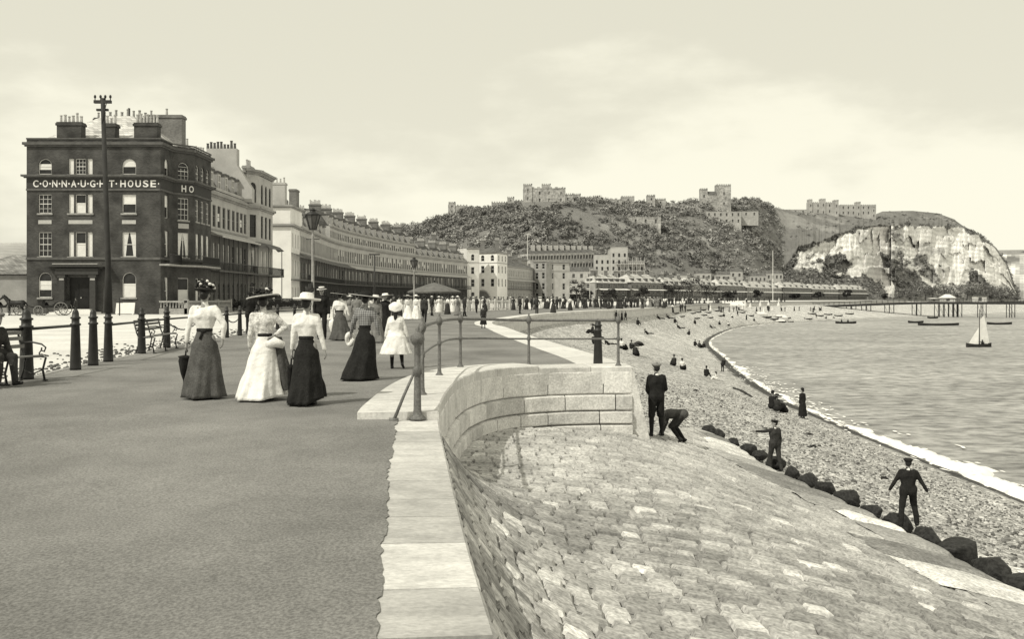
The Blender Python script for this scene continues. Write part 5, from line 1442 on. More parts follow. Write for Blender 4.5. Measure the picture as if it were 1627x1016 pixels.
window(ao, fa2, 2.0, 14.2, 1.2, 1.9, True, 'far', inset=-.02, simple=True); window(ao, fa2, 5.5, 14.2, 1.2, 1.9, True, 'far', inset=-.02, simple=True)
mb.build('cornice', 'stucco_grey', wh)
stack(wh, (-3.6, 1.6), 4.8, 1.5, 16.4, 20.6, 8, 'x', 'stucco'); stack(wh, (-.9, 6.5), 1.2, 2.4, 16.4, 20.0, 0, 'y', 'grey_brick')
mb = MB(); mb.box((c1[0]-1, -.0, 4.4), (c1[0]-.9, .1, 4.5)); bl = MB(); rl = MB(); cn = MB(); band(bl, f2, 0, l2_, 4.45, 4.65, 1.5); band(rl, f2, 0, l2_, 5.5, 5.6, 1.5, inn=-1.42); cn.add([f2.P(0, 0, 9.0), f2.P(l2_, 0, 9.0), f2.P(l2_, -1.8, 8.2), f2.P(0, -1.8, 8.2)], [(0, 1, 2, 3)])
bo = bl.build('balcony', 'trim_dark', wh); rl.build('balcony_rail', 'iron', bo); cn.build('canopy', 'awning_dark', wh)
d = 9.0; i = 0
ordn = ['first', 'second', 'third', 'fourth', 'fifth', 'sixth', 'seventh', 'eighth', 'ninth', 'tenth', 'eleventh', 'twelfth', 'thirteenth', 'fourteenth', 'fifteenth', 'sixteenth', 'seventeenth', 'eighteenth']
nh = 17; step = (CL[-1]-9.0)/nh
for i in range(nh):
    a, b = cpt(d), cpt(d+step)
    tall = 4 <= i <= 11
    terrace_house('%s crescent house counted from the white end house, %s' % (ordn[i], 'with tall upper storey' if tall else ('with slate dormers' if i < 4 else 'lower roofed')), a, b, z=(4.6, 8.7, 13.5), top=16.9 if tall else 13.9, n=3, seed=20+i, dorm=2, wallm='stucco', base='brick_dark', group='stucco houses of the crescent', roofm='slates_dark' if i % 4 else 'slates', awn='awning' if i > 5 else 'awning_dark')  # dark base colour stands for shadow below the canopies
    d += step

# generic block: canted or square plan with rows of windows
def block(lab, poly, z0, rows, zt, wallm='stucco', n=None, roof=None, roofm='slates', pit=2.6, ww=1.1, corn=True, name='building', cat='building', group=None, hole='far', chim=0, base=None, vis=None, frame='sash_paint', ridge=3.0, dark=False, canopy=None, dorm=0):
    c = V((sum(p[0] for p in poly)/len(poly), sum(p[1] for p in poly)/len(poly), z0))
    t = thing(name, lab, cat, c, 0, group)
    L_ = [(p[0]-c.x, p[1]-c.y) for p in poly]; mb = MB(); cm = MB(); cm_ = MB(); k_ = len(L_)
    for i in range(k_):
        f_, l_ = face_between(L_[i], L_[(i+1) % k_]); op = []
        if vis is None or i in vis:
            nn = max(1, int(l_/pit))
            if l_ < 1.6: nn = 0
            for r0, rh, ar in rows:
                for q in range(nn): op.append((l_*(q+.5)/nn-ww/2, r0, ww, rh, ar))
        wall(mb, f_, l_, -.5, zt, op, .2)
        for o in op: window(t, f_, o[0], o[1], o[2], o[3], o[4], hole if not dark else 'far', frame, simple=True)
        if corn and (vis is None or i in vis):
            cornice(cm, f_, 0, l_, zt-.3, .5, .4)
            if len(rows) > 2: band(cm_, f_, -.02, l_+.02, rows[-1][0]-.7, rows[-1][0]-.5, .12)
        if canopy and (vis is None or i in vis):
            za, zb = canopy; cm2 = MB(); cm2.add([f_.P(0, 0, zb), f_.P(l_, 0, zb), f_.P(l_+.3, -1.9, za), f_.P(-.3, -1.9, za)], [(0, 1, 2, 3)]); cm2.build('canopy', 'stucco_white' if base == 'w' else 'awning', t)
            cm3 = MB(); band(cm3, f_, -.2, l_+.2, za-3.2, za-3.0, 1.7); band(cm3, f_, -.2, l_+.2, za-2.2, za-2.1, 1.7, inn=-1.6); cm3.build('balcony', 'trim_dark', t)
    if not roof: mb.prism(L_, zt-.4, zt-.3, 0, True, False)
    mb.build('wall', wallm, t)
    if cm.f: cm.build('cornice', 'stucco_grey', t)
    if cm_.f: cm_.build('string_course', 'stucco_grey', t)
    if roof == 'hip':
        rm = MB(); ctr = V((0, 0, 0)); vs = []
        xs = [p[0] for p in L_]; ys = [p[1] for p in L_]
        for p in L_: q = V((p[0], p[1], 0)); vs.append(V((q.x*1.03, q.y*1.06, zt+.1)))
        ax = (V((L_[1][0]-L_[0][0], L_[1][1]-L_[0][1], 0))); la = ax.length; ax.normalize()
        e = max(0, la/2-ridge*1.3); vs += [V((0, 0, zt+ridge))-ax*e, V((0, 0, zt+ridge))+ax*e]
        if k_ == 4:
            rm.add(vs, [(0, 1, 5, 4), (1, 2, 5), (2, 3, 4, 5), (3, 0, 4)])
        else:
            rm.add(vs[:k_]+[V((0, 0, zt+ridge))], [(i, (i+1) % k_, k_) for i in range(k_)])
        ro = rm.build('roof', roofm, t)
        if dorm:
            f_, l_ = face_between(L_[0], L_[1])
            for q in range(dorm):
                x = l_*(q+.5)/dorm; dm = MB(); p = [f_.P(x+sx_*1.2, yy, zz) for zz in (zt+.5, zt+2.2) for yy in (.7, 3.6) for sx_ in (-1, 1)]
                dm.add(p, [(0, 2, 3, 1), (4, 5, 7, 6), (0, 1, 5, 4), (2, 6, 7, 3), (0, 4, 6, 2), (1, 3, 7, 5)]); do = dm.build('dormer', 'trim_dark', ro)
    for q in range(chim):
        f_, l_ = face_between(L_[0], L_[1]); p = f_.P(l_*(q+.5)/chim, 4.5, 0)
        stack(t, (p.x, p.y), 1.6, .9, zt+.4, zt+ridge+1.6, 4, 'x', 'grey_brick')
    return t
def rect(a, b, depth):       # facade from a (left) to b (right), depth away from the viewer
    a = V((a[0], a[1])); b = V((b[0], b[1])); u = (b-a).normalized(); n = V((-u.y, u.x))
    return [tuple(a), tuple(b), tuple(b+n*depth), tuple(a+n*depth)]

# end pavilion of the crescent and the white block with the big arch
block('pale square pavilion closing the far end of the crescent', [(-15.4, 345), (-11.5, 347), (-11.5, 354), (-20, 354)], 0, [(1.2, 2.4, True), (5.4, 2.6, False), (9.8, 2.4, False), (14.4, 2.2, True)], 18.6, 'stucco_white', vis=(0,), pit=4.2, ww=1.3)
wb = [(xpx(744, 362), 362), (xpx(790, 355), 355), (xpx(806, 368), 368), (xpx(806, 368)-4, 378), (xpx(744, 362)-1, 378)]
bk = block('white four storey corner block with a great dark archway at street level', wb, 0, [(5.6, 2.8, False), (10.4, 2.6, False), (14.6, 2.2, True)], 17.6, 'stucco_white', vis=(0, 1), pit=3.6, ww=1.5, roof='hip', roofm='slates', ridge=3.2, chim=2)
f_, l_ = face_between((wb[0][0]-bk.location.x, wb[0][1]-bk.location.y), (wb[1][0]-bk.location.x, wb[1][1]-bk.location.y))
mb = MB(); r = 3.6; pts_ = [f_.P(l_*.5+r*math.cos(PI*k/12), -.06, .0+r*1.1*math.sin(PI*k/12)) for k in range(13)]; mb.add(pts_, [tuple(range(13))]); arch_ = mb.build('archway', 'hole', bk)
mb = MB(); mb.tube([f_.P(l_*.5+(r+.3)*math.cos(PI*k/12), -.1, .0+(r+.3)*1.1*math.sin(PI*k/12)) for k in range(13)], .3, 6); mb.build('arch_surround', 'stucco', arch_, True)
block('grey terrace with pale canopy right of the white archway block', rect((xpx(803, 372), 372), (xpx(850, 415), 415), 12), 0, [(1, 2.6, False), (5.0, 2.6, False), (9.6, 2.5, False)], 13.4, 'stucco', vis=(0,), pit=2.4, ww=1.0, canopy=(8.0, 8.9), roof='hip', ridge=3.0, chim=3)
block('squarish grey house with bay, last of the tall seafront blocks', rect((xpx(848, 412), 412), (xpx(868, 408), 408), 16), 0, [(1, 2.6, False), (5.0, 2.6, False), (9.4, 2.5, False), (13.4, 2.2, False)], 16.4, 'stucco_grey', vis=(0,), pit=3.0, ww=1.5)
block('mottled stone house with corniced top, right of the grey bay house', rect((xpx(868, 410), 410), (xpx(905, 414), 414), 16), 0, [(1, 2.4, False), (5.0, 2.6, False), (9.4, 2.5, False), (13.2, 2.2, False)], 16.2, 'stucco', vis=(0,), pit=3.6, ww=1.2, frame='stucco')
block('pale villa roof rising behind the crescent end', rect((xpx(800, 420), 420), (xpx(838, 428), 428), 10), 8, [(1.5, 2, False), (6, 2, False)], 9.6, 'stucco', vis=(0,), roof='hip', ridge=2.8, chim=1)
block('pale house gable showing above the far houses of the crescent', rect((xpx(680, 345), 345), (xpx(722, 352), 352), 10), 10, [(6, 2, False)], 10.2, 'stucco', vis=(0,), roof='hip', ridge=2.0, chim=1)
# low terraces of cottages along the far seafront
row = [(922, 474), (947, 470), (1000, 487), (1057, 520), (1098, 560), (1142, 628), (1186, 664), (1243, 735), (1290, 800), (1333, 866), (1378, 935)]
labs_ = ['end house of the far cottage row with two plain grey faces', 'far dark cottage row with pale hipped roof below the balconied hotel', 'far cottage row with verandah right of the balconied hotel', 'dark far cottage row behind the tree clump', 'far cottage row left of the white tents', 'far cottage row behind the white tents', 'far cottage row at the tall white mast', 'far grey terrace just past the white mast', 'far grey terrace above the root of the pier', 'last grey terrace, against the chalk slope']
for i in range(len(row)-1):
    a = (xpx(*row[i]), row[i][1]); b = (xpx(*row[i+1]), row[i+1][1])
    u = (V(b)-V(a)).normalized(); a2 = V(a)+u*(.4 if i < 1 else 1.6); b2 = V(b)-u*(.4 if i < 1 else 1.6); ev = (0, 0, .5, -.4, .3, .7, -.2, .6, 0, .4)[i]
    k_ = 1+.0007*(row[i][1]-470)
    block(labs_[i], rect(a2, b2, 11), 0, [(.8, 2.3, False), (3.5, 1.7, False), (6.3, 1.8, False)], 8.6+ev, ('stucco_grey', 'terrace_brick', 'grey_brick', 'terrace_brick', 'stucco_grey', 'grey_brick', 'stucco_grey', 'grey_brick', 'stucco_grey', 'grey_brick')[i], vis=(0, 3), pit=4.4, ww=2.1, roof='hip', roofm='slates_pale', ridge=4.4, corn=False, canopy=(5.4, 6.0) if i > 0 else None, chim=3 if i > 0 else 1, dorm=5 if i > 0 else 1, base='w', group='low terraces of the far seafront', name='cottage_terrace')
# house to the left behind the hotel
block('low hip roofed building half hidden behind the left side of the hotel', [(-66, 118), (-52.6, 117), (-50, 132), (-66, 132)], 0, [], 4.2, "stucco_grey", roof="hip", roofm="tile_mid", ridge=2.7, corn=False, vis=())
# ------------------------------------------------------------------ hills and chalk cliffs
RIDGE = [(240, 420), (400, 400), (560, 366), (640, 358), (665, 356), (700, 345), (740, 333), (780, 328), (835, 322), (900, 319), (950, 320), (1000, 322), (1060, 322), (1110, 318), (1165, 317), (1205, 319), (1232, 330), (1260, 336), (1300, 339), (1390, 341), (1402, 336), (1450, 335), (1490, 339), (1515, 348), (1530, 359), (1560, 374), (1583, 394), (1600, 418), (1612, 452), (1618, 470)]
DR = [(240, 1150), (560, 1050), (700, 900), (850, 860), (1100, 980), (1300, 1180), (1500, 1380), (1620, 1460)]
DF = [(240, 700), (560, 600), (850, 560), (1000, 640), (1200, 780), (1380, 1000), (1500, 1180), (1620, 1320)]
def fb2(x, y, s, o=5): return noise.fractal(V((x/s, y/s, 3.3)), 1.0, 2.0, o)
def hillpt(px, v):
    yr = interp(RIDGE, px); Dr = interp(DR, px); Df = interp(DF, px)
    k8 = 120*sstep(1185, 1300, px); Dr += k8; Df += k8; zr = H+(YH-yr)/F*Dr
    if v <= 1:
        D = lerp(Df, Dr, v); g_ = .12*v+.88*(v**1.0)*(.55+.45*math.sin((v-.5)*PI)) if False else (.55*v+.45*sstep(.05, 1, v))
        z = lerp(-.6, zr, g_)
    else: D = Dr+(v-1)*900; z = zr-(v-1)*90
    x = (px-CX)/F*(D if v <= 1 else Dr)+(0 if v <= 1 else (px-CX)/F*(v-1)*900)
    a = sstep(.02, .25, v)*(1-sstep(.85, 1, v)*.75)
    z += a*(7*fb2(x, D, 120)+2.2*fb2(x, D, 30))
    return V((x, D, z))
mb = MB(); NU, NV = 260, 90
vs = [hillpt(lerp(240, 1276, i/NU), 1.3*j/NV) for j in range(NV+1) for i in range(NU+1)]
fs = [(j*(NU+1)+i, j*(NU+1)+i+1, (j+1)*(NU+1)+i+1, (j+1)*(NU+1)+i) for j in range(NV) for i in range(NU)]
sh = []
for f in fs:
    c = sum((vs[k] for k in f), V())/4; n_ = fb2(c.x, c.y, 60); sh.append(.0+.16*sstep(.25, .5, n_))
mb.v = vs; mb.f = fs; mb.m = [0]*len(fs); mb.s = sh
struct(mb.build('hill', 'hill_turf', None, True))
HB = BVHTree.FromPolygons(vs, fs)
# chalk headland
CLIFF = [(1225, 452), (1250, 425), (1268, 396), (1300, 386), (1340, 372), (1368, 361), (1420, 358), (1480, 359), (1527, 360), (1556, 374), (1581, 394), (1599, 420), (1610, 450), (1618, 471)]
YB = [(1225, 452), (1255, 432), (1290, 428), (1330, 442), (1370, 438), (1396, 452), (1420, 476), (1470, 476), (1620, 476)]
def cliffpt(px, v):
    yc = interp(CLIFF, px); yc += (4.5*fb2(px, 2, 12)+2*fb2(px, 8, 4))*sstep(1240, 1275, px)*(1-sstep(1500, 1540, px)); yr = min(yc, interp(RIDGE, px)); Dr = interp(DR, px); Df = interp(DF, px)
    Dc = Df+ (Dr-Df)*.55
    foot = 476.0
    if v <= .72:
        u = v/.72; yb = min(foot, max(yc+2, interp(YB, px)))
        k = (foot-yb)/max(1e-3, foot-yc)         # share of the face taken by the talus
        D = Df+(Dc-Df)*((.75*u/max(k, .02)) if u < k else .75+.25*(u-k)/max(1e-3, 1-k)) if k > .03 else Df+(Dc-Df)*u*.6
        py = lerp(foot, yc, u)
        rug = (6*fb2(px*.9, u*34, 30)+2.2*fb2(px*1.6, u*70, 9)-3*abs(fb2(px*1.3, u*30+9, 12)))*sstep(0, .1, u)*(1-sstep(.93, 1, u)*.8)
        cell = noise.cell(V((px*.085+.6*fb2(px, u*20, 14), u*5+.5*fb2(px, u*30, 12), 7.0))); D += 7*cell*sstep(.08, .2, u)*(1-sstep(.9, 1, u)); D += 5*sstep(.42, .46, u+.04*fb2(px, 3, 20))+4*sstep(.7, .73, u+.03*fb2(px, 9, 16))
        D += .6*rug+9*math.sin(px*.031+2*fb2(px, 0, 60))*sstep(.05, .3, u)*(1-sstep(.9, 1, u)*.6)
        z = H+(YH-py)/F*D if u > .0 else -3
        return V(((px-CX)/F*D, D, z))
    u = (v-.72)/.28
    D = lerp(Dc*1.0, Dr, u)
    py = lerp(yc, yr, u**.8) if u < 1 else yr
    return V(((px-CX)/F*D, D, H+(YH-py)/F*D))
NU, NV = 420, 150
vs = [cliffpt(lerp(1225, 1618, i/NU), j/NV) for j in range(NV+1) for i in range(NU+1)]
# back of the headland, sloping away
for i in range(NU+1): p = vs[NV*(NU+1)+i]; vs.append(V((p.x*1.5, p.y*1.5, -2)))
fs = [(j*(NU+1)+i, j*(NU+1)+i+1, (j+1)*(NU+1)+i+1, (j+1)*(NU+1)+i) for j in range(NV+1) for i in range(NU)]
PATCH = [([(1402, 476), (1398, 402), (1416, 410), (1440, 425), (1466, 446), (1484, 462), (1494, 476)], 1.0), ([(1537, 462), (1541, 430), (1552, 430), (1566, 446), (1574, 462), (1590, 476), (1530, 476)], 1.0), ([(1462, 436), (1470, 418), (1482, 425), (1492, 440), (1490, 455)], .7), ([(1303, 437), (1310, 410), (1335, 404), (1352, 420), (1345, 436)], .95), ([(1418, 360), (1432, 362), (1438, 378), (1428, 386), (1418, 375)], .55), ([(1450, 390), (1470, 386), (1500, 398), (1492, 406), (1460, 400)], .45)]
SPUR = [(1376, 428), (1412, 426), (1418, 448), (1425, 476), (1412, 472), (1396, 450)]
def inpoly(x, y, P):
    c = False; j = len(P)-1
    for i in range(len(P)):
        if (P[i][1] > y) != (P[j][1] > y) and x < (P[j][0]-P[i][0])*(y-P[i][1])/(P[j][1]-P[i][1])+P[i][0]: c = not c
        j = i
    return c
sh = []
for fi, f in enumerate(fs):
    j = fi//NU; i = fi % NU; c = vs[f[0]]; px = CX+c.x/c.y*F; py = YH-(c.z-H)/c.y*F
    if j >= NV*.72+.5: sh.append(max(0.0, .0+.14*sstep(.3, .55, fb2(c.x, c.y, 40)))); continue
    n1 = fb2(px, py, 16, 6); n2 = fb2(px+90, py*1.5, 5, 4)
    q = 1.0; qx, qy = px+5*n1+2*n2, py+5*fb2(px+40, py, 14)+2*n2
    for P, s_ in PATCH:
        if inpoly(qx, qy, P): q = min(q, 1-s_)
    yb = interp(YB, px)
    if px < 1420 and qy > yb: q = 0
    if inpoly(px+2*n1, py, SPUR): q = max(q, .9)
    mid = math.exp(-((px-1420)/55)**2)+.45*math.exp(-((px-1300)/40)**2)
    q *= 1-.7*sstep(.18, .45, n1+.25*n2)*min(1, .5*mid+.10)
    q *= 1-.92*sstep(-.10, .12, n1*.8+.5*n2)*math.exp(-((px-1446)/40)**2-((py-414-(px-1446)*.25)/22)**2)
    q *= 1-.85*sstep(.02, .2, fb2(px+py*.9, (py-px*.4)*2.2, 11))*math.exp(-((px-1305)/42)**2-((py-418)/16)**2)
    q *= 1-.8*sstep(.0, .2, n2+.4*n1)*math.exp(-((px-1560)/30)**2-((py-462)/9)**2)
    q *= sstep(1256, 1268, qx+9*fb2(px, py, 9)-(py-395)*.1)
    ycl = interp(CLIFF, px)
    if px > 1262 and py < ycl+1.5+9*max(0, fb2(px, 1, 9, 4)-.02): q *= .12
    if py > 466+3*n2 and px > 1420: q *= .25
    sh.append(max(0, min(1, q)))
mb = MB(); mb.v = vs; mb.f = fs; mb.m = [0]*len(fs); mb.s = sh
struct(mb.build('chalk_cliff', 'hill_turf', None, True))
CB = BVHTree.FromPolygons(vs, fs)
CLV, CLF, CLS = vs, fs, sh
# further headland beyond, and low hill far left
mb = MB()
def far1(u, v):
    px = lerp(1560, 1960, u); D = lerp(1900, 2700, v); yt = interp([(1560, 398), (1630, 397), (1700, 402), (1960, 440)], px)
    py = lerp(476, yt, min(1, (v*1.6)**.6)); D += 60*fb2(px, v*80, 20)*(v > .02) * (v < .6)
    return V(((px-CX)/F*D, D, H+(YH-py)/F*D))
def far1s(u, v): return max(.0, min(1, .55+1.3*fb2(u*160, v*60, 14))) if v < .55 else .15
mb.grid(60, 30, far1, 0, far1s); struct(mb.build('far_headland', 'hill_turf', None, True))
mb = MB()
def far2(u, v):
    px = lerp(-500, 420, u); D = lerp(700, 1500, v); yt = interp([(-500, 395), (0, 386), (60, 388), (420, 400)], px)
    return V(((px-CX)/F*D, D, lerp(-.5, H+(YH-yt)/F*D, v**.7)+3*fb2(px, v*100, 40)*(v > .05)))
mb.grid(60, 24, far2, 0, lambda u, v: .3+.2*fb2(u*100, v*50, 20)); struct(mb.build('western_hill', 'hill_turf', None, True))

def onhill(px, py):
    d = V(((px-CX)/F, 1, -(py-YH)/F)).normalized(); o = V((0, 0, H))
    best = None
    for T_ in (HB, CB):
        h = T_.ray_cast(o, d)
        if h[0] is not None and (best is None or h[3] < best[1]): best = (h[0], h[3], h[1])
    return best
# foliage: clumps of small leaf faces
def clump(mb, c, r, n, leaf, r_, sh=1.0, mi=0, ro=.8):
    for k in range(n):
        a = r_.random()*2*PI; u = r_.uniform(-.35, 1); rr = r*(r_.random()**.4)
        s_ = math.sqrt(max(0, 1-u*u)); d = V((s_*math.cos(a), s_*math.sin(a), u*.9))
        p = c+d*rr; L_ = leaf*r_.uniform(.6, 1.3)
        nrm = (d+V((r_.uniform(-1, 1), r_.uniform(-1, 1), r_.uniform(-.6, 1)))*ro).normalized(); t1 = nrm.orthogonal().normalized(); t2 = nrm.cross(t1)
        an = r_.random()*PI; t1, t2 = t1*math.cos(an)+t2*math.sin(an), t2*math.cos(an)-t1*math.sin(an)
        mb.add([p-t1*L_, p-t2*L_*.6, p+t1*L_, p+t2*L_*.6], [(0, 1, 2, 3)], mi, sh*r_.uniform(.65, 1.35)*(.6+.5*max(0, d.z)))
r_ = random.Random(21); mb = MB(); cnt = 0
while cnt < 5600:
    px = r_.uniform(560, 1262); v = r_.uniform(.04, 1.0)**.9; p = hillpt(px, v)
    n1 = fb2(p.x, p.y, 90, 4)+.5*fb2(p.x, p.y, 25, 3)
    dens = .80+.8*n1
    if v > .93: dens *= .6
    if r_.random() > dens or (v > .84 and 826 < px < 902) or (v > .88 and 1108 < px < 1168 and r_.random() < .7): continue
    s_ = (1.0+4.6*r_.random()**2.6)*(.7 if v > .88 else 1)
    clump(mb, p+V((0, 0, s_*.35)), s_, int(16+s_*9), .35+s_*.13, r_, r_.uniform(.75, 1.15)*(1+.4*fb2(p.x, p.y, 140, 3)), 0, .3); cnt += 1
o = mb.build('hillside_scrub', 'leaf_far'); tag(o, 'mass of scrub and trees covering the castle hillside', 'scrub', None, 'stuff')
mb = MB(); cnt = 0; tries = 0
while cnt < 1500 and tries < 40000:
    tries += 1
    k = r_.randrange(len(CLF)); 
    if CLS[k] > .30 or k//420 > 149: continue
    f = CLF[k]; p = CLV[f[0]]; hi = k//420 > 150*.72
    if hi and r_.random() > .12: continue
    s_ = r_.uniform(1.8, 4.6) if not hi else r_.uniform(1.2, 2.2)
    if not hi and r_.random() < .4: s_ *= .55
    clump(mb, p+V((0, -1, s_*.2)), s_, r_.randint(22, 38), s_*.27, r_, r_.uniform(.5, .95), 0, .35); cnt += 1
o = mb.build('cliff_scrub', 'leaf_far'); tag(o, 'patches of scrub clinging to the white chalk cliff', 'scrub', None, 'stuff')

def tree(lab, loc, h, r, n=26, leaf=.3, m='leaf', group=None, seed=0, name='tree'):
    r_ = random.Random(seed+99); t = thing(name, lab, 'tree', loc, 0, group)
    tk = MB(); tk.tube([(0, 0, -.5), (.05*h, 0, h*.3), (0, .03*h, h*.62)], [.035*h, .026*h, .012*h], 8)
    for k in range(5):
        a = 2*PI*k/5+r_.random(); z0 = h*r_.uniform(.28, .5); tk.tube([(.03*h, 0, z0), (r*.35*math.cos(a), r*.35*math.sin(a), z0+h*.16), (r*.65*math.cos(a), r*.65*math.sin(a), z0+h*.25)], [.014*h, .009*h, .004*h], 6)
    tk.build('trunk', 'bark', t, True)
    mb = MB()
    for k in range(n):
        a = r_.random()*2*PI; u = r_.random()**.6; zz = r_.uniform(.35, .93)
        rad = r*math.sqrt(max(.05, 1-((zz-.6)/.42)**2)); c = V((u*rad*math.cos(a), u*rad*math.sin(a), zz*h))
        clump(mb, c, r*r_.uniform(.24, .42), 44, leaf*r_.uniform(.8, 1.2), r_, r_.uniform(.55, 1.3))
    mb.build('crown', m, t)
    return t
for i, (px, py, Y, h, r, lab) in enumerate([(1068, 488, 505, 9.5, 6, 'dark tree clump standing before the far cottages, left one'), (1098, 488, 520, 12, 7, 'tallest dark tree of the clump before the far cottages'), (1122, 488, 545, 9, 6, 'dark tree clump standing before the far cottages, right one'), (915, 470, 470, 10, 5, 'dark tree at the left end of the far cottage row'), (1500, 478, 1010, 15, 16, 'broad dark tree left of the white pavilion on the pier'), (1536, 478, 1060, 17, 19, 'broad dark tree at the cliff foot right of the white pavilion'), (1566, 478, 1090, 16, 16, 'dark tree at the cliff foot near the pale pier kiosk'), (1590, 478, 1120, 13, 15, 'rightmost dark tree at the foot of the chalk cliff'), (1470, 478, 1000, 13, 12, 'dark tree under the shadowed cliff gully'), (1444, 478, 985, 9, 10, 'dark tree left of the gully tree at the cliff foot')]):
    tree(lab, ((px-CX)/F*Y, Y, 0), h, r, 26, .3 if Y < 700 else .75, 'leaf' if Y < 700 else 'leaf_far', 'dark trees near the far seafront', i)

for i, (px, lab) in enumerate([(935, 'small dark tree before the end cottage'), (968, 'small dark bushy tree before the cottage row below the balconied hotel, left'), (1022, 'small dark bushy tree before the cottage row below the balconied hotel, right'), (1160, 'small dark tree behind the long canvas shelter'), (1203, 'small dark tree left of the tall white mast'), (1262, 'small dark tree right of the tall white mast'), (1300, 'small dark tree above the root of the pier, left'), (1345, 'small dark tree above the root of the pier, right'), (1405, 'dark tree between the last grey terrace and the gully')]):
    Y = interp(row, px)*.965-6; tree(lab, ((px-CX)/F*Y, Y, 0), 4.5+(i*37 % 5)*.6*(Y/600), 3.2+(i*53 % 4)*.5*(Y/600), 16, .35 if Y < 600 else .6, 'leaf', 'dark trees near the far seafront', 30+i)
# ------------------------------------------------------------------ castle and hillside buildings
def battlements(mb, f_, l_, z, h=1.6, w=1.8, d=1.0, mi=0):
    h *= .7; w *= .7
    k = 0
    while k*w*2+w < l_+.1:
        x = k*2*w; p = [f_.P(x+a*w, b*d, zz) for zz in (z, z+h) for b in (0, 1) for a in (0, 1)]
        mb.add(p, [(0, 2, 3, 1), (4, 5, 7, 6), (0, 1, 5, 4), (2, 6, 7, 3), (0, 4, 6, 2), (1, 3, 7, 5)], mi); k += 1
def tower(parent, c, wx_, wy_, z0, z1, m='castle', name='tower', win=True, bat=True, mx='hole'):
    mb = MB(); P = [(c[0]-wx_/2, c[1]-wy_/2), (c[0]+wx_/2, c[1]-wy_/2), (c[0]+wx_/2, c[1]+wy_/2), (c[0]-wx_/2, c[1]+wy_/2)]
    for i in range(4):
        f_, l_ = face_between(P[i], P[(i+1) % 4]); op = []
        if win and i in (0, 3):
            nn = max(1, int(l_/7))
            for r0 in (z0+(z1-z0)*.35, z0+(z1-z0)*.68):
                for q in range(nn): op.append((l_*(q+.5)/nn-.7, r0, 1.4, min(3.0, (z1-z0)*.16), True))
        wall(mb, f_, l_, z0, z1, op, .8)
        for o in op: mb.quad(f_.P(o[0], .8, o[1]), f_.P(o[0]+o[2], .8, o[1]), f_.P(o[0]+o[2], .8, o[1]+o[3]), f_.P(o[0], .8, o[1]+o[3]), 1)
        if bat: battlements(mb, f_, l_, z1, 1.5, max(1.2, l_/9))
    mb.prism(P, z1-.7, z1-.5)
    return mb.build(name, [m, mx], parent)
def hz_at(px, D):
    x = (px-CX)/F*D; h = HB.ray_cast(V((x, D, 600)), V((0, 0, -1))); return h[0].z if h[0] is not None else 50
def px3(px, py, D): return W(px, py, D)
D = 862; kp = W(865, 325, D); z0 = hz_at(865, D)-6
keep = thing('castle_keep', 'massive square castle keep with corner turrets on the hilltop', 'castle keep', (kp.x, D, z0))
zz = lambda py, DD=D: H+(YH-py)/F*DD
wv = 60/F*D
tower(keep, (0, wv*.45), wv, wv*.9, 0, zz(299)-z0, name='keep_wall')
for sx_, sy_, top_ in ((-.44, 0, 294), (.44, 0, 300), (.05, .05, 293.5), (-.44, .9, 297), (.44, .9, 297), (-.02, .0, 299)):
    if top_ == 299: continue
    tower(keep, (sx_*wv, wv*.45+(sy_-.5)*wv*.9+3), 7.5, 7.5, 0, zz(top_)-z0, name='turret')
tower(keep, (wv*.62, 6), 10, 12, -4, zz(309)-z0, name='forebuilding')
c_list = [(712, 742, 327, 345, 895, 'grey ruined castle gatehouse at the left end of the hilltop'), (742, 762, 330, 342, 890, 'low castle wall between the gatehouse and the inner bailey'), (781, 806, 322, 340, 875, 'square castle wall tower left of the long curtain'), (806, 834, 319, 338, 868, 'castle curtain wall running up to the keep'), (912, 938, 314, 328, 880, 'low grey castle building right of the keep'), (938, 988, 317, 328, 900, 'long low castle range on the skyline'), (988, 1008, 313, 330, 915, 'block shaped castle tower right of the long low range'), (1029, 1041, 311, 330, 925, 'isolated castle tower between the keep and the church'), (1041, 1058, 317, 330, 930, 'low wall beside the isolated castle tower')]
for xa, xb, ya, yb, DD, lab in c_list:
    a = W(xa, yb, DD); b = W(xb, yb, DD); zb = hz_at((xa+xb)/2, DD)-5; w_ = b.x-a.x
    t = thing('castle_tower' if w_ < 16 else 'castle_wall', lab, 'castle', ((a.x+b.x)/2, DD, zb)); top_ = zz(ya, DD)-zb
    tower(t, (0, 5), w_, 10, 0, top_, name='tower_wall')
    if w_ > 14: tower(t, (-w_*.3, 3), 6, 7, 0, top_+2.5, name='turret')
DD = 965; zb = hz_at(1137, DD)-4; cx_ = W(1137, 315, DD).x
ch = thing('church', 'pale stone church with a square tower and low ruined turret on the hilltop', 'church', (cx_, DD, zb))
u_ = DD/F
tower(ch, ((1151-1137)*u_, 8), 22*u_, 13, 0, zz(294, DD)-zb, 'castle', 'church_tower')
tower(ch, ((1119.5-1137)*u_, 6), 11*u_, 8, 0, zz(300.5, DD)-zb, 'castle', 'old_turret')
mb = MB(); xa, xb = (1125-1137)*u_, (1141-1137)*u_; ze = zz(309, DD)-zb; zr = zz(303, DD)-zb
mb.prism([(xa, 2), (xb, 2), (xb, 12), (xa, 12)], 0, ze); mb.build('nave', 'castle', ch)
mb = MB(); mb.add([(xa, 1.6, ze), (xb, 1.6, ze), (xb, 7, zr), (xa, 7, zr), (xb, 12.4, ze), (xa, 12.4, ze)], [(0, 1, 2, 3), (3, 2, 4, 5), (0, 3, 5), (1, 4, 2)]); mb.build('nave_roof', 'slates', ch)
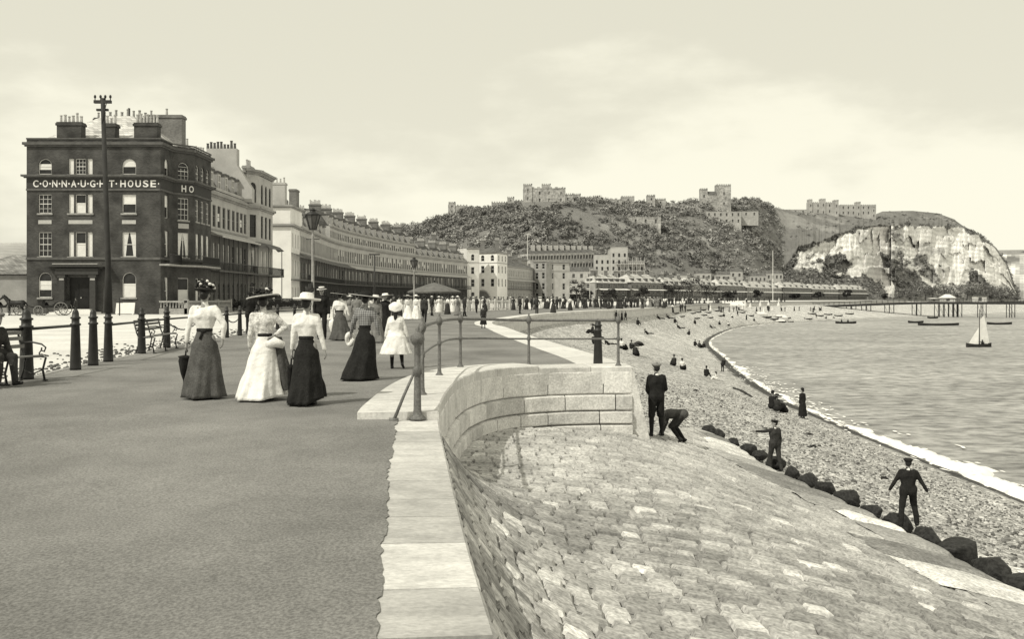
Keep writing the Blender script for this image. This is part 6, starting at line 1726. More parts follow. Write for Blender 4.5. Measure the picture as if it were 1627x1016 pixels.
def barrack(lab, xa, xb, ya, yb, DD, m='castle_pale', rows=2, depth=12, towers=(), name='barracks', skew=0, pit=4.2, bat=False, roof=None, hb_=None):
    a = W(xa, yb, DD); b = W(xb, yb, DD+skew); zb = zz(yb, DD)-2; h = zz(ya, DD)-zb
    c = V(((a.x+b.x)/2, (a.y+b.y)/2, zb)); t = thing(name, lab, 'building', c)
    L_ = [(p[0]-c.x, p[1]-c.y) for p in rect((a.x, a.y), (b.x, b.y), depth)]; mb = MB()
    for i in range(4):
        f_, l_ = face_between(L_[i], L_[(i+1) % 4]); op = []
        if i in (0, 3):
            nn = int(l_/pit)
            for r0 in range(rows):
                for q in range(nn): op.append((l_*(q+.5)/nn-.75, 2.4+(h-2.4)*(r0+.25)/rows, 1.5, (h-2.4)/rows*.48))
        wall(mb, f_, l_, -6, h, op, .5)
        for o in op: mb.quad(f_.P(o[0], .5, o[1]), f_.P(o[0]+o[2], .5, o[1]), f_.P(o[0]+o[2], .5, o[1]+o[3]), f_.P(o[0], .5, o[1]+o[3]), 1)
        if bat: battlements(mb, f_, l_, h, 1.2, 1.6)
    mb.prism(L_, h-.5, h-.4)
    mb.build('wall', [m, 'hole_far'], t)
    if roof:
        q = MB(); zr = h+roof; A, B, C, E = [V((p[0], p[1], h+.02)) for p in L_]; r1 = (A+E)/2+V((0, 0, roof)); r2 = (B+C)/2+V((0, 0, roof)); q.add([A, B, C, E, r1, r2], [(0, 1, 5, 4), (2, 3, 4, 5), (0, 4, 3), (1, 2, 5)]); q.build('roof', 'slates', t)
    for (xx, w2, yt) in towers:
        p = W(xx, yb, DD); tower(t, (p.x-c.x, 4), w2/F*DD, 10, -6, zz(yt, DD)-zb, m, 'turret')
    return t
def pxof(p): return CX+p.x/p.y*F
def hillD(px, py):
    h = onhill(px, py); return h[0].y if h else 800
barrack('long pale barrack with rows of windows below the church', 1122, 1178, 336, 357, min(hillD(1150, 358)+4, 940), rows=2, name='barracks', pit=5)
barrack('low pale wing of the barrack below the church, right end', 1179, 1205, 336, 345, min(hillD(1190, 346)+4, 945), rows=1, pit=6)
barrack('low grey hillside building left of the barrack below the church', 986, 1050, 345, 359, hillD(1018, 360)+4, 'castle', 1, pit=7)
barrack('castellated officers barracks with turrets above the chalk cliff, left block', 1286, 1332, 322, 341, 1190, 'castle_pale', 2, towers=((1288, 5, 318), (1308, 7, 317), (1329, 6, 319)), pit=6, bat=True)
barrack('castellated barracks above the chalk cliff, right block', 1336, 1392, 326, 343, 1210, 'castle_pale', 2, towers=((1364, 6, 322), (1388, 7, 329)), pit=6, bat=True)
barrack('low pale shed left of the castellated barracks', 1246, 1282, 333, 341, 1150, 'castle', 1, pit=7)
# long terrace of gabled houses on the lower slope
a0 = 842; D0 = 585
for k in range(11):
    xa = 842+k*9.3; xb = xa+9.3
    t = barrack('%s house from the left in the long gabled terrace on the lower hillside' % ordn[k], xa+.05, xb-.05, 403.5-.8*k*.3, 442, D0+k*2.0, 'castle', 3, 11, name='terrace_house', pit=1.7, skew=2, roof=3.0)
    t['group'] = 'gabled houses in a row on the lower hillside'; t['category'] = 'house'
    c = MB(); c.box((-1.2, 4, 15), (1.2, 6.4, 21.5)); c.build('chimney', 'castle_pale', t)
# hotel with iron balconies, stepped outline
Dh = 600; ht = thing('balconied_hotel', 'large cream hotel with tiers of balconies at the foot of the castle hill', 'building', (W(985, 474, Dh).x, Dh, 0))
def zh(py): return H+(YH-py)/F*Dh
u_ = Dh/F
def hx_(px): return (px-985)*u_
mb = MB()
for (xa, xb, yt, dep, y0) in ((944, 970, 405, 14, 0), (970, 997, 393, 16, -1), (997, 1024, 415, 14, -.5)):
    P = [(hx_(xa), y0), (hx_(xb)-.03, y0), (hx_(xb)-.03, dep), (hx_(xa), dep)]
    for i in range(4):
        f_, l_ = face_between(P[i], P[(i+1) % 4]); op = []
        if i == 0:
            nn = max(2, int(l_/3.0)); rws = [z for z in (14, 18, 22, 26) if z+3 < zh(yt)]
            for z in rws:
                for q in range(nn): op.append((l_*(q+.5)/nn-.6, z, 1.2, 2.2))
        wall(mb, f_, l_, -1, zh(yt), op, .4)
        for o in op: window(ht, f_, *o, False, 'far', 'sash_dark', simple=True)
    mb.prism(P, zh(yt)-.4, zh(yt)-.3)
mb.build('wall', 'stucco', ht)
mb = MB(); rl = MB()
for z in (13.6, 17.6, 21.6):
    xa, xb = hx_(978), hx_(1023.5)
    mb.box((xa, -2.8, z), (xb, -.5, z+.3)); rl.box((xa, -2.8, z+1.2), (xb, -2.7, z+1.35))
    for k in range(14): x = lerp(xa, xb, k/13); rl.box((x-.08, -2.8, z+.3), (x+.08, -2.65, z+1.2)); 
    for k in range(8): x = lerp(xa, xb-.2, k/7); mb.box((x, -2.75, z+.3), (x+.25, -2.5, z+4.0))
bo = mb.build('balcony', 'stucco', ht); rl.build('balcony_rail', 'iron', bo)
mb = MB(); mb.add([(hx_(968), 0, zh(393)), (hx_(999), 0, zh(393)), (hx_(999), 16, zh(393)), (hx_(968), 16, zh(393)), (hx_(976), 8, zh(384)), (hx_(991), 8, zh(384))], [(0, 1, 5, 4), (1, 2, 5), (2, 3, 4, 5), (3, 0, 4)]); mb.build('roof', 'slates', ht)
barrack('low pale house between the long terrace and the balconied hotel', 905, 943, 432, 446, 590, 'castle_pale', 1, name='house', pit=4, roof=3)
for i, (px, py, DD, w_) in enumerate([(1085, 446, 640, 10), (1118, 443, 680, 12), (1150, 445, 700, 11), (1205, 447, 790, 13), (1228, 443, 800, 16), (1170, 440, 730, 10)]):
    t = barrack(['pale cottage on the slope behind the tree clump', 'small pale house on the slope above the far cottages, left', 'small pale house above the white tents', 'pale house on the slope left of the white mast', 'larger white house on the slope at the white mast', 'tiny pale house higher on the slope above the white tents'][i], px-w_, px+w_, py-8, py+14, DD, 'stucco', 2, 9, name='house', pit=3.2, roof=2.6)

# ------------------------------------------------------------------ pier
A = V((W(1236, 488, 430).x, 430, 0)); B = V((W(1400, 487, 400).x, 400, 0)); C = V((W(1760, 480, 352).x, 352, 0))
zA, zB = -1.6, -.6
pier = thing('pier', 'long dark promenade pier on iron piles striding over the beach into the water', 'pier', (0, 0, 0))
PP = smooth_path([A, B, C], 20); PL = poly_len(PP)
def ppt(d, off=0.0, z=0.0): p, t = along(PP, PL, d); n = V((-t.y, t.x, 0)); return V((p.x, p.y, z))+n*off
def dz(d): return lerp(-1.9, .1, sstep(0, PL[-1]*.55, d))
mb = MB(); N_ = 80; vs = []
for k in range(N_+1):
    d = PL[-1]*k/N_
    for off, z in ((-3, -.9), (-3, 0), (3, 0), (3, -.9)): vs.append(ppt(d, off, dz(d)+z))
fs = [(k*4+j, k*4+4+j, k*4+4+(j+1) % 4, k*4+(j+1) % 4) for k in range(N_) for j in range(4)]
mb.add(vs, fs); mb.build('deck', 'wood_dark', pier)
mb = MB()
for off in (-2.9, 2.9):
    for zo in (.55, 1.1): mb.tube([ppt(PL[-1]*k/N_, off, dz(PL[-1]*k/N_)+zo) for k in range(N_+1)], .07, 5)
    for k in range(int(PL[-1]/2.2)): d = k*2.2; q = ppt(d, off, dz(d)); mb.tube([q, q+V((0, 0, 1.15))], .06, 5)
mb.build('pier_railing', 'iron', pier)
def dfor(px): return min((PL[-1]*k/400 for k in range(401)), key=lambda d: abs(pxof(ppt(d))-px))
for px in (1352, 1376, 1413, 1456, 1492, 1500, 1514, 1522, 1560, 1606, 1650):
    d = dfor(px); q = MB()
    for off in (-2.6, 2.6):
        for e in (-.9, .9):
            a = ppt(d+e, off, dz(d)-.8); b = ppt(d+e, off, min(SEA-1.5, -6)); q.tube([a, b], .16, 6)
    for off in (-2.6, 2.6): a = ppt(d-.9, off, dz(d)-1.2); b = ppt(d+.9, off, -5.4); q.tube([a, b], .05, 5)
    q.build('pile_trestle', 'wood_dark', pier)
def kiosk(lab, px, w, h, rh, m='canvas', off=0, rm='canvas'):
    d = dfor(px); p = ppt(d, off, dz(d)+.002); t = thing('pier_kiosk', lab, 'kiosk', p); q = MB(); q.prism([(-w, -1.6), (w, -1.6), (w, 1.6), (-w, 1.6)], 0, h); q.build('wall', m, t)
    q = MB(); q.add([(-w*1.15, -2, h+.01), (w*1.15, -2, h+.01), (w*1.15, 2, h+.01), (-w*1.15, 2, h+.01), (-w*.4, 0, h+rh), (w*.4, 0, h+rh)], [(0, 1, 5, 4), (1, 2, 5), (2, 3, 4, 5), (3, 0, 4), (3, 2, 1, 0)]); q.build('roof', rm, t)
    q = MB(); q.quad((-w*.5, -1.62, 0.3), (w*.1, -1.62, .3), (w*.1, -1.62, h*.8), (-w*.5, -1.62, h*.8)); q.build('opening', 'hole_far', t)
kiosk('white tent roofed pavilion on the pier before the chalk cliff', 1505, 2.3, 1.5, 1.4); kiosk('pale kiosk with dark roof farther out on the pier', 1556, 2.0, 2.2, .8, 'canvas', 0, 'wood_dark'); kiosk('low pale hut on the pier left of the white pavilion', 1483, 1.6, 1.2, .3, 'stucco_grey')
for px, yt, lab in ((1450, 459, 'slender flagstaff on the pier'), ):
    d = dfor(px); p = ppt(d, 2.4, dz(d)); q = MB(); q.tube([(0, 0, 0), (0, 0, zz(yt, p.y)-p.z)], [.12, .06], 6); o = q.build('flagstaff', 'trim_dark'); o.location = p; tag(o, lab, 'flagstaff')
for px, yt, yb, Y, lab, m in ((1228, 398, 490, 380, 'tall white mast standing on the beach near the root of the pier', 'sail'), (838, 372, 430, 440, 'white flagstaff above the terrace right of the archway block', 'sail'), (937, 425, 480, 380, 'pale post before the dark tree at the far cottages', 'stucco')):
    p = W(px, yb, Y); q = MB(); q.tube([(0, 0, -1.5 if Y < 400 else -5), (0, 0, zz(yt, Y)-p.z)], [.16, .08], 6); o = q.build('flagstaff', m); o.location = p; tag(o, lab, 'flagstaff')

# ------------------------------------------------------------------ boats
def hull(L_, w, h):
    mb = MB(); n_ = 12
    def hf(u, v):
        x = (u-.5)*L_; b = (1-abs(2*u-1)**2.4)*w/2; s_ = (abs(2*u-1)**2)*h*.35
        a = (v-.5)*PI; return V((x, b*math.sin(a), h+s_-(h)*math.cos(a)**.8 if abs(math.cos(a)) > 1e-6 else h+s_))
    mb.grid(n_, 8, hf); 
    def hi_(u, v):
        p = hf(u, v); return V((p.x*.96, p.y*.90, max(p.z, h*.35)+.0))
    mb.grid(n_, 8, hi_, 1)
    return mb
def rowboat(lab, loc, rz, L_=4.5, cover=False, group='boats drawn up on the far beach', cat='boat', crew=0):
    t = thing('rowing_boat', lab, cat, loc, rz, group)
    hh = min(.15*L_, .62); ww_ = min(.32*L_, 1.7); hull(L_, ww_, hh).build('hull', ['wood_dark', 'boat_inside'], t, True)
    mb = MB()
    for x in (-.22, .05, .28): mb.box((x*L_-.1, -ww_*.4, hh*.72), (x*L_+.1, ww_*.4, hh*.8))
    mb.build('thwart', 'wood', t)
    if cover:
        mb = MB(); mb.grid(8, 6, lambda u, v: ((u-.5)*L_*.8, (v-.5)*ww_, hh+.5*math.sin(PI*v)*math.sin(PI*(.15+.7*u)))); mb.build('cover', 'canvas', t, True)
    for k in range(crew):
        mb = MB(); x = (-.2+.3*k)*L_; mb.tube([(x, 0, hh*.7), (x, 0, hh+.4), (x, 0, hh+.52)], [.24, .2, .08], 7); mb.ell((x, 0, hh+.66), .12, 7, 5); o = mb.build('person', 'black_cloth', None, True); o.matrix_world = Matrix.Translation(loc) @ Matrix.Rotation(rz, 4, 'Z'); tag(o, 'dark seated figure in the ' + lab.split(' in ')[0].split(' with ')[0] + (' near the bow' if k else ''), 'person')
    return t
for px, py, L_, lab, cr in ((1344, 514.5, 6.0, 'small rowing boat with two dark figures, left of the other boats afloat', 2), (1455, 513.5, 4.6, 'short rowing boat afloat left of the long low boat', 0), (1491, 517.5, 11, 'long low dark boat afloat under the pier', 0), (1588, 516, 7, 'low dark boat afloat at the right edge', 0), (1482, 506, 4, 'tiny boat near the beach below the pier trestles', 0)):
    p = G(px, py, SEA); p.z = SEA-.15; rowboat(lab, p, .05, L_, group='small boats afloat off the pier', crew=cr)
p = G(1555, 552, SEA); t = thing('sailing_boat', 'small sailing boat with pale sails and dark hull, afloat before the pier', 'sailing boat', (p.x, p.y, SEA-.2), .06)
sc_ = p.y/F; hull(42*sc_, 1.3, .62).build('hull', ['wood_dark', 'boat_inside'], t, True)
hm = 62*sc_
mb = MB(); mb.tube([(.1, 0, .1), (.12, 0, hm)], [.07, .045], 7); mb.tube([(.1, 0, 1.0), (.9, 0.05, .85)], .03, 5); mb.build('mast', 'wood_dark', t, True)
mb = MB(); mb.add([(.16, 0, hm*.72), (.20, .02, .72), (1.75, .25, .66), (1.35, .2, hm*.5), (.85, .12, hm*.86)], [(0, 1, 2, 3, 4)]); mb.build('mainsail', 'sail', t)
mb = MB(); mb.add([(.04, 0, hm*.55), (-.10, -.1, .65), (-1.6, .0, .62)], [(0, 1, 2)]); mb.build('foresail', 'sail', t)
mb = MB(); mb.tube([(.55, 0, .5), (.55, 0, .95), (.55, 0, 1.05)], [.2, .18, .07], 7); mb.ell((.55, 0, 1.17), .11, 8, 6); o = mb.build('person', 'black_cloth', None, True); o.location = (p.x, p.y, SEA-.2); tag(o, 'dark figure sitting in the small sailing boat', 'person')
BO = [(1092, 494, .3), (1099, 499, .2), (1108, 497, -.2), (1116, 494, .5), (1117, 502, .1), (1124, 498, -.3), (1127, 506, .3), (1072, 499, .2), (1137, 495, .1), (1144, 503, .5), (1082, 504, -.25), (1106, 507, .35), (1208, 500, .1), (1217, 506, .2), (1228, 509, -.1), (1240, 513, .1), (1252, 514, 0), (1265, 515, .05), (1236, 505, .1), (1250, 507, .2), (1192, 503, .4), (1178, 498, -.3), (1290, 500, .1), (1302, 503, -.2), (1316, 501, .3), (1332, 503, .0), (1350, 500, .2), (1284, 508, .1)]
for i, (px, py, rz) in enumerate(BO):
    p = Bp(px, py); big = 12 <= i <= 17
    L_ = (20 if big else 15)/F*p.y*.9; L_ = min(L_, 7.0)
    pos = ('among the dark boats drawn up below the tree clump', 'in the line of boats at the water\'s edge', 'on the beach under the root of the pier')[0 if i < 12 else (1 if i < 22 else 2)]
    k_ = {0: 'leftmost upper', 1: 'left lower', 2: 'left middle', 3: 'upper central', 4: 'lower central', 5: 'right of centre', 6: 'right lower', 7: 'outlying left', 8: 'outlying right', 9: 'outlying lower right', 10: 'outlying lower left', 11: 'lowest central', 12: 'first', 13: 'second', 14: 'third', 15: 'fourth, white covered', 16: 'fifth', 17: 'last and lowest', 18: 'upper left', 19: 'upper right', 20: 'detached near left', 21: 'detached far left', 22: 'first', 23: 'second', 24: 'third', 25: 'fourth', 26: 'fifth and rightmost', 27: 'lowest'}[i]
    rowboat('rowing boat, %s, %s' % (k_, pos), p+V((0, 0, -.05)), rz-.25, L_, cover=i == 15)
# bathing tents and shed
def tent(lab, px, py, w, h, kind='cone'):
    p = Bp(px, py); s_ = p.y/F; t = thing('beach_tent', lab, 'tent', p-V((0, 0, .2)), 0, 'white tents and canvas shelters on the beach'); w *= s_; h *= s_
    mb = MB()
    if kind == 'cone':
        mb.lathe([(w/2, 0), (w*.34, h*.35), (w*.14, h*.75), (.02, h)], 12, wob=lambda a, u: 1+.05*math.sin(6*a))
        mb.build('canvas', 'canvas', t, True); q = MB(); q.tube([(0, 0, h*.9), (0, 0, h*1.12)], .06, 5); q.build('pole', 'wood', t)
    else:
        d = 4; mb.add([(-w/2, 0, 0), (w/2, 0, 0), (w/2, 0, h*.55), (-w/2, 0, h*.55), (-w/2, d, h), (w/2, d, h), (w/2, d, 0), (-w/2, d, 0)], [(0, 1, 2, 3), (3, 2, 5, 4), (1, 6, 5, 2), (0, 3, 4, 7), (6, 7, 4, 5)]); mb.build('canvas', 'canvas', t)
        q = MB(); n_ = 7
        for k in range(n_): x = lerp(-w/2, w/2, (k+.5)/n_); q.quad((x-.12*s_*4, -.02, .05), (x+.12*s_*4, -.02, .05), (x+.12*s_*4, -.02, h*.5), (x-.12*s_*4, -.02, h*.5))
        q.build('stripe', 'stucco_grey', t)
tent('long striped canvas shelter at the top of the far beach', 1168, 491, 32, 12, 'long')
for px, py, w, h, lab in ((1184, 488, 7, 13, 'pointed white tent at the right end of the long canvas shelter'), (1192, 490, 7, 10, 'smaller pointed white tent right of the long canvas shelter'), (1208, 488, 6, 12, 'pointed white tent left of the tall white mast'), (1221, 487, 6, 10, 'small pointed white tent just left of the mast'), (1237, 487, 7, 9, 'pointed white tent just right of the mast')): tent(lab, px, py, w, h)
for px, py, w, h, lab in ((1070, 487, 14, 6, 'low white canvas shelter before the tree clump, left'), (1087, 489, 14, 5, 'low white canvas shelter before the tree clump, middle'), (1108, 489, 20, 5, 'low white canvas shelter before the tree clump, right'), (1213, 502, 14, 7, 'white canvas heap on the beach above the line of boats'), (1245, 508, 14, 8, 'white canvas heap near the water above the line of boats')): tent(lab, px, py, w, h, 'long')
# ------------------------------------------------------------------ people in the foreground
def gp(px, py, z=.03): return G(px, py, z)
A_ = lambda *a: tuple(a)
umb_h = []
pA = gp(325, 633)
wA = person('woman in white blouse and long grey skirt, flowered hat, left hand holding a dark umbrella', pA, .03, 1.63, 'blouse', 'white_cloth', 'skirt', 'grey_cloth', 'toque', 'dark_cloth', 'up',
            arms=(((-.30, -.10, -1), (-.16, .12, -1)), ((.62, -.25, -.85), (-.12, .12, -1))), vox=.0135, skirt=dict(bow=1, hem=.31, folds=7, amp=.12, back=.35, hip=.20), head=(0, .05), stout=1.05)
pB = gp(420, 635)
wB = person('woman in pale dress with one arm bent, dark flowered hat with light brim', pB, .12, 1.52, 'blouse', 'lace_cloth', 'skirt', 'white_cloth', 'plume', 'dark_cloth', 'up',
            arms=(((-.22, -.05, -1), (-.12, .25, -1)), ((.75, .1, -.75), (-.45, -.35, -.35))), vox=.0135, skirt=dict(hem=.40, folds=8, amp=.08, back=.5, hip=.21, lift=.05, la=0, lx=-.05), head=(.1, .0), roll=-.04, stout=1.08)
pC = gp(487, 643)
wC = person('woman in white blouse and black skirt, white hat with dark ribbon bows', pC, -.02, 1.50, 'blouse', 'white_cloth', 'skirt', 'black_cloth', 'white_bow', 'white_cloth', 'up',
            arms=(((-.20, .0, -1), (-.10, .12, -1)), ((.28, -.05, -1), (.22, .1, -1))), vox=.0135, skirt=dict(hem=.29, folds=7, amp=.07, back=.55, hip=.19, lift=.10, la=.2), head=(0, 0), stout=1.05)
# a woman beyond the pale dress: dark narrow gathered skirt cloth caught up at her side
pF = gp(580, 604)
wF = person('woman in checked blouse and long black skirt, wide flat dark hat, walking away', pF, -.25, 1.56, 'blouse', 'plaid_cloth', 'skirt', 'black_cloth', 'wide', 'black_cloth', 'up',
            arms=(((-.45, .15, -1), (-.35, .4, -.7)), ((.30, .12, -1), (.15, .35, -.9))), vox=.0145, skirt=dict(hem=.37, folds=6, amp=.06, back=.45, hip=.19, lx=-.10), head=(.2, -.05), lean=.05)
pG = gp(629, 586)
wG = person('girl in a white knee length dress, round white hat and black stockings', pG, -.05, 1.30, 'dress', 'white_cloth', 'skirt', 'white_cloth', 'round_white', 'white_cloth', 'long',
            arms=(((-.34, .05, -1), (-.25, .2, -1)), ((.36, .05, -1), (.28, .2, -1))), legs=(((-.03, .05, -1), (0, 0, -1)), ((.10, .1, -1), (.16, -.55, -.8))), vox=.0145, child=True, skirt=dict(hem=.43, zb=.40, folds=9, amp=.06, hip=.24, pw=.9), stout=1.12)
pE = gp(540, 541)
wE = person('woman in grey skirt carrying a white bag, flat dark hat, farther up the promenade', pE, -.05, 1.66, 'blouse', 'white_cloth', 'skirt', 'grey_cloth', 'wide', 'black_cloth', 'up',
            arms=(((-.35, -.1, -1), (.0, .25, -1)), ((.45, -.1, -1), (.25, .1, -1))), vox=.018, skirt=dict(hem=.42, folds=8, amp=.09, back=.4, hip=.21, lx=.06), stout=1.2)
pD = V(((511-CX)/F*36.5, 36.5, .03))
mD = person('man in dark suit and straw boater, facing the camera', pD, PI+.1, 1.86, 'jacket', 'black_cloth', 'trousers', 'black_cloth', 'boater', 'straw', 'short', arms=(((-.2, .05, -1), (-.1, .2, -1)), ((.25, .1, -1), (-.1, .35, -.9))), legs=STEP, vox=.018, stout=1.05)
pH = gp(567, 524)
mH = person('man in light grey suit and dark hat, seen from behind beyond the white bag', pH, .05, 1.68, 'jacket', 'mid_cloth', 'trousers', 'mid_cloth', 'bowler', 'dark_cloth', 'short', arms=(((-.25, 0, -1), (-.15, .2, -1)), ((.3, -.1, -1), (.1, .2, -1))), legs=STEP, vox=.02)
pI = gp(612, 538)
wI = person('woman in dark jacket with white front and broad white hat, facing the camera', pI, PI-.25, 1.62, 'jacket', 'black_cloth', 'skirt', 'black_cloth', 'wide', 'white_cloth', 'up', vox=.02, skirt=dict(hem=.36, folds=6))
wI2 = person('woman in mottled grey dress half hidden behind the checked blouse', gp(597, 545), 0, 1.55, 'blouse', 'mid_cloth', 'skirt', 'mid_cloth', 'wide', 'straw', 'up', vox=.02, skirt=dict(hem=.36, folds=6))
wJ = person('woman in white dress with pale hat, left one of the pair by the paling', gp(648, 508), .3, 1.66, 'blouse', 'white_cloth', 'skirt', 'white_cloth', 'wide', 'pale_cloth', 'up', vox=.024, skirt=dict(hem=.46, folds=6, back=.4))
wK = person('woman in white dress and round pale hat, right one of the pair by the paling', gp(661, 508), -.1, 1.66, 'blouse', 'white_cloth', 'skirt', 'white_cloth', 'white_bow', 'white_cloth', 'up', vox=.024, skirt=dict(hem=.40, folds=6, back=.2))
mK = person('stout man in dark jacket walking away beside the women in white', gp(674, 513), -.15, 1.62, 'jacket', 'dark_cloth', 'trousers', 'black_cloth', 'bowler', 'dark_cloth', 'short', legs=STEP, vox=.022, stout=1.15)
mL = person('man in dark clothes standing by the fence behind the pale dress', gp(397, 531), .6, 1.68, 'coat', 'black_cloth', 'trousers', 'black_cloth', 'bowler', 'black_cloth', 'short', vox=.02, arms=(((-.2, .3, -1), (.1, .9, -.3)), ((.2, .3, -1), (-.1, .9, -.3))))
wM = person('small dark skirted figure alone at the start of the white coping', gp(768, 522), 0, 1.12, 'blouse', 'dark_cloth', 'skirt', 'black_cloth', 'cap', 'dark_cloth', 'short', vox=.024, skirt=dict(hem=.26, zb=.28, folds=5), legs=STAND)
# person on the near bench, seen from the side, leaning forward
pS = person('person in dark coat and grey cap sitting bent forward on the near bench', (-8.80, 16.9, .03), -PI/2-.35, 1.62, 'coat', 'dark_cloth', 'trousers', 'dark_cloth', 'cap', 'mid_cloth', 'grey', arms=(((-.15, .55, -.85), (.1, .8, -.4)), ((.15, .55, -.85), (-.1, .8, -.4))), legs=(((-.10, 1, -.06), (0, .12, -1)), ((.12, 1, -.02), (.0, -.05, -1))), lean=.38, vox=.0145, hz=.56, stout=1.12)

# things people hold
def umbrella_closed(lab, top, bot, r=.075):
    top = V(top); bot = V(bot); t = thing('umbrella', lab, 'umbrella', bot); d = (top-bot); L_ = d.length
    q = d.normalized().to_track_quat('Z', 'Y').to_matrix().to_4x4(); mb = MB()
    mb.lathe([(.008, .0), (.012, .07), (r*.55, L_*.28), (r, L_*.58), (r*.9, L_*.66), (r*1.15, L_*.70), (.018, L_*.74)], 16, wob=lambda a, u: 1+.16*math.sin(6*a), Mx=q); mb.build('folded_cover', 'black_cloth', t, True)
    mb = MB(); mb.tube([q @ V((0, 0, L_*.72)), q @ V((0, 0, L_*1.02)), q @ V((.03, 0, L_*1.05)), q @ V((.06, 0, L_*1.01))], .012, 6); mb.build('handle', 'wood_dark', t, True); return t
def hand(o, side):
    b = [c for c in o.children if c.name.startswith('body')][0]
    return o
sA = 1.63/1.7
def limb(p, h, yaw, arms, side, shw=.155, hz=.93):
    S = h/1.7; ud, fd = V(arms[0]).normalized(), V(arms[1]).normalized()
    l = V((side*shw, 0, hz+.45))+ud*.285+fd*(.245+.10); return V(p)+(Matrix.Rotation(yaw, 3, 'Z') @ (l*S))
hA = limb(pA, 1.63, .03, ((-.30, -.10, -1), (-.16, .12, -1)), -1)
umbrella_closed('dark folded umbrella hanging from the hand of the woman in the grey skirt', hA+V((-.0, .02, .06)), hA+V((-.05, .05, -.55)), .085)
hC = limb(pC, 1.50, -.02, ((-.20, .0, -1), (-.10, .12, -1)), -1)
umbrella_closed('dark folded umbrella between the pale dress and the black skirt', hC+V((0, .0, .06)), hC+V((-.06, .1, -.62)), .05)
hE = limb(pE, 1.66, -.05, ((-.35, -.1, -1), (.0, .25, -1)), -1)
mb = MB(); mb.lathe([(.02, -.62), (.10, -.45), (.17, -.25), (.15, -.08), (.06, -.02), (.03, 0)], 14, sy=.5, wob=lambda a, u: 1+.08*math.sin(5*a)); o = mb.build('bag', 'white_cloth', None, True); o.location = hE; tag(o, 'white drawstring bag hanging from the hand of the woman in grey skirt', 'bag')
hF = limb(pF, 1.56, -.25, ((-.45, .15, -1), (-.35, .4, -.7)), -1)
mb = MB(); n_ = 20; mb.tube([(.0+.05*math.cos(2*PI*k/n_), .03*math.sin(4*PI*k/n_), -.05+.10*math.sin(2*PI*k/n_)) for k in range(n_+1)], .045, 8); o = mb.build('hat', 'white_cloth', None, True); o.location = hF; tag(o, 'white ring shaped bundle held by the woman in the checked blouse', 'bundle')
hB = limb(pB, 1.52, .12, ((.75, .1, -.75), (-.45, -.35, -.35)), 1)
mb = MB(); q = 9
vs = []
for i in range(15):
    u = i/14; z = -.0-u*.78
    for k in range(16):
        a = 2*PI*k/16; r = lerp(.05, .15, u)*(1+.25*math.sin(4*a+u*2)); vs.append((r*math.cos(a)+.10*u, r*math.sin(a)*.6, z))
mb.add(vs, [(i*16+k, (i+1)*16+k, (i+1)*16+(k+1) % 16, i*16+(k+1) % 16) for i in range(14) for k in range(16)]); o = mb.build('gathered_cloak', 'grey_cloth', None, True); o.location = V(pB)+V((.20, -.02, .92)); tag(o, 'grey cloak gathered over the arm of the woman in the pale dress', 'cloak')
mb = MB(); mb.tube([(-.12, 0, 0), (.0, 0, .05), (.14, 0, 0)], [.05, .08, .05], 10); o = mb.build('muff', 'white_cloth', None, True); o.location = V(pB)+V((.17, -.10, .80)); tag(o, 'white bundle held at the waist by the woman in the pale dress', 'bundle')

# ------------------------------------------------------------------ boys at the apron and the beach
def on_ap(px, py):
    for k in range(400):
        Y = 8+k*.08; p = W(px, py, Y)
        z = zap(p.x, p.y) if xleft(Y) < p.x < xtoe(Y) else zbeach(p.x, p.y)
        if p.z <= z: return V((p.x, p.y, z))
    return G(px, py, -1.4)
pb = G(1043, 683, -1.40); pb.z = zap(pb.x, pb.y)+.02
person('boy in dark jacket, breeches and cap standing at the end of the wall', pb, .25, 1.60, 'jacket', 'black_cloth', 'knickers', 'black_cloth', 'cap', 'mid_cloth', 'short', arms=(((-.15, .1, -1), (.5, .6, -.6)), ((.2, .05, -1), (-.25, .7, -.5))), legs=(((-.05, .02, -1), (-.02, -.03, -1)), ((.06, .10, -1), (.03, -.15, -1))), vox=.0145, stout=1.1)
p2 = G(1085, 691, -1.58); p2.z = zap(p2.x, p2.y)+.02
person('stooping boy in grey jacket reaching down beside the standing boy', p2, 1.15, 1.42, 'jacket', 'grey_cloth', 'knickers', 'dark_cloth', 'cap', 'dark_cloth', 'short', arms=(((-.12, 1, .15), (-.04, 1, .3)), ((.1, 1, .2), (.02, 1, .35))), legs=(((-.14, .95, -1), (-.05, -.75, -1)), ((.16, .75, -1), (.05, -.7, -1))), lean=1.55, vox=.0145, stout=1.1, head=(0, .3))
p3 = G(1231, 746, -2.62); p3.z = zbeach(p3.x, p3.y)
person('boy in dark jacket and cap pointing out to the left with one arm', p3, .45, 1.22, 'jacket', 'dark_cloth', 'trousers', 'dark_cloth', 'cap', 'black_cloth', 'short', arms=(((-1, .3, -.10), (-1, .25, .03)), ((.22, .0, -1), (.1, .1, -1))), legs=STEP, vox=.0145, stout=1.12, head=(.9, 0))
p4 = G(1443, 838, -2.6); p4.z = max(p4.z, zbeach(p4.x, p4.y))
person('boy in dark suit and flat cap striding away along the boulders, arms out', p4, -.18, 1.24, 'jacket', 'black_cloth', 'trousers', 'black_cloth', 'cap', 'black_cloth', 'short', arms=(((-.55, .05, -1), (-.55, .1, -1)), ((.55, -.05, -1), (.62, .0, -1))), legs=(((-.16, -.10, -1), (-.10, -.30, -1)), ((.20, .42, -1), (.10, -.30, -1))), vox=.0145, stout=1.08)

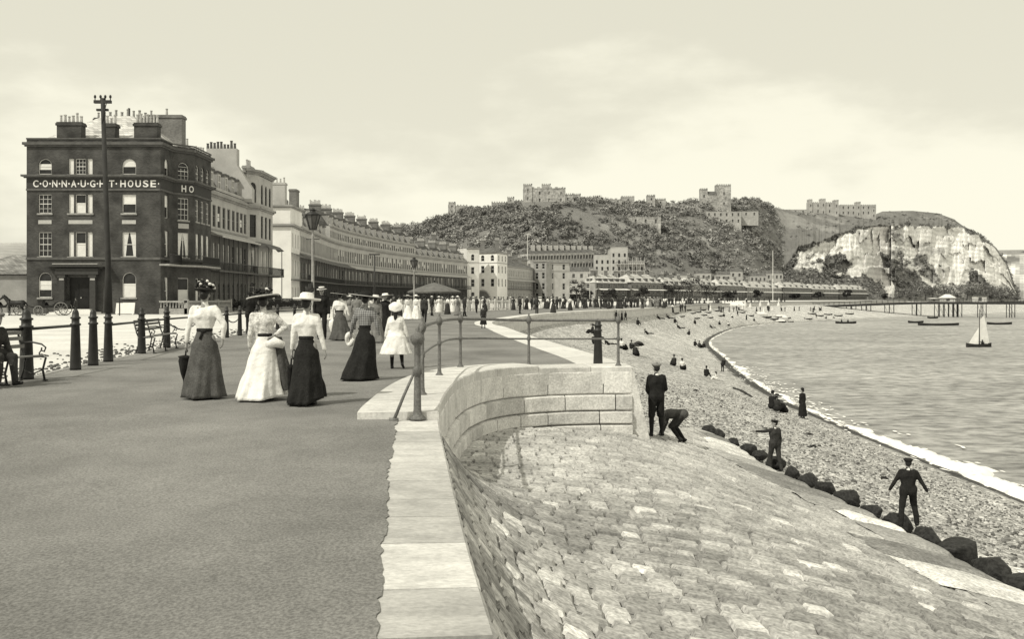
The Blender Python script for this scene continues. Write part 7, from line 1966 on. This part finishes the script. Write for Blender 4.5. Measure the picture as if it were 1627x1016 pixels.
# ------------------------------------------------------------------ people on the beach: one of each kind built, then copied
SIT = (((-.12, .85, .42), (-.04, .62, -.78)), ((.12, .85, .36), (.06, .66, -.75)))
SITARM = (((-.15, .35, -1), (.1, .9, -.35)), ((.15, .35, -1), (-.1, .9, -.35)))
BG = 'people sitting or standing on the shingle'
proto = {}
def beach(kind, px, py, yaw, label, s=1.0, z=None):
    p = Bp(px, py)
    if z is not None: p.z = z
    if kind not in proto:
        kw = dict(loc=p, yaw=yaw, vox=.03, group=BG)
        if kind == 'sit_dark': o = person(label, h=1.62, upper='jacket', uc='black_cloth', lower='trousers', lc='black_cloth', hat='bowler', hc='black_cloth', arms=SITARM, legs=SIT, lean=.15, stout=1.15, **kw)
        if kind == 'sit_woman': o = person(label, h=1.58, upper='blouse', uc='dark_cloth', lower='skirt_sit', lc='black_cloth', hat='wide', hc='black_cloth', hair='up', arms=SITARM, legs=SIT, lean=.05, **kw)
        if kind == 'sit_white': o = person(label, h=1.58, upper='blouse', uc='white_cloth', lower='skirt_sit', lc='black_cloth', hat='cap', hc='black_cloth', hair='up', arms=SITARM, legs=SIT, lean=-.1, **kw)
        if kind == 'sit_pale': o = person(label, h=1.3, upper='blouse', uc='white_cloth', lower='skirt_sit', lc='white_cloth', hat='cap', hc='dark_cloth', hair='long', arms=SITARM, legs=SIT, lean=.2, **kw)
        if kind == 'lie': o = person(label, h=1.66, upper='jacket', uc='black_cloth', lower='trousers', lc='black_cloth', hat='cap', hc='black_cloth', arms=(((-.3, -.3, -.6), (0, -.4, -.6)), ((.3, -.3, -.6), (0, .4, -.5))), legs=(((-.1, 1, .0), (0, 1, -.08)), ((.1, 1, .10), (0, 1, -.2))), lean=-.85, **kw)
        if kind == 'stoop': o = person(label, h=1.6, upper='coat', uc='black_cloth', lower='trousers', lc='black_cloth', hat='cap', hc='black_cloth', arms=(((-.1, .5, -1), (0, .5, -1)), ((.1, .5, -1), (0, .5, -1))), legs=STAND, lean=.75, **kw)
        if kind == 'stand_woman': o = person(label, h=1.60, upper='jacket', uc='black_cloth', lower='skirt', lc='black_cloth', hat='bowler', hc='black_cloth', hair='up', legs=STAND, skirt=dict(hem=.26, folds=5, zb=.12), **kw)
        if kind == 'stand_man': o = person(label, h=1.68, upper='jacket', uc='black_cloth', lower='trousers', lc='black_cloth', hat='bowler', hc='black_cloth', legs=STEP, **kw)
        o.scale = tuple(x*s for x in o.scale); proto[kind] = (o, o.scale[0]/s)
    else:
        o0, s0 = proto[kind]; o = copy_tree(o0); place(o, p, yaw, s0*s, label, BG)
    return o
BL = [('sit_white', 988, 556, -1.2, 'person in white top sitting at the foot of the last railing post', 1.1), ('sit_woman', 1009, 566, -.9, 'dark dressed woman sitting under a dark parasol on the beach', 1.1), ('sit_dark', 1003, 556, -1.0, 'dark hatted figure sitting just behind the woman with the parasol', .9),
      ('sit_woman', 1071, 582, -.6, 'dark seated woman, left one of the pair beyond the standing boy', 1.0), ('sit_white', 1084, 588, -.9, 'seated figure in white top, right one of the pair beyond the standing boy', 1.0), ('sit_dark', 1122, 600, -1.1, 'dark figure with legs stretched out, left one of the pair halfway to the water', .9), ('sit_pale', 1139, 605, .6, 'child in white sitting, right one of the pair halfway to the water', .9),
      ('stoop', 1148, 591, -1.3, 'dark figure stooping at the edge of the surf', .85), ('sit_dark', 1226, 653, -1.5, 'left dark figure of the close pair sitting near the water', 1.15), ('sit_woman', 1234, 656, -1.5, 'right dark figure of the close pair sitting near the water', 1.1), ('stand_woman', 1275, 665, -.2, 'dark skirted figure standing alone at the edge of the surf', 1.0),
      ('sit_dark', 1104, 551, -1.2, 'left dark figure of the trio sitting at the bend of the shoreline', .95), ('sit_woman', 1111, 553, -1.2, 'middle figure of the trio sitting at the bend of the shoreline', .95), ('sit_dark', 1118, 554, -1.0, 'right dark figure of the trio sitting at the bend of the shoreline', .9),
      ('sit_dark', 944, 548, -.8, 'dark figure sitting low left of the iron bollard', 1.0), ('sit_woman', 942, 532, .4, 'dark figure in a cape sitting above left of the iron bollard', 1.15), ('lie', 967, 549, -1.8, 'dark figure reclining between the iron bollard and the last railing post', .9),
      ('stand_man', 979, 509, .1, 'left dark figure of the three standing under the far sea wall', .75), ('stand_woman', 988, 510, .2, 'middle figure of the three standing under the far sea wall', .78), ('stand_man', 994, 510, -.2, 'right dark figure of the three standing under the far sea wall', .75),
      ('lie', 1029, 532, -1.6, 'figure lying on the shingle in the middle of the beach', 1.0), ('sit_dark', 1013, 517, -1.2, 'small dark figure sitting alone left of the middle of the beach', 1.0), ('sit_woman', 1095, 533, -.5, 'small dark figure sitting alone near the bend of the shore', 1.0), ('lie', 1080, 523, -1.7, 'dark figure lying above the lone sitter near the bend of the shore', 1.1), ('sit_dark', 1072, 514, -1.2, 'dark figure sitting below the boats, left', 1.0), ('sit_woman', 1104, 515, -.8, 'dark figure sitting below the boats, right', 1.0), ('lie', 1131, 522, -1.6, 'two-toned figure reclining by the pale shingle near the water', 1.1), ('sit_dark', 1143, 517, -1, 'dark figure sitting right of the boats, upper', 1.0), ('sit_white', 1157, 518, -1, 'figure in white top sitting right of the boats near the water', 1.0),
      ('lie', 1048, 508, -1.6, 'figure lying high on the beach left of the boats', 1.1), ('lie', 1063, 507, -1.6, 'figure lying high on the beach next to the boats', 1.1), ('sit_dark', 1150, 504, -1, 'dark sitter between the boats and the white tents', 1.0), ('sit_white', 1163, 505, -1, 'sitter in white below the white tents', 1.0), ('stand_man', 1172, 503, 0, 'dark man standing below the white tents', .9), ('stand_woman', 1186, 509, 0, 'dark woman standing at the water below the white tents', .9), ('sit_dark', 1198, 511, -1, 'dark sitter at the left end of the shoreline boats', 1.0), ('stand_man', 1297, 506, 0, 'man standing at the water under the root of the pier', .9), ('sit_dark', 1313, 507, 0, 'dark sitter by the water under the pier, left', 1.0), ('sit_white', 1326, 506, 0, 'pale sitter by the water under the pier, right', 1.0)]
for k, px, py, yaw, lab, s_ in BL: beach(k, px, py, yaw+.6, lab, s_)
# parasols on the beach
def parasol(lab, p, m, r=.5, tilt=(.3, 0)):
    t = thing('parasol', lab, 'parasol', p); q = (R3(0, tilt[0], tilt[1])).to_4x4(); mb = MB()
    mb.lathe([(.001, 1.2), (r*.35, 1.17), (r*.75, 1.05), (r, .9), (r*.98, .88), (r*.7, 1.02), (.01, 1.15)], 16, Mx=q, wob=lambda a, u: 1+.05*math.cos(8*a)); mb.build('canopy', m, t, True)
    mb = MB(); mb.tube([q @ V((0, 0, .35)), q @ V((0, 0, 1.25))], .012, 5); mb.build('handle', 'wood_dark', t); return t
pp = Bp(1012, 566); parasol('dark parasol over the seated woman on the beach', pp+V((.15, 0, .10)), 'dark_cloth', .52)
pp = Bp(968, 549); parasol('dark parasol held by the reclining figure behind the railing', pp+V((-.3, 0, -.25)), 'black_cloth', .45, (.2, -.6))
# plank and flotsam on the shingle
pp = Bp(1165, 618); q = Bp(1195, 632); mb = MB(); d = q-pp; mb.tube([(0, 0, .05), d*.5+V((0, 0, .12)), d+V((0, 0, .05))], [.06, .10, .05], 6); o = mb.build('driftwood', 'wood_dark', None, True); o.location = pp; tag(o, 'long dark piece of driftwood lying on the shingle toward the water', 'driftwood')
for i, (px, py, lab) in enumerate([(1403, 763, 'small dark weed clump on the shingle right of the striding boy'), (1290, 712, 'dark weed clump on the shingle right of the pointing boy'), (1285, 692, 'thin dark stick on the shingle up from the pointing boy'), (1105, 622, 'small dark stone on the shingle above the stooping boy')]):
    pp = Bp(px, py); mb = MB(); r_ = random.Random(i)
    for k in range(7): mb.tube([(r_.uniform(-.2, .2), r_.uniform(-.12, .12), .01), (r_.uniform(-.1, .1), 0, .08), (r_.uniform(-.25, .25), r_.uniform(-.12, .12), .02)], [.02, .035, .01], 5)
    o = mb.build('beach_weed', 'wood_dark', None, True); o.location = pp; tag(o, lab, 'weed')

# ------------------------------------------------------------------ far crowd on the promenade
kinds = ['man_dark', 'man_boater', 'man_pale', 'woman_white', 'woman_mixed', 'woman_dark', 'woman_grey', 'child_white']
FM = {k: [far_figure(k, s) for s in (1, 2)] for k in kinds}
word = {'man_dark': 'man in dark suit', 'man_boater': 'man in dark suit and straw hat', 'man_pale': 'man in pale suit', 'woman_white': 'woman in white', 'woman_mixed': 'woman in white blouse', 'woman_dark': 'woman in dark dress', 'woman_grey': 'woman in grey with white hat', 'child_white': 'child in white'}
def zprom(y): return .03
def farp(kind, px, py, label, group, h=1.66, yaw=None):
    p = G(px, py, .03); o = link('person', r_.choice(FM[kind])); s_ = h/1.74*(.68 if kind.startswith('child') else 1)
    place(o, p, r_.uniform(-PI, PI) if yaw is None else yaw, s_); tag(o, label, 'person', group); return o
r_ = random.Random(77)
SP_ = [('woman_mixed', 711, 500, 'woman with white top before the dark marquee, leftmost'), ('woman_grey', 727, 502, 'woman in grey standing under the right edge of the marquee'), ('man_dark', 738, 503, 'dark man standing just right of the marquee'), ('man_dark', 757, 497.5, 'dark man in front of the great archway, left'), ('woman_dark', 770, 496, 'dark woman in front of the great archway, right'), ('woman_white', 719, 497.5, 'woman in white beyond the marquee pole'), ('man_dark', 826, 499, 'dark man by the coping right of the archway block'), ('man_dark', 853, 499, 'dark man standing on the pale coping mid way'), ('woman_dark', 879, 497.5, 'dark figure at the inner edge of the coping'), ('woman_mixed', 906, 493.5, 'stout dark figure in white hat before the mottled stone house'), ('woman_white', 697, 498, 'woman in white under the left of the marquee'), ('man_boater', 686, 502, 'man in straw hat left of the marquee'), ('man_dark', 704, 496, 'dark man in the shade of the marquee')]
for k, px, py, lab in SP_: farp(k, px, py, lab, None, 1.68)
seg = [(700, 790, 493.5, 'before the great archway'), (790, 850, 492.5, 'before the grey canopied terrace'), (850, 910, 491.5, 'before the mottled stone house'), (910, 990, 490.5, 'before the balconied hotel'), (990, 1060, 489.6, 'before the dark cottage rows')]
for xa, xb, y0, wh_ in seg:
    n_ = int((xb-xa)/4.2)
    for k in range(n_):
        kd = r_.choice(kinds[:7]+['man_dark', 'woman_dark', 'woman_mixed', 'man_dark', 'woman_dark', 'man_dark'])
        farp(kd, lerp(xa, xb, (k+r_.random())/n_), y0+r_.uniform(-2.2, .9), '%s in the far crowd %s' % (word[kd], wh_), '%s in the crowd %s' % (word[kd], wh_), 1.66)
for k in range(40):
    kd = r_.choice(kinds+['man_dark', 'woman_dark', 'man_dark']); px = r_.uniform(1045, 1330); p = Bp(px, lerp(493, 497, r_.random())); p = V((p.x, p.y, zbeach(p.x, p.y)))
    o = link('person', r_.choice(FM[kd])); place(o, p, r_.uniform(-3, 3), .95); tag(o, 'tiny %s at the top of the far beach' % word[kd], 'person', '%s at the top of the far beach' % word[kd])
for k in range(90):
    kd = r_.choice(kinds+['man_dark', 'woman_dark', 'man_dark', 'woman_mixed']); y = 160*math.exp(r_.random()*.98); x = lerp(interp(FT, y), interp(ST, y), r_.uniform(.25, .95))
    o = link('person', r_.choice(FM[kd])); place(o, V((x, y, .03)), r_.uniform(-3, 3), .95); wh_ = 'on the promenade behind the far boats' if y > 230 else 'where the far promenade bends behind the beach'; tag(o, 'tiny %s %s' % (word[kd], wh_), 'person', '%s %s' % (word[kd], wh_))
# figures half seen on the left promenade, before the first houses
for k, px, py, lab in (('woman_white', 584, 512, 'pale figure far up the promenade behind the checked blouse'), ('man_dark', 625, 511, 'dark man far up the promenade behind the girl in white'), ('woman_mixed', 634, 508, 'woman in white blouse beyond the girl in white'), ('woman_grey', 556, 512, 'woman in grey by the fence beyond the light grey suit'), ('man_dark', 600, 507, 'dark man by the last fence posts')): farp(k, px, py, lab, None, 1.68)

# white paling and marquee up the promenade
def paling(a, b, lab, h=1.25, m='canvas'):
    t = thing('paling_fence', lab, 'fence', (a.x, a.y, .02), math.atan2(b.y-a.y, b.x-a.x)); L_ = (b-a).length; mb = MB()
    for z in (.25, h-.18): mb.box((0, -.03, z), (L_, .03, z+.09))
    mb.build('fence_rails', m, t); mb = MB(); n_ = int(L_/.5)
    for k in range(n_): x = k*.5+.05; mb.add([(x, -.05, 0), (x+.2, -.05, 0), (x+.2, -.05, h), (x+.1, -.05, h+.12), (x, -.05, h), (x, -.09, 0), (x+.2, -.09, 0), (x+.2, -.09, h), (x+.1, -.09, h+.12), (x, -.09, h)], [(9, 8, 7, 6, 5), (0, 1, 2, 3, 4), (0, 5, 6, 1), (1, 6, 7, 2), (4, 9, 5, 0)])
    mb.build('pales', m, t); mb = MB()
    for k in range(int(L_/3)+1): x = min(L_, k*3.0); mb.box((x-.07, -.02, -.05), (x+.07, .12, h+.15))
    mb.build('fence_posts', m, t)
fa_ = [min(FENP, key=lambda q: abs(q.y-y)) for y in (74, 88, 101, 116, 134)]
for i, lab in enumerate(['white paling fence behind the women in white', 'white paling fence right of the stout man', 'white paling fence under the dark marquee', 'white paling fence before the great archway']): paling(fa_[i]+V((0, 0, 0)), fa_[i+1], lab)
mY = 112; mq = thing('marquee', 'dark umbrella shaped canvas marquee beside the promenade', 'marquee', ((690-CX)/F*mY, mY, 0))
mb = MB(); mb.lathe([(2.9, 2.1), (2.95, 2.25), (2.0, 2.6), (.6, 3.1), (.001, 3.25)], 16, wob=lambda a, u: 1+.02*math.cos(8*a)); mb.build('canopy', 'awning_dark', mq); mb = MB(); mb.tube([(0, 0, 0), (0, 0, 3.5)], .07, 7); mb.build('pole', 'wood_dark', mq)
# garden hedge and railings in front of the terraces
gm = MB(); r2 = random.Random(9); GP = [V((-31.5, 117, 0)), V((-31, 146, 0)), V((-33, 165, 0)), V((-34.2, 195, 0)), V((-34.8, 228, 0)), V((-30, 266, 0)), V((-22, 302, 0)), V((-12.5, 335, 0))]; GL = poly_len(GP)
for i in range(7):
    a, b = GP[i], GP[i+1]; L_ = (b-a).length; t = thing('garden_railing', ['dark garden railing before the short terrace', 'dark railing before the gap beside the white end house', 'dark garden railing before the white end house', 'dark garden railing before the near crescent houses', 'dark garden railing before the middle crescent houses', 'dark garden railing before the farther crescent houses', 'dark garden railing before the last crescent houses'][i], 'fence', (a.x, a.y, 0), math.atan2(b.y-a.y, b.x-a.x)); mb = MB()
    for k in range(min(200, int(L_/.35))): x = k*max(.35, L_/200); mb.tube([(x, 0, 0), (x, 0, 1.5)], .035, 4)
    for z in (.2, 1.35): mb.box((0, -.03, z), (L_, .03, z+.06))
    mb.build('bars', 'iron', t); h_ = MB()
    for k in range(int(L_/1.1)):
        clump(h_, V((k*1.1+r2.random(), .9, .6)), r2.uniform(.6, 1.15), 40, .17, r2, r2.uniform(.6, 1.2))
    o = h_.build('hedge', 'leaf'); o.location = (a.x, a.y, 0); o.rotation_euler = t.rotation_euler; tag(o, ['clipped bushes before the short terrace', 'bushes before the gap beside the white end house', 'bushes before the white end house', 'bushes before the near crescent houses', 'bushes before the middle crescent houses', 'bushes before the farther crescent houses', 'bushes before the last crescent houses'][i], 'hedge')
# carriages and a horse waiting by the hotel
def wheel(t, c, r):
    mb = MB(); n_ = 20; mb.tube([(c[0]+r*math.cos(2*PI*k/n_), c[1], c[2]+r*math.sin(2*PI*k/n_)) for k in range(n_+1)], .045, 6, caps=False)
    o = mb.build('wheel', 'mid_cloth', t, True); s_ = MB()
    for k in range(10): a = 2*PI*k/10; s_.tube([c, (c[0]+r*math.cos(a), c[1], c[2]+r*math.sin(a))], .02, 4)
    s_.tube([(c[0], c[1]-.1, c[2]), (c[0], c[1]+.1, c[2])], .09, 8); s_.build('spokes', 'mid_cloth', o)
def carriage(lab, loc, rz, hood):
    t = thing('carriage', lab, 'carriage', loc, rz, 'horse carriages waiting by the hotel')
    for s_ in (-.7, .7): wheel(t, (-.9, s_, .62), .58); wheel(t, (1.05, s_, .45), .42)
    mb = MB(); mb.add([(-1.3, -.6, .75), (-1.4, -.62, 1.35), (-.5, -.62, 1.25), (-.1, -.6, .95), (.5, -.6, .95), (.7, -.6, 1.25), (.8, -.6, .7), (-1.3, .6, .75), (-1.4, .62, 1.35), (-.5, .62, 1.25), (-.1, .6, .95), (.5, .6, .95), (.7, .6, 1.25), (.8, .6, .7)], [(0, 1, 2, 3, 4, 5, 6), (13, 12, 11, 10, 9, 8, 7), (0, 7, 8, 1), (0, 6, 13, 7), (6, 5, 12, 13), (3, 2, 9, 10), (4, 3, 10, 11)]); mb.build('body', 'door_wood', t)
    mb = MB(); mb.box((-1.2, -.55, 1.0), (-.7, .55, 1.15)); mb.box((.75, -.45, 1.35), (1.25, .45, 1.45)); mb.box((.8, -.4, .8), (1.2, .4, 1.35)); mb.build('seat', 'dark_cloth', t)
    if hood:
        mb = MB(); mb.grid(8, 8, lambda u, v: (-1.45+.15*math.cos(u*PI)-.0+.55*math.sin(u*PI*.5)*u, lerp(-.62, .62, v), 1.3+.75*math.sin(u*PI*.55))); mb.build('folding_hood', 'black_cloth', t, True)
    mb = MB()
    for s_ in (-.3, .3): mb.tube([(1.1, s_, .65), (2.0, s_, .85), (3.3, s_, 1.0)], .035, 6)
    mb.build('shafts', 'wood_dark', t, True); return t
def horse(lab, loc, rz, s=1.0):
    t = thing('horse', lab, 'horse', loc, rz, 'carriage horses'); t.scale = (s, s, s); mb = MB()
    mb.cap((-.55, 0, 1.15), (.0, 0, 1.10), .29, .27, 12); mb.cap((0, 0, 1.10), (.55, 0, 1.15), .27, .27, 12); mb.cap((.6, 0, 1.25), (1.05, 0, 1.72), .21, .13); mb.cap((1.05, 0, 1.75), (1.40, 0, 1.48), .12, .075); mb.cap((1.0, 0, 1.72), (1.12, 0, 1.80), .1, .1)
    for s_ in (-1, 1):
        mb.cap((1.03, s_*.06, 1.84), (1.02, s_*.07, 1.98), .035, .012, 6)
        mb.cap((.55, s_*.15, 1.05), (.58, s_*.15, .58), .13, .07); mb.cap((.58, s_*.15, .58), (.56, s_*.15, .12), .06, .045); mb.cap((.56, s_*.15, .12), (.60, s_*.15, .05), .05, .065)
        mb.cap((-.6, s_*.15, 1.05), (-.48, s_*.16, .72), .17, .09); mb.cap((-.48, s_*.16, .72), (-.66, s_*.16, .50), .08, .055); mb.cap((-.66, s_*.16, .50), (-.62, s_*.16, .12), .055, .045); mb.cap((-.62, s_*.16, .12), (-.58, s_*.16, .05), .05, .065)
    me = remesh(mb, .035, 2); me.materials.append(M('hair')); link('body', me, t)
    q = MB(); q.tube([(-.82, 0, 1.25), (-.95, 0, 1.0), (-.92, 0, .6)], [.04, .07, .03], 7); q.build('tail', 'black_cloth', t, True)
    q = MB(); q.tube([(.62, 0, 1.5), (.85, 0, 1.75), (1.04, 0, 1.9)], [.05, .06, .03], 6); q.build('mane', 'black_cloth', t, True)
    q = MB(); n_ = 14; q.tube([(.50+.08*math.sin(2*PI*k/n_), .25*math.cos(2*PI*k/n_), 1.22+.30*math.sin(2*PI*k/n_)) for k in range(n_+1)], .04, 6); q.build('collar', 'black_cloth', t, True); return t
zc_ = -.09
c1_ = V(((84-CX)/F*93, 96, zc_)); carriage('open carriage with a folded hood waiting left of the hotel door', c1_+V((0, -3, 0)), PI+.15, True); horse('dark horse harnessed to the hooded carriage left of the hotel door', c1_+V((-3.2, -3.4, 0)), PI+.15)
c2_ = V(((10-CX)/F*93, 95.5, zc_)); carriage('second open carriage waiting at the left edge of the view', c2_+V((0, -2.5, 0)), PI+.1, False); horse('dark horse of the second carriage at the left edge', c2_+V((-3.3, -2.8, 0)), PI+.1)
def driver(lab, loc): o = link('person', FM['man_dark'][0]); place(o, loc, PI/2, .95); tag(o, lab, 'person')
driver('coachman standing beside the hooded carriage', c1_+V((2.4, -3.6, 0)))
# notice boards leaning by the hotel steps
mb = MB(); mb.box((-.9, -.03, .1), (.9, .03, 1.2)); mb.box((-.8, -.02, 0), (-.7, .35, .1)); mb.box((.7, -.02, 0), (.8, .35, .1)); o = mb.build('notice_board', 'stucco_white'); o.location = V(((198-CX)/F*97, 97, -.09)); o.rotation_euler = (-.25, 0, 0); tag(o, 'blank pale board leaning in the road below the hotel window', 'board')
q = MB(); q.tube([(0, 0, 0), (0, 0, 1.6)], .06, 6); q.tube([(-.3, 0, 1.2), (.3, 0, 1.2)], .04, 6); o = q.build('road_post', 'iron'); o.location = V(((190-CX)/F*93, 93, -.09)); tag(o, 'thin dark post in the road before the pale board', 'post')
# tufts and loose stones at the fence foot
mb = MB(); r_ = random.Random(31)
for k in range(900):
    d = r_.uniform(4, 46); p, t = along(FENP, FENL, d); p = p+V((-.15-abs(r_.gauss(0, 1.1)), 0, 0)); s_ = r_.uniform(.012, .05)
    mb.ell((p.x, p.y, -.085+s_*.3), (s_*1.3, s_, s_*.7), 6, 4)
o = mb.build('loose_stones', 'trim_dark', None, True); tag(o, 'dark loose stones scattered on the pale road beside the fence', 'stones', None, 'stuff')

# ------------------------------------------------------------------ light, sky, camera
ELEV, AZ = math.radians(48), None
sd = V((-.62, -.60, 0)).normalized(); sun_dir = V((sd.x*math.cos(ELEV), sd.y*math.cos(ELEV), math.sin(ELEV)))
su = bpy.data.lights.new('sun', 'SUN'); su.energy = 3.2; su.angle = math.radians(.6); su.color = (1, .965, .84)
so = bpy.data.objects.new('sun', su); COL.objects.link(so); so.rotation_euler = sun_dir.to_track_quat('Z', 'Y').to_euler(); so.location = (-40, -40, 60)
w = bpy.data.worlds.new('World'); sc.world = w; w.use_nodes = True
N = w.node_tree.nodes; L = w.node_tree.links; bg = N['Background']
sky = N.new('ShaderNodeTexSky'); sky.sky_type = 'NISHITA'; sky.sun_disc = False; sky.sun_elevation = ELEV; sky.sun_rotation = math.atan2(sd.x, sd.y); sky.dust_density = 3
bw = N.new('ShaderNodeRGBToBW'); L.new(sky.outputs[0], bw.inputs[0])
tc = N.new('ShaderNodeTexCoord'); sp = N.new('ShaderNodeSeparateXYZ'); L.new(tc.outputs['Generated'], sp.inputs[0])
mp = N.new('ShaderNodeMapping'); mp.inputs['Scale'].default_value = (1, 1, 2.6); mp.inputs['Location'].default_value = (.35, .1, .12); L.new(tc.outputs['Generated'], mp.inputs['Vector'])
n1 = N.new('ShaderNodeTexNoise'); n1.inputs['Scale'].default_value = 3.2; n1.inputs['Detail'].default_value = 8; n1.inputs['Roughness'].default_value = .52; L.new(mp.outputs['Vector'], n1.inputs['Vector'])
def math_(op, a, b):
    m = N.new('ShaderNodeMath'); m.operation = op
    for i, x in enumerate((a, b)):
        if x is None: continue
        if hasattr(x, 'links') or not isinstance(x, (int, float)): L.new(x, m.inputs[i])
        else: m.inputs[i].default_value = x
    return m.outputs[0]
def rng(x, a, b, c, d, smooth=True):
    m = N.new('ShaderNodeMapRange'); m.interpolation_type = 'SMOOTHSTEP' if smooth else 'LINEAR'
    for k, v in (('From Min', a), ('From Max', b), ('To Min', c), ('To Max', d)): m.inputs[k].default_value = v
    L.new(x, m.inputs['Value']); return m.outputs['Result']
z_ = sp.outputs['Z']; x_ = sp.outputs['X']
cl = rng(math_('ADD', n1.outputs['Fac'], math_('ADD', rng(z_, .02, .22, .17, -.05), rng(x_, -.3, .35, -.05, .04))), .45, .62, 0, 1)
base = math_('ADD', math_('MULTIPLY', rng(bw.outputs[0], 0, 8, 4.5, 6.2, False), .42), rng(z_, .02, .30, 6.1, 5.65))
cloud = math_('ADD', base, math_('MULTIPLY', cl, 1.75))
cb = N.new('ShaderNodeVectorMath'); cb.operation = 'SCALE'; cb.inputs[0].default_value = (1.0, .97, .80); L.new(cloud, cb.inputs['Scale'])
L.new(cb.outputs['Vector'], bg.inputs['Color']); bg.inputs['Strength'].default_value = .1
cd = bpy.data.cameras.new('camera'); cam = bpy.data.objects.new('camera', cd); COL.objects.link(cam)
cam.location = (0, 0, H); cam.rotation_euler = (PI/2, 0, 0); cd.sensor_width = 36; cd.lens = 36*F/1627
cd.shift_y = -(508-YH)/1627; cd.clip_end = 20000; cd.clip_start = .1
sc.camera = cam
sc.view_settings.view_transform = 'Standard'; sc.view_settings.look = 'None'; sc.view_settings.exposure = 0
sc.cycles.max_bounces = 6; sc.cycles.diffuse_bounces = 3
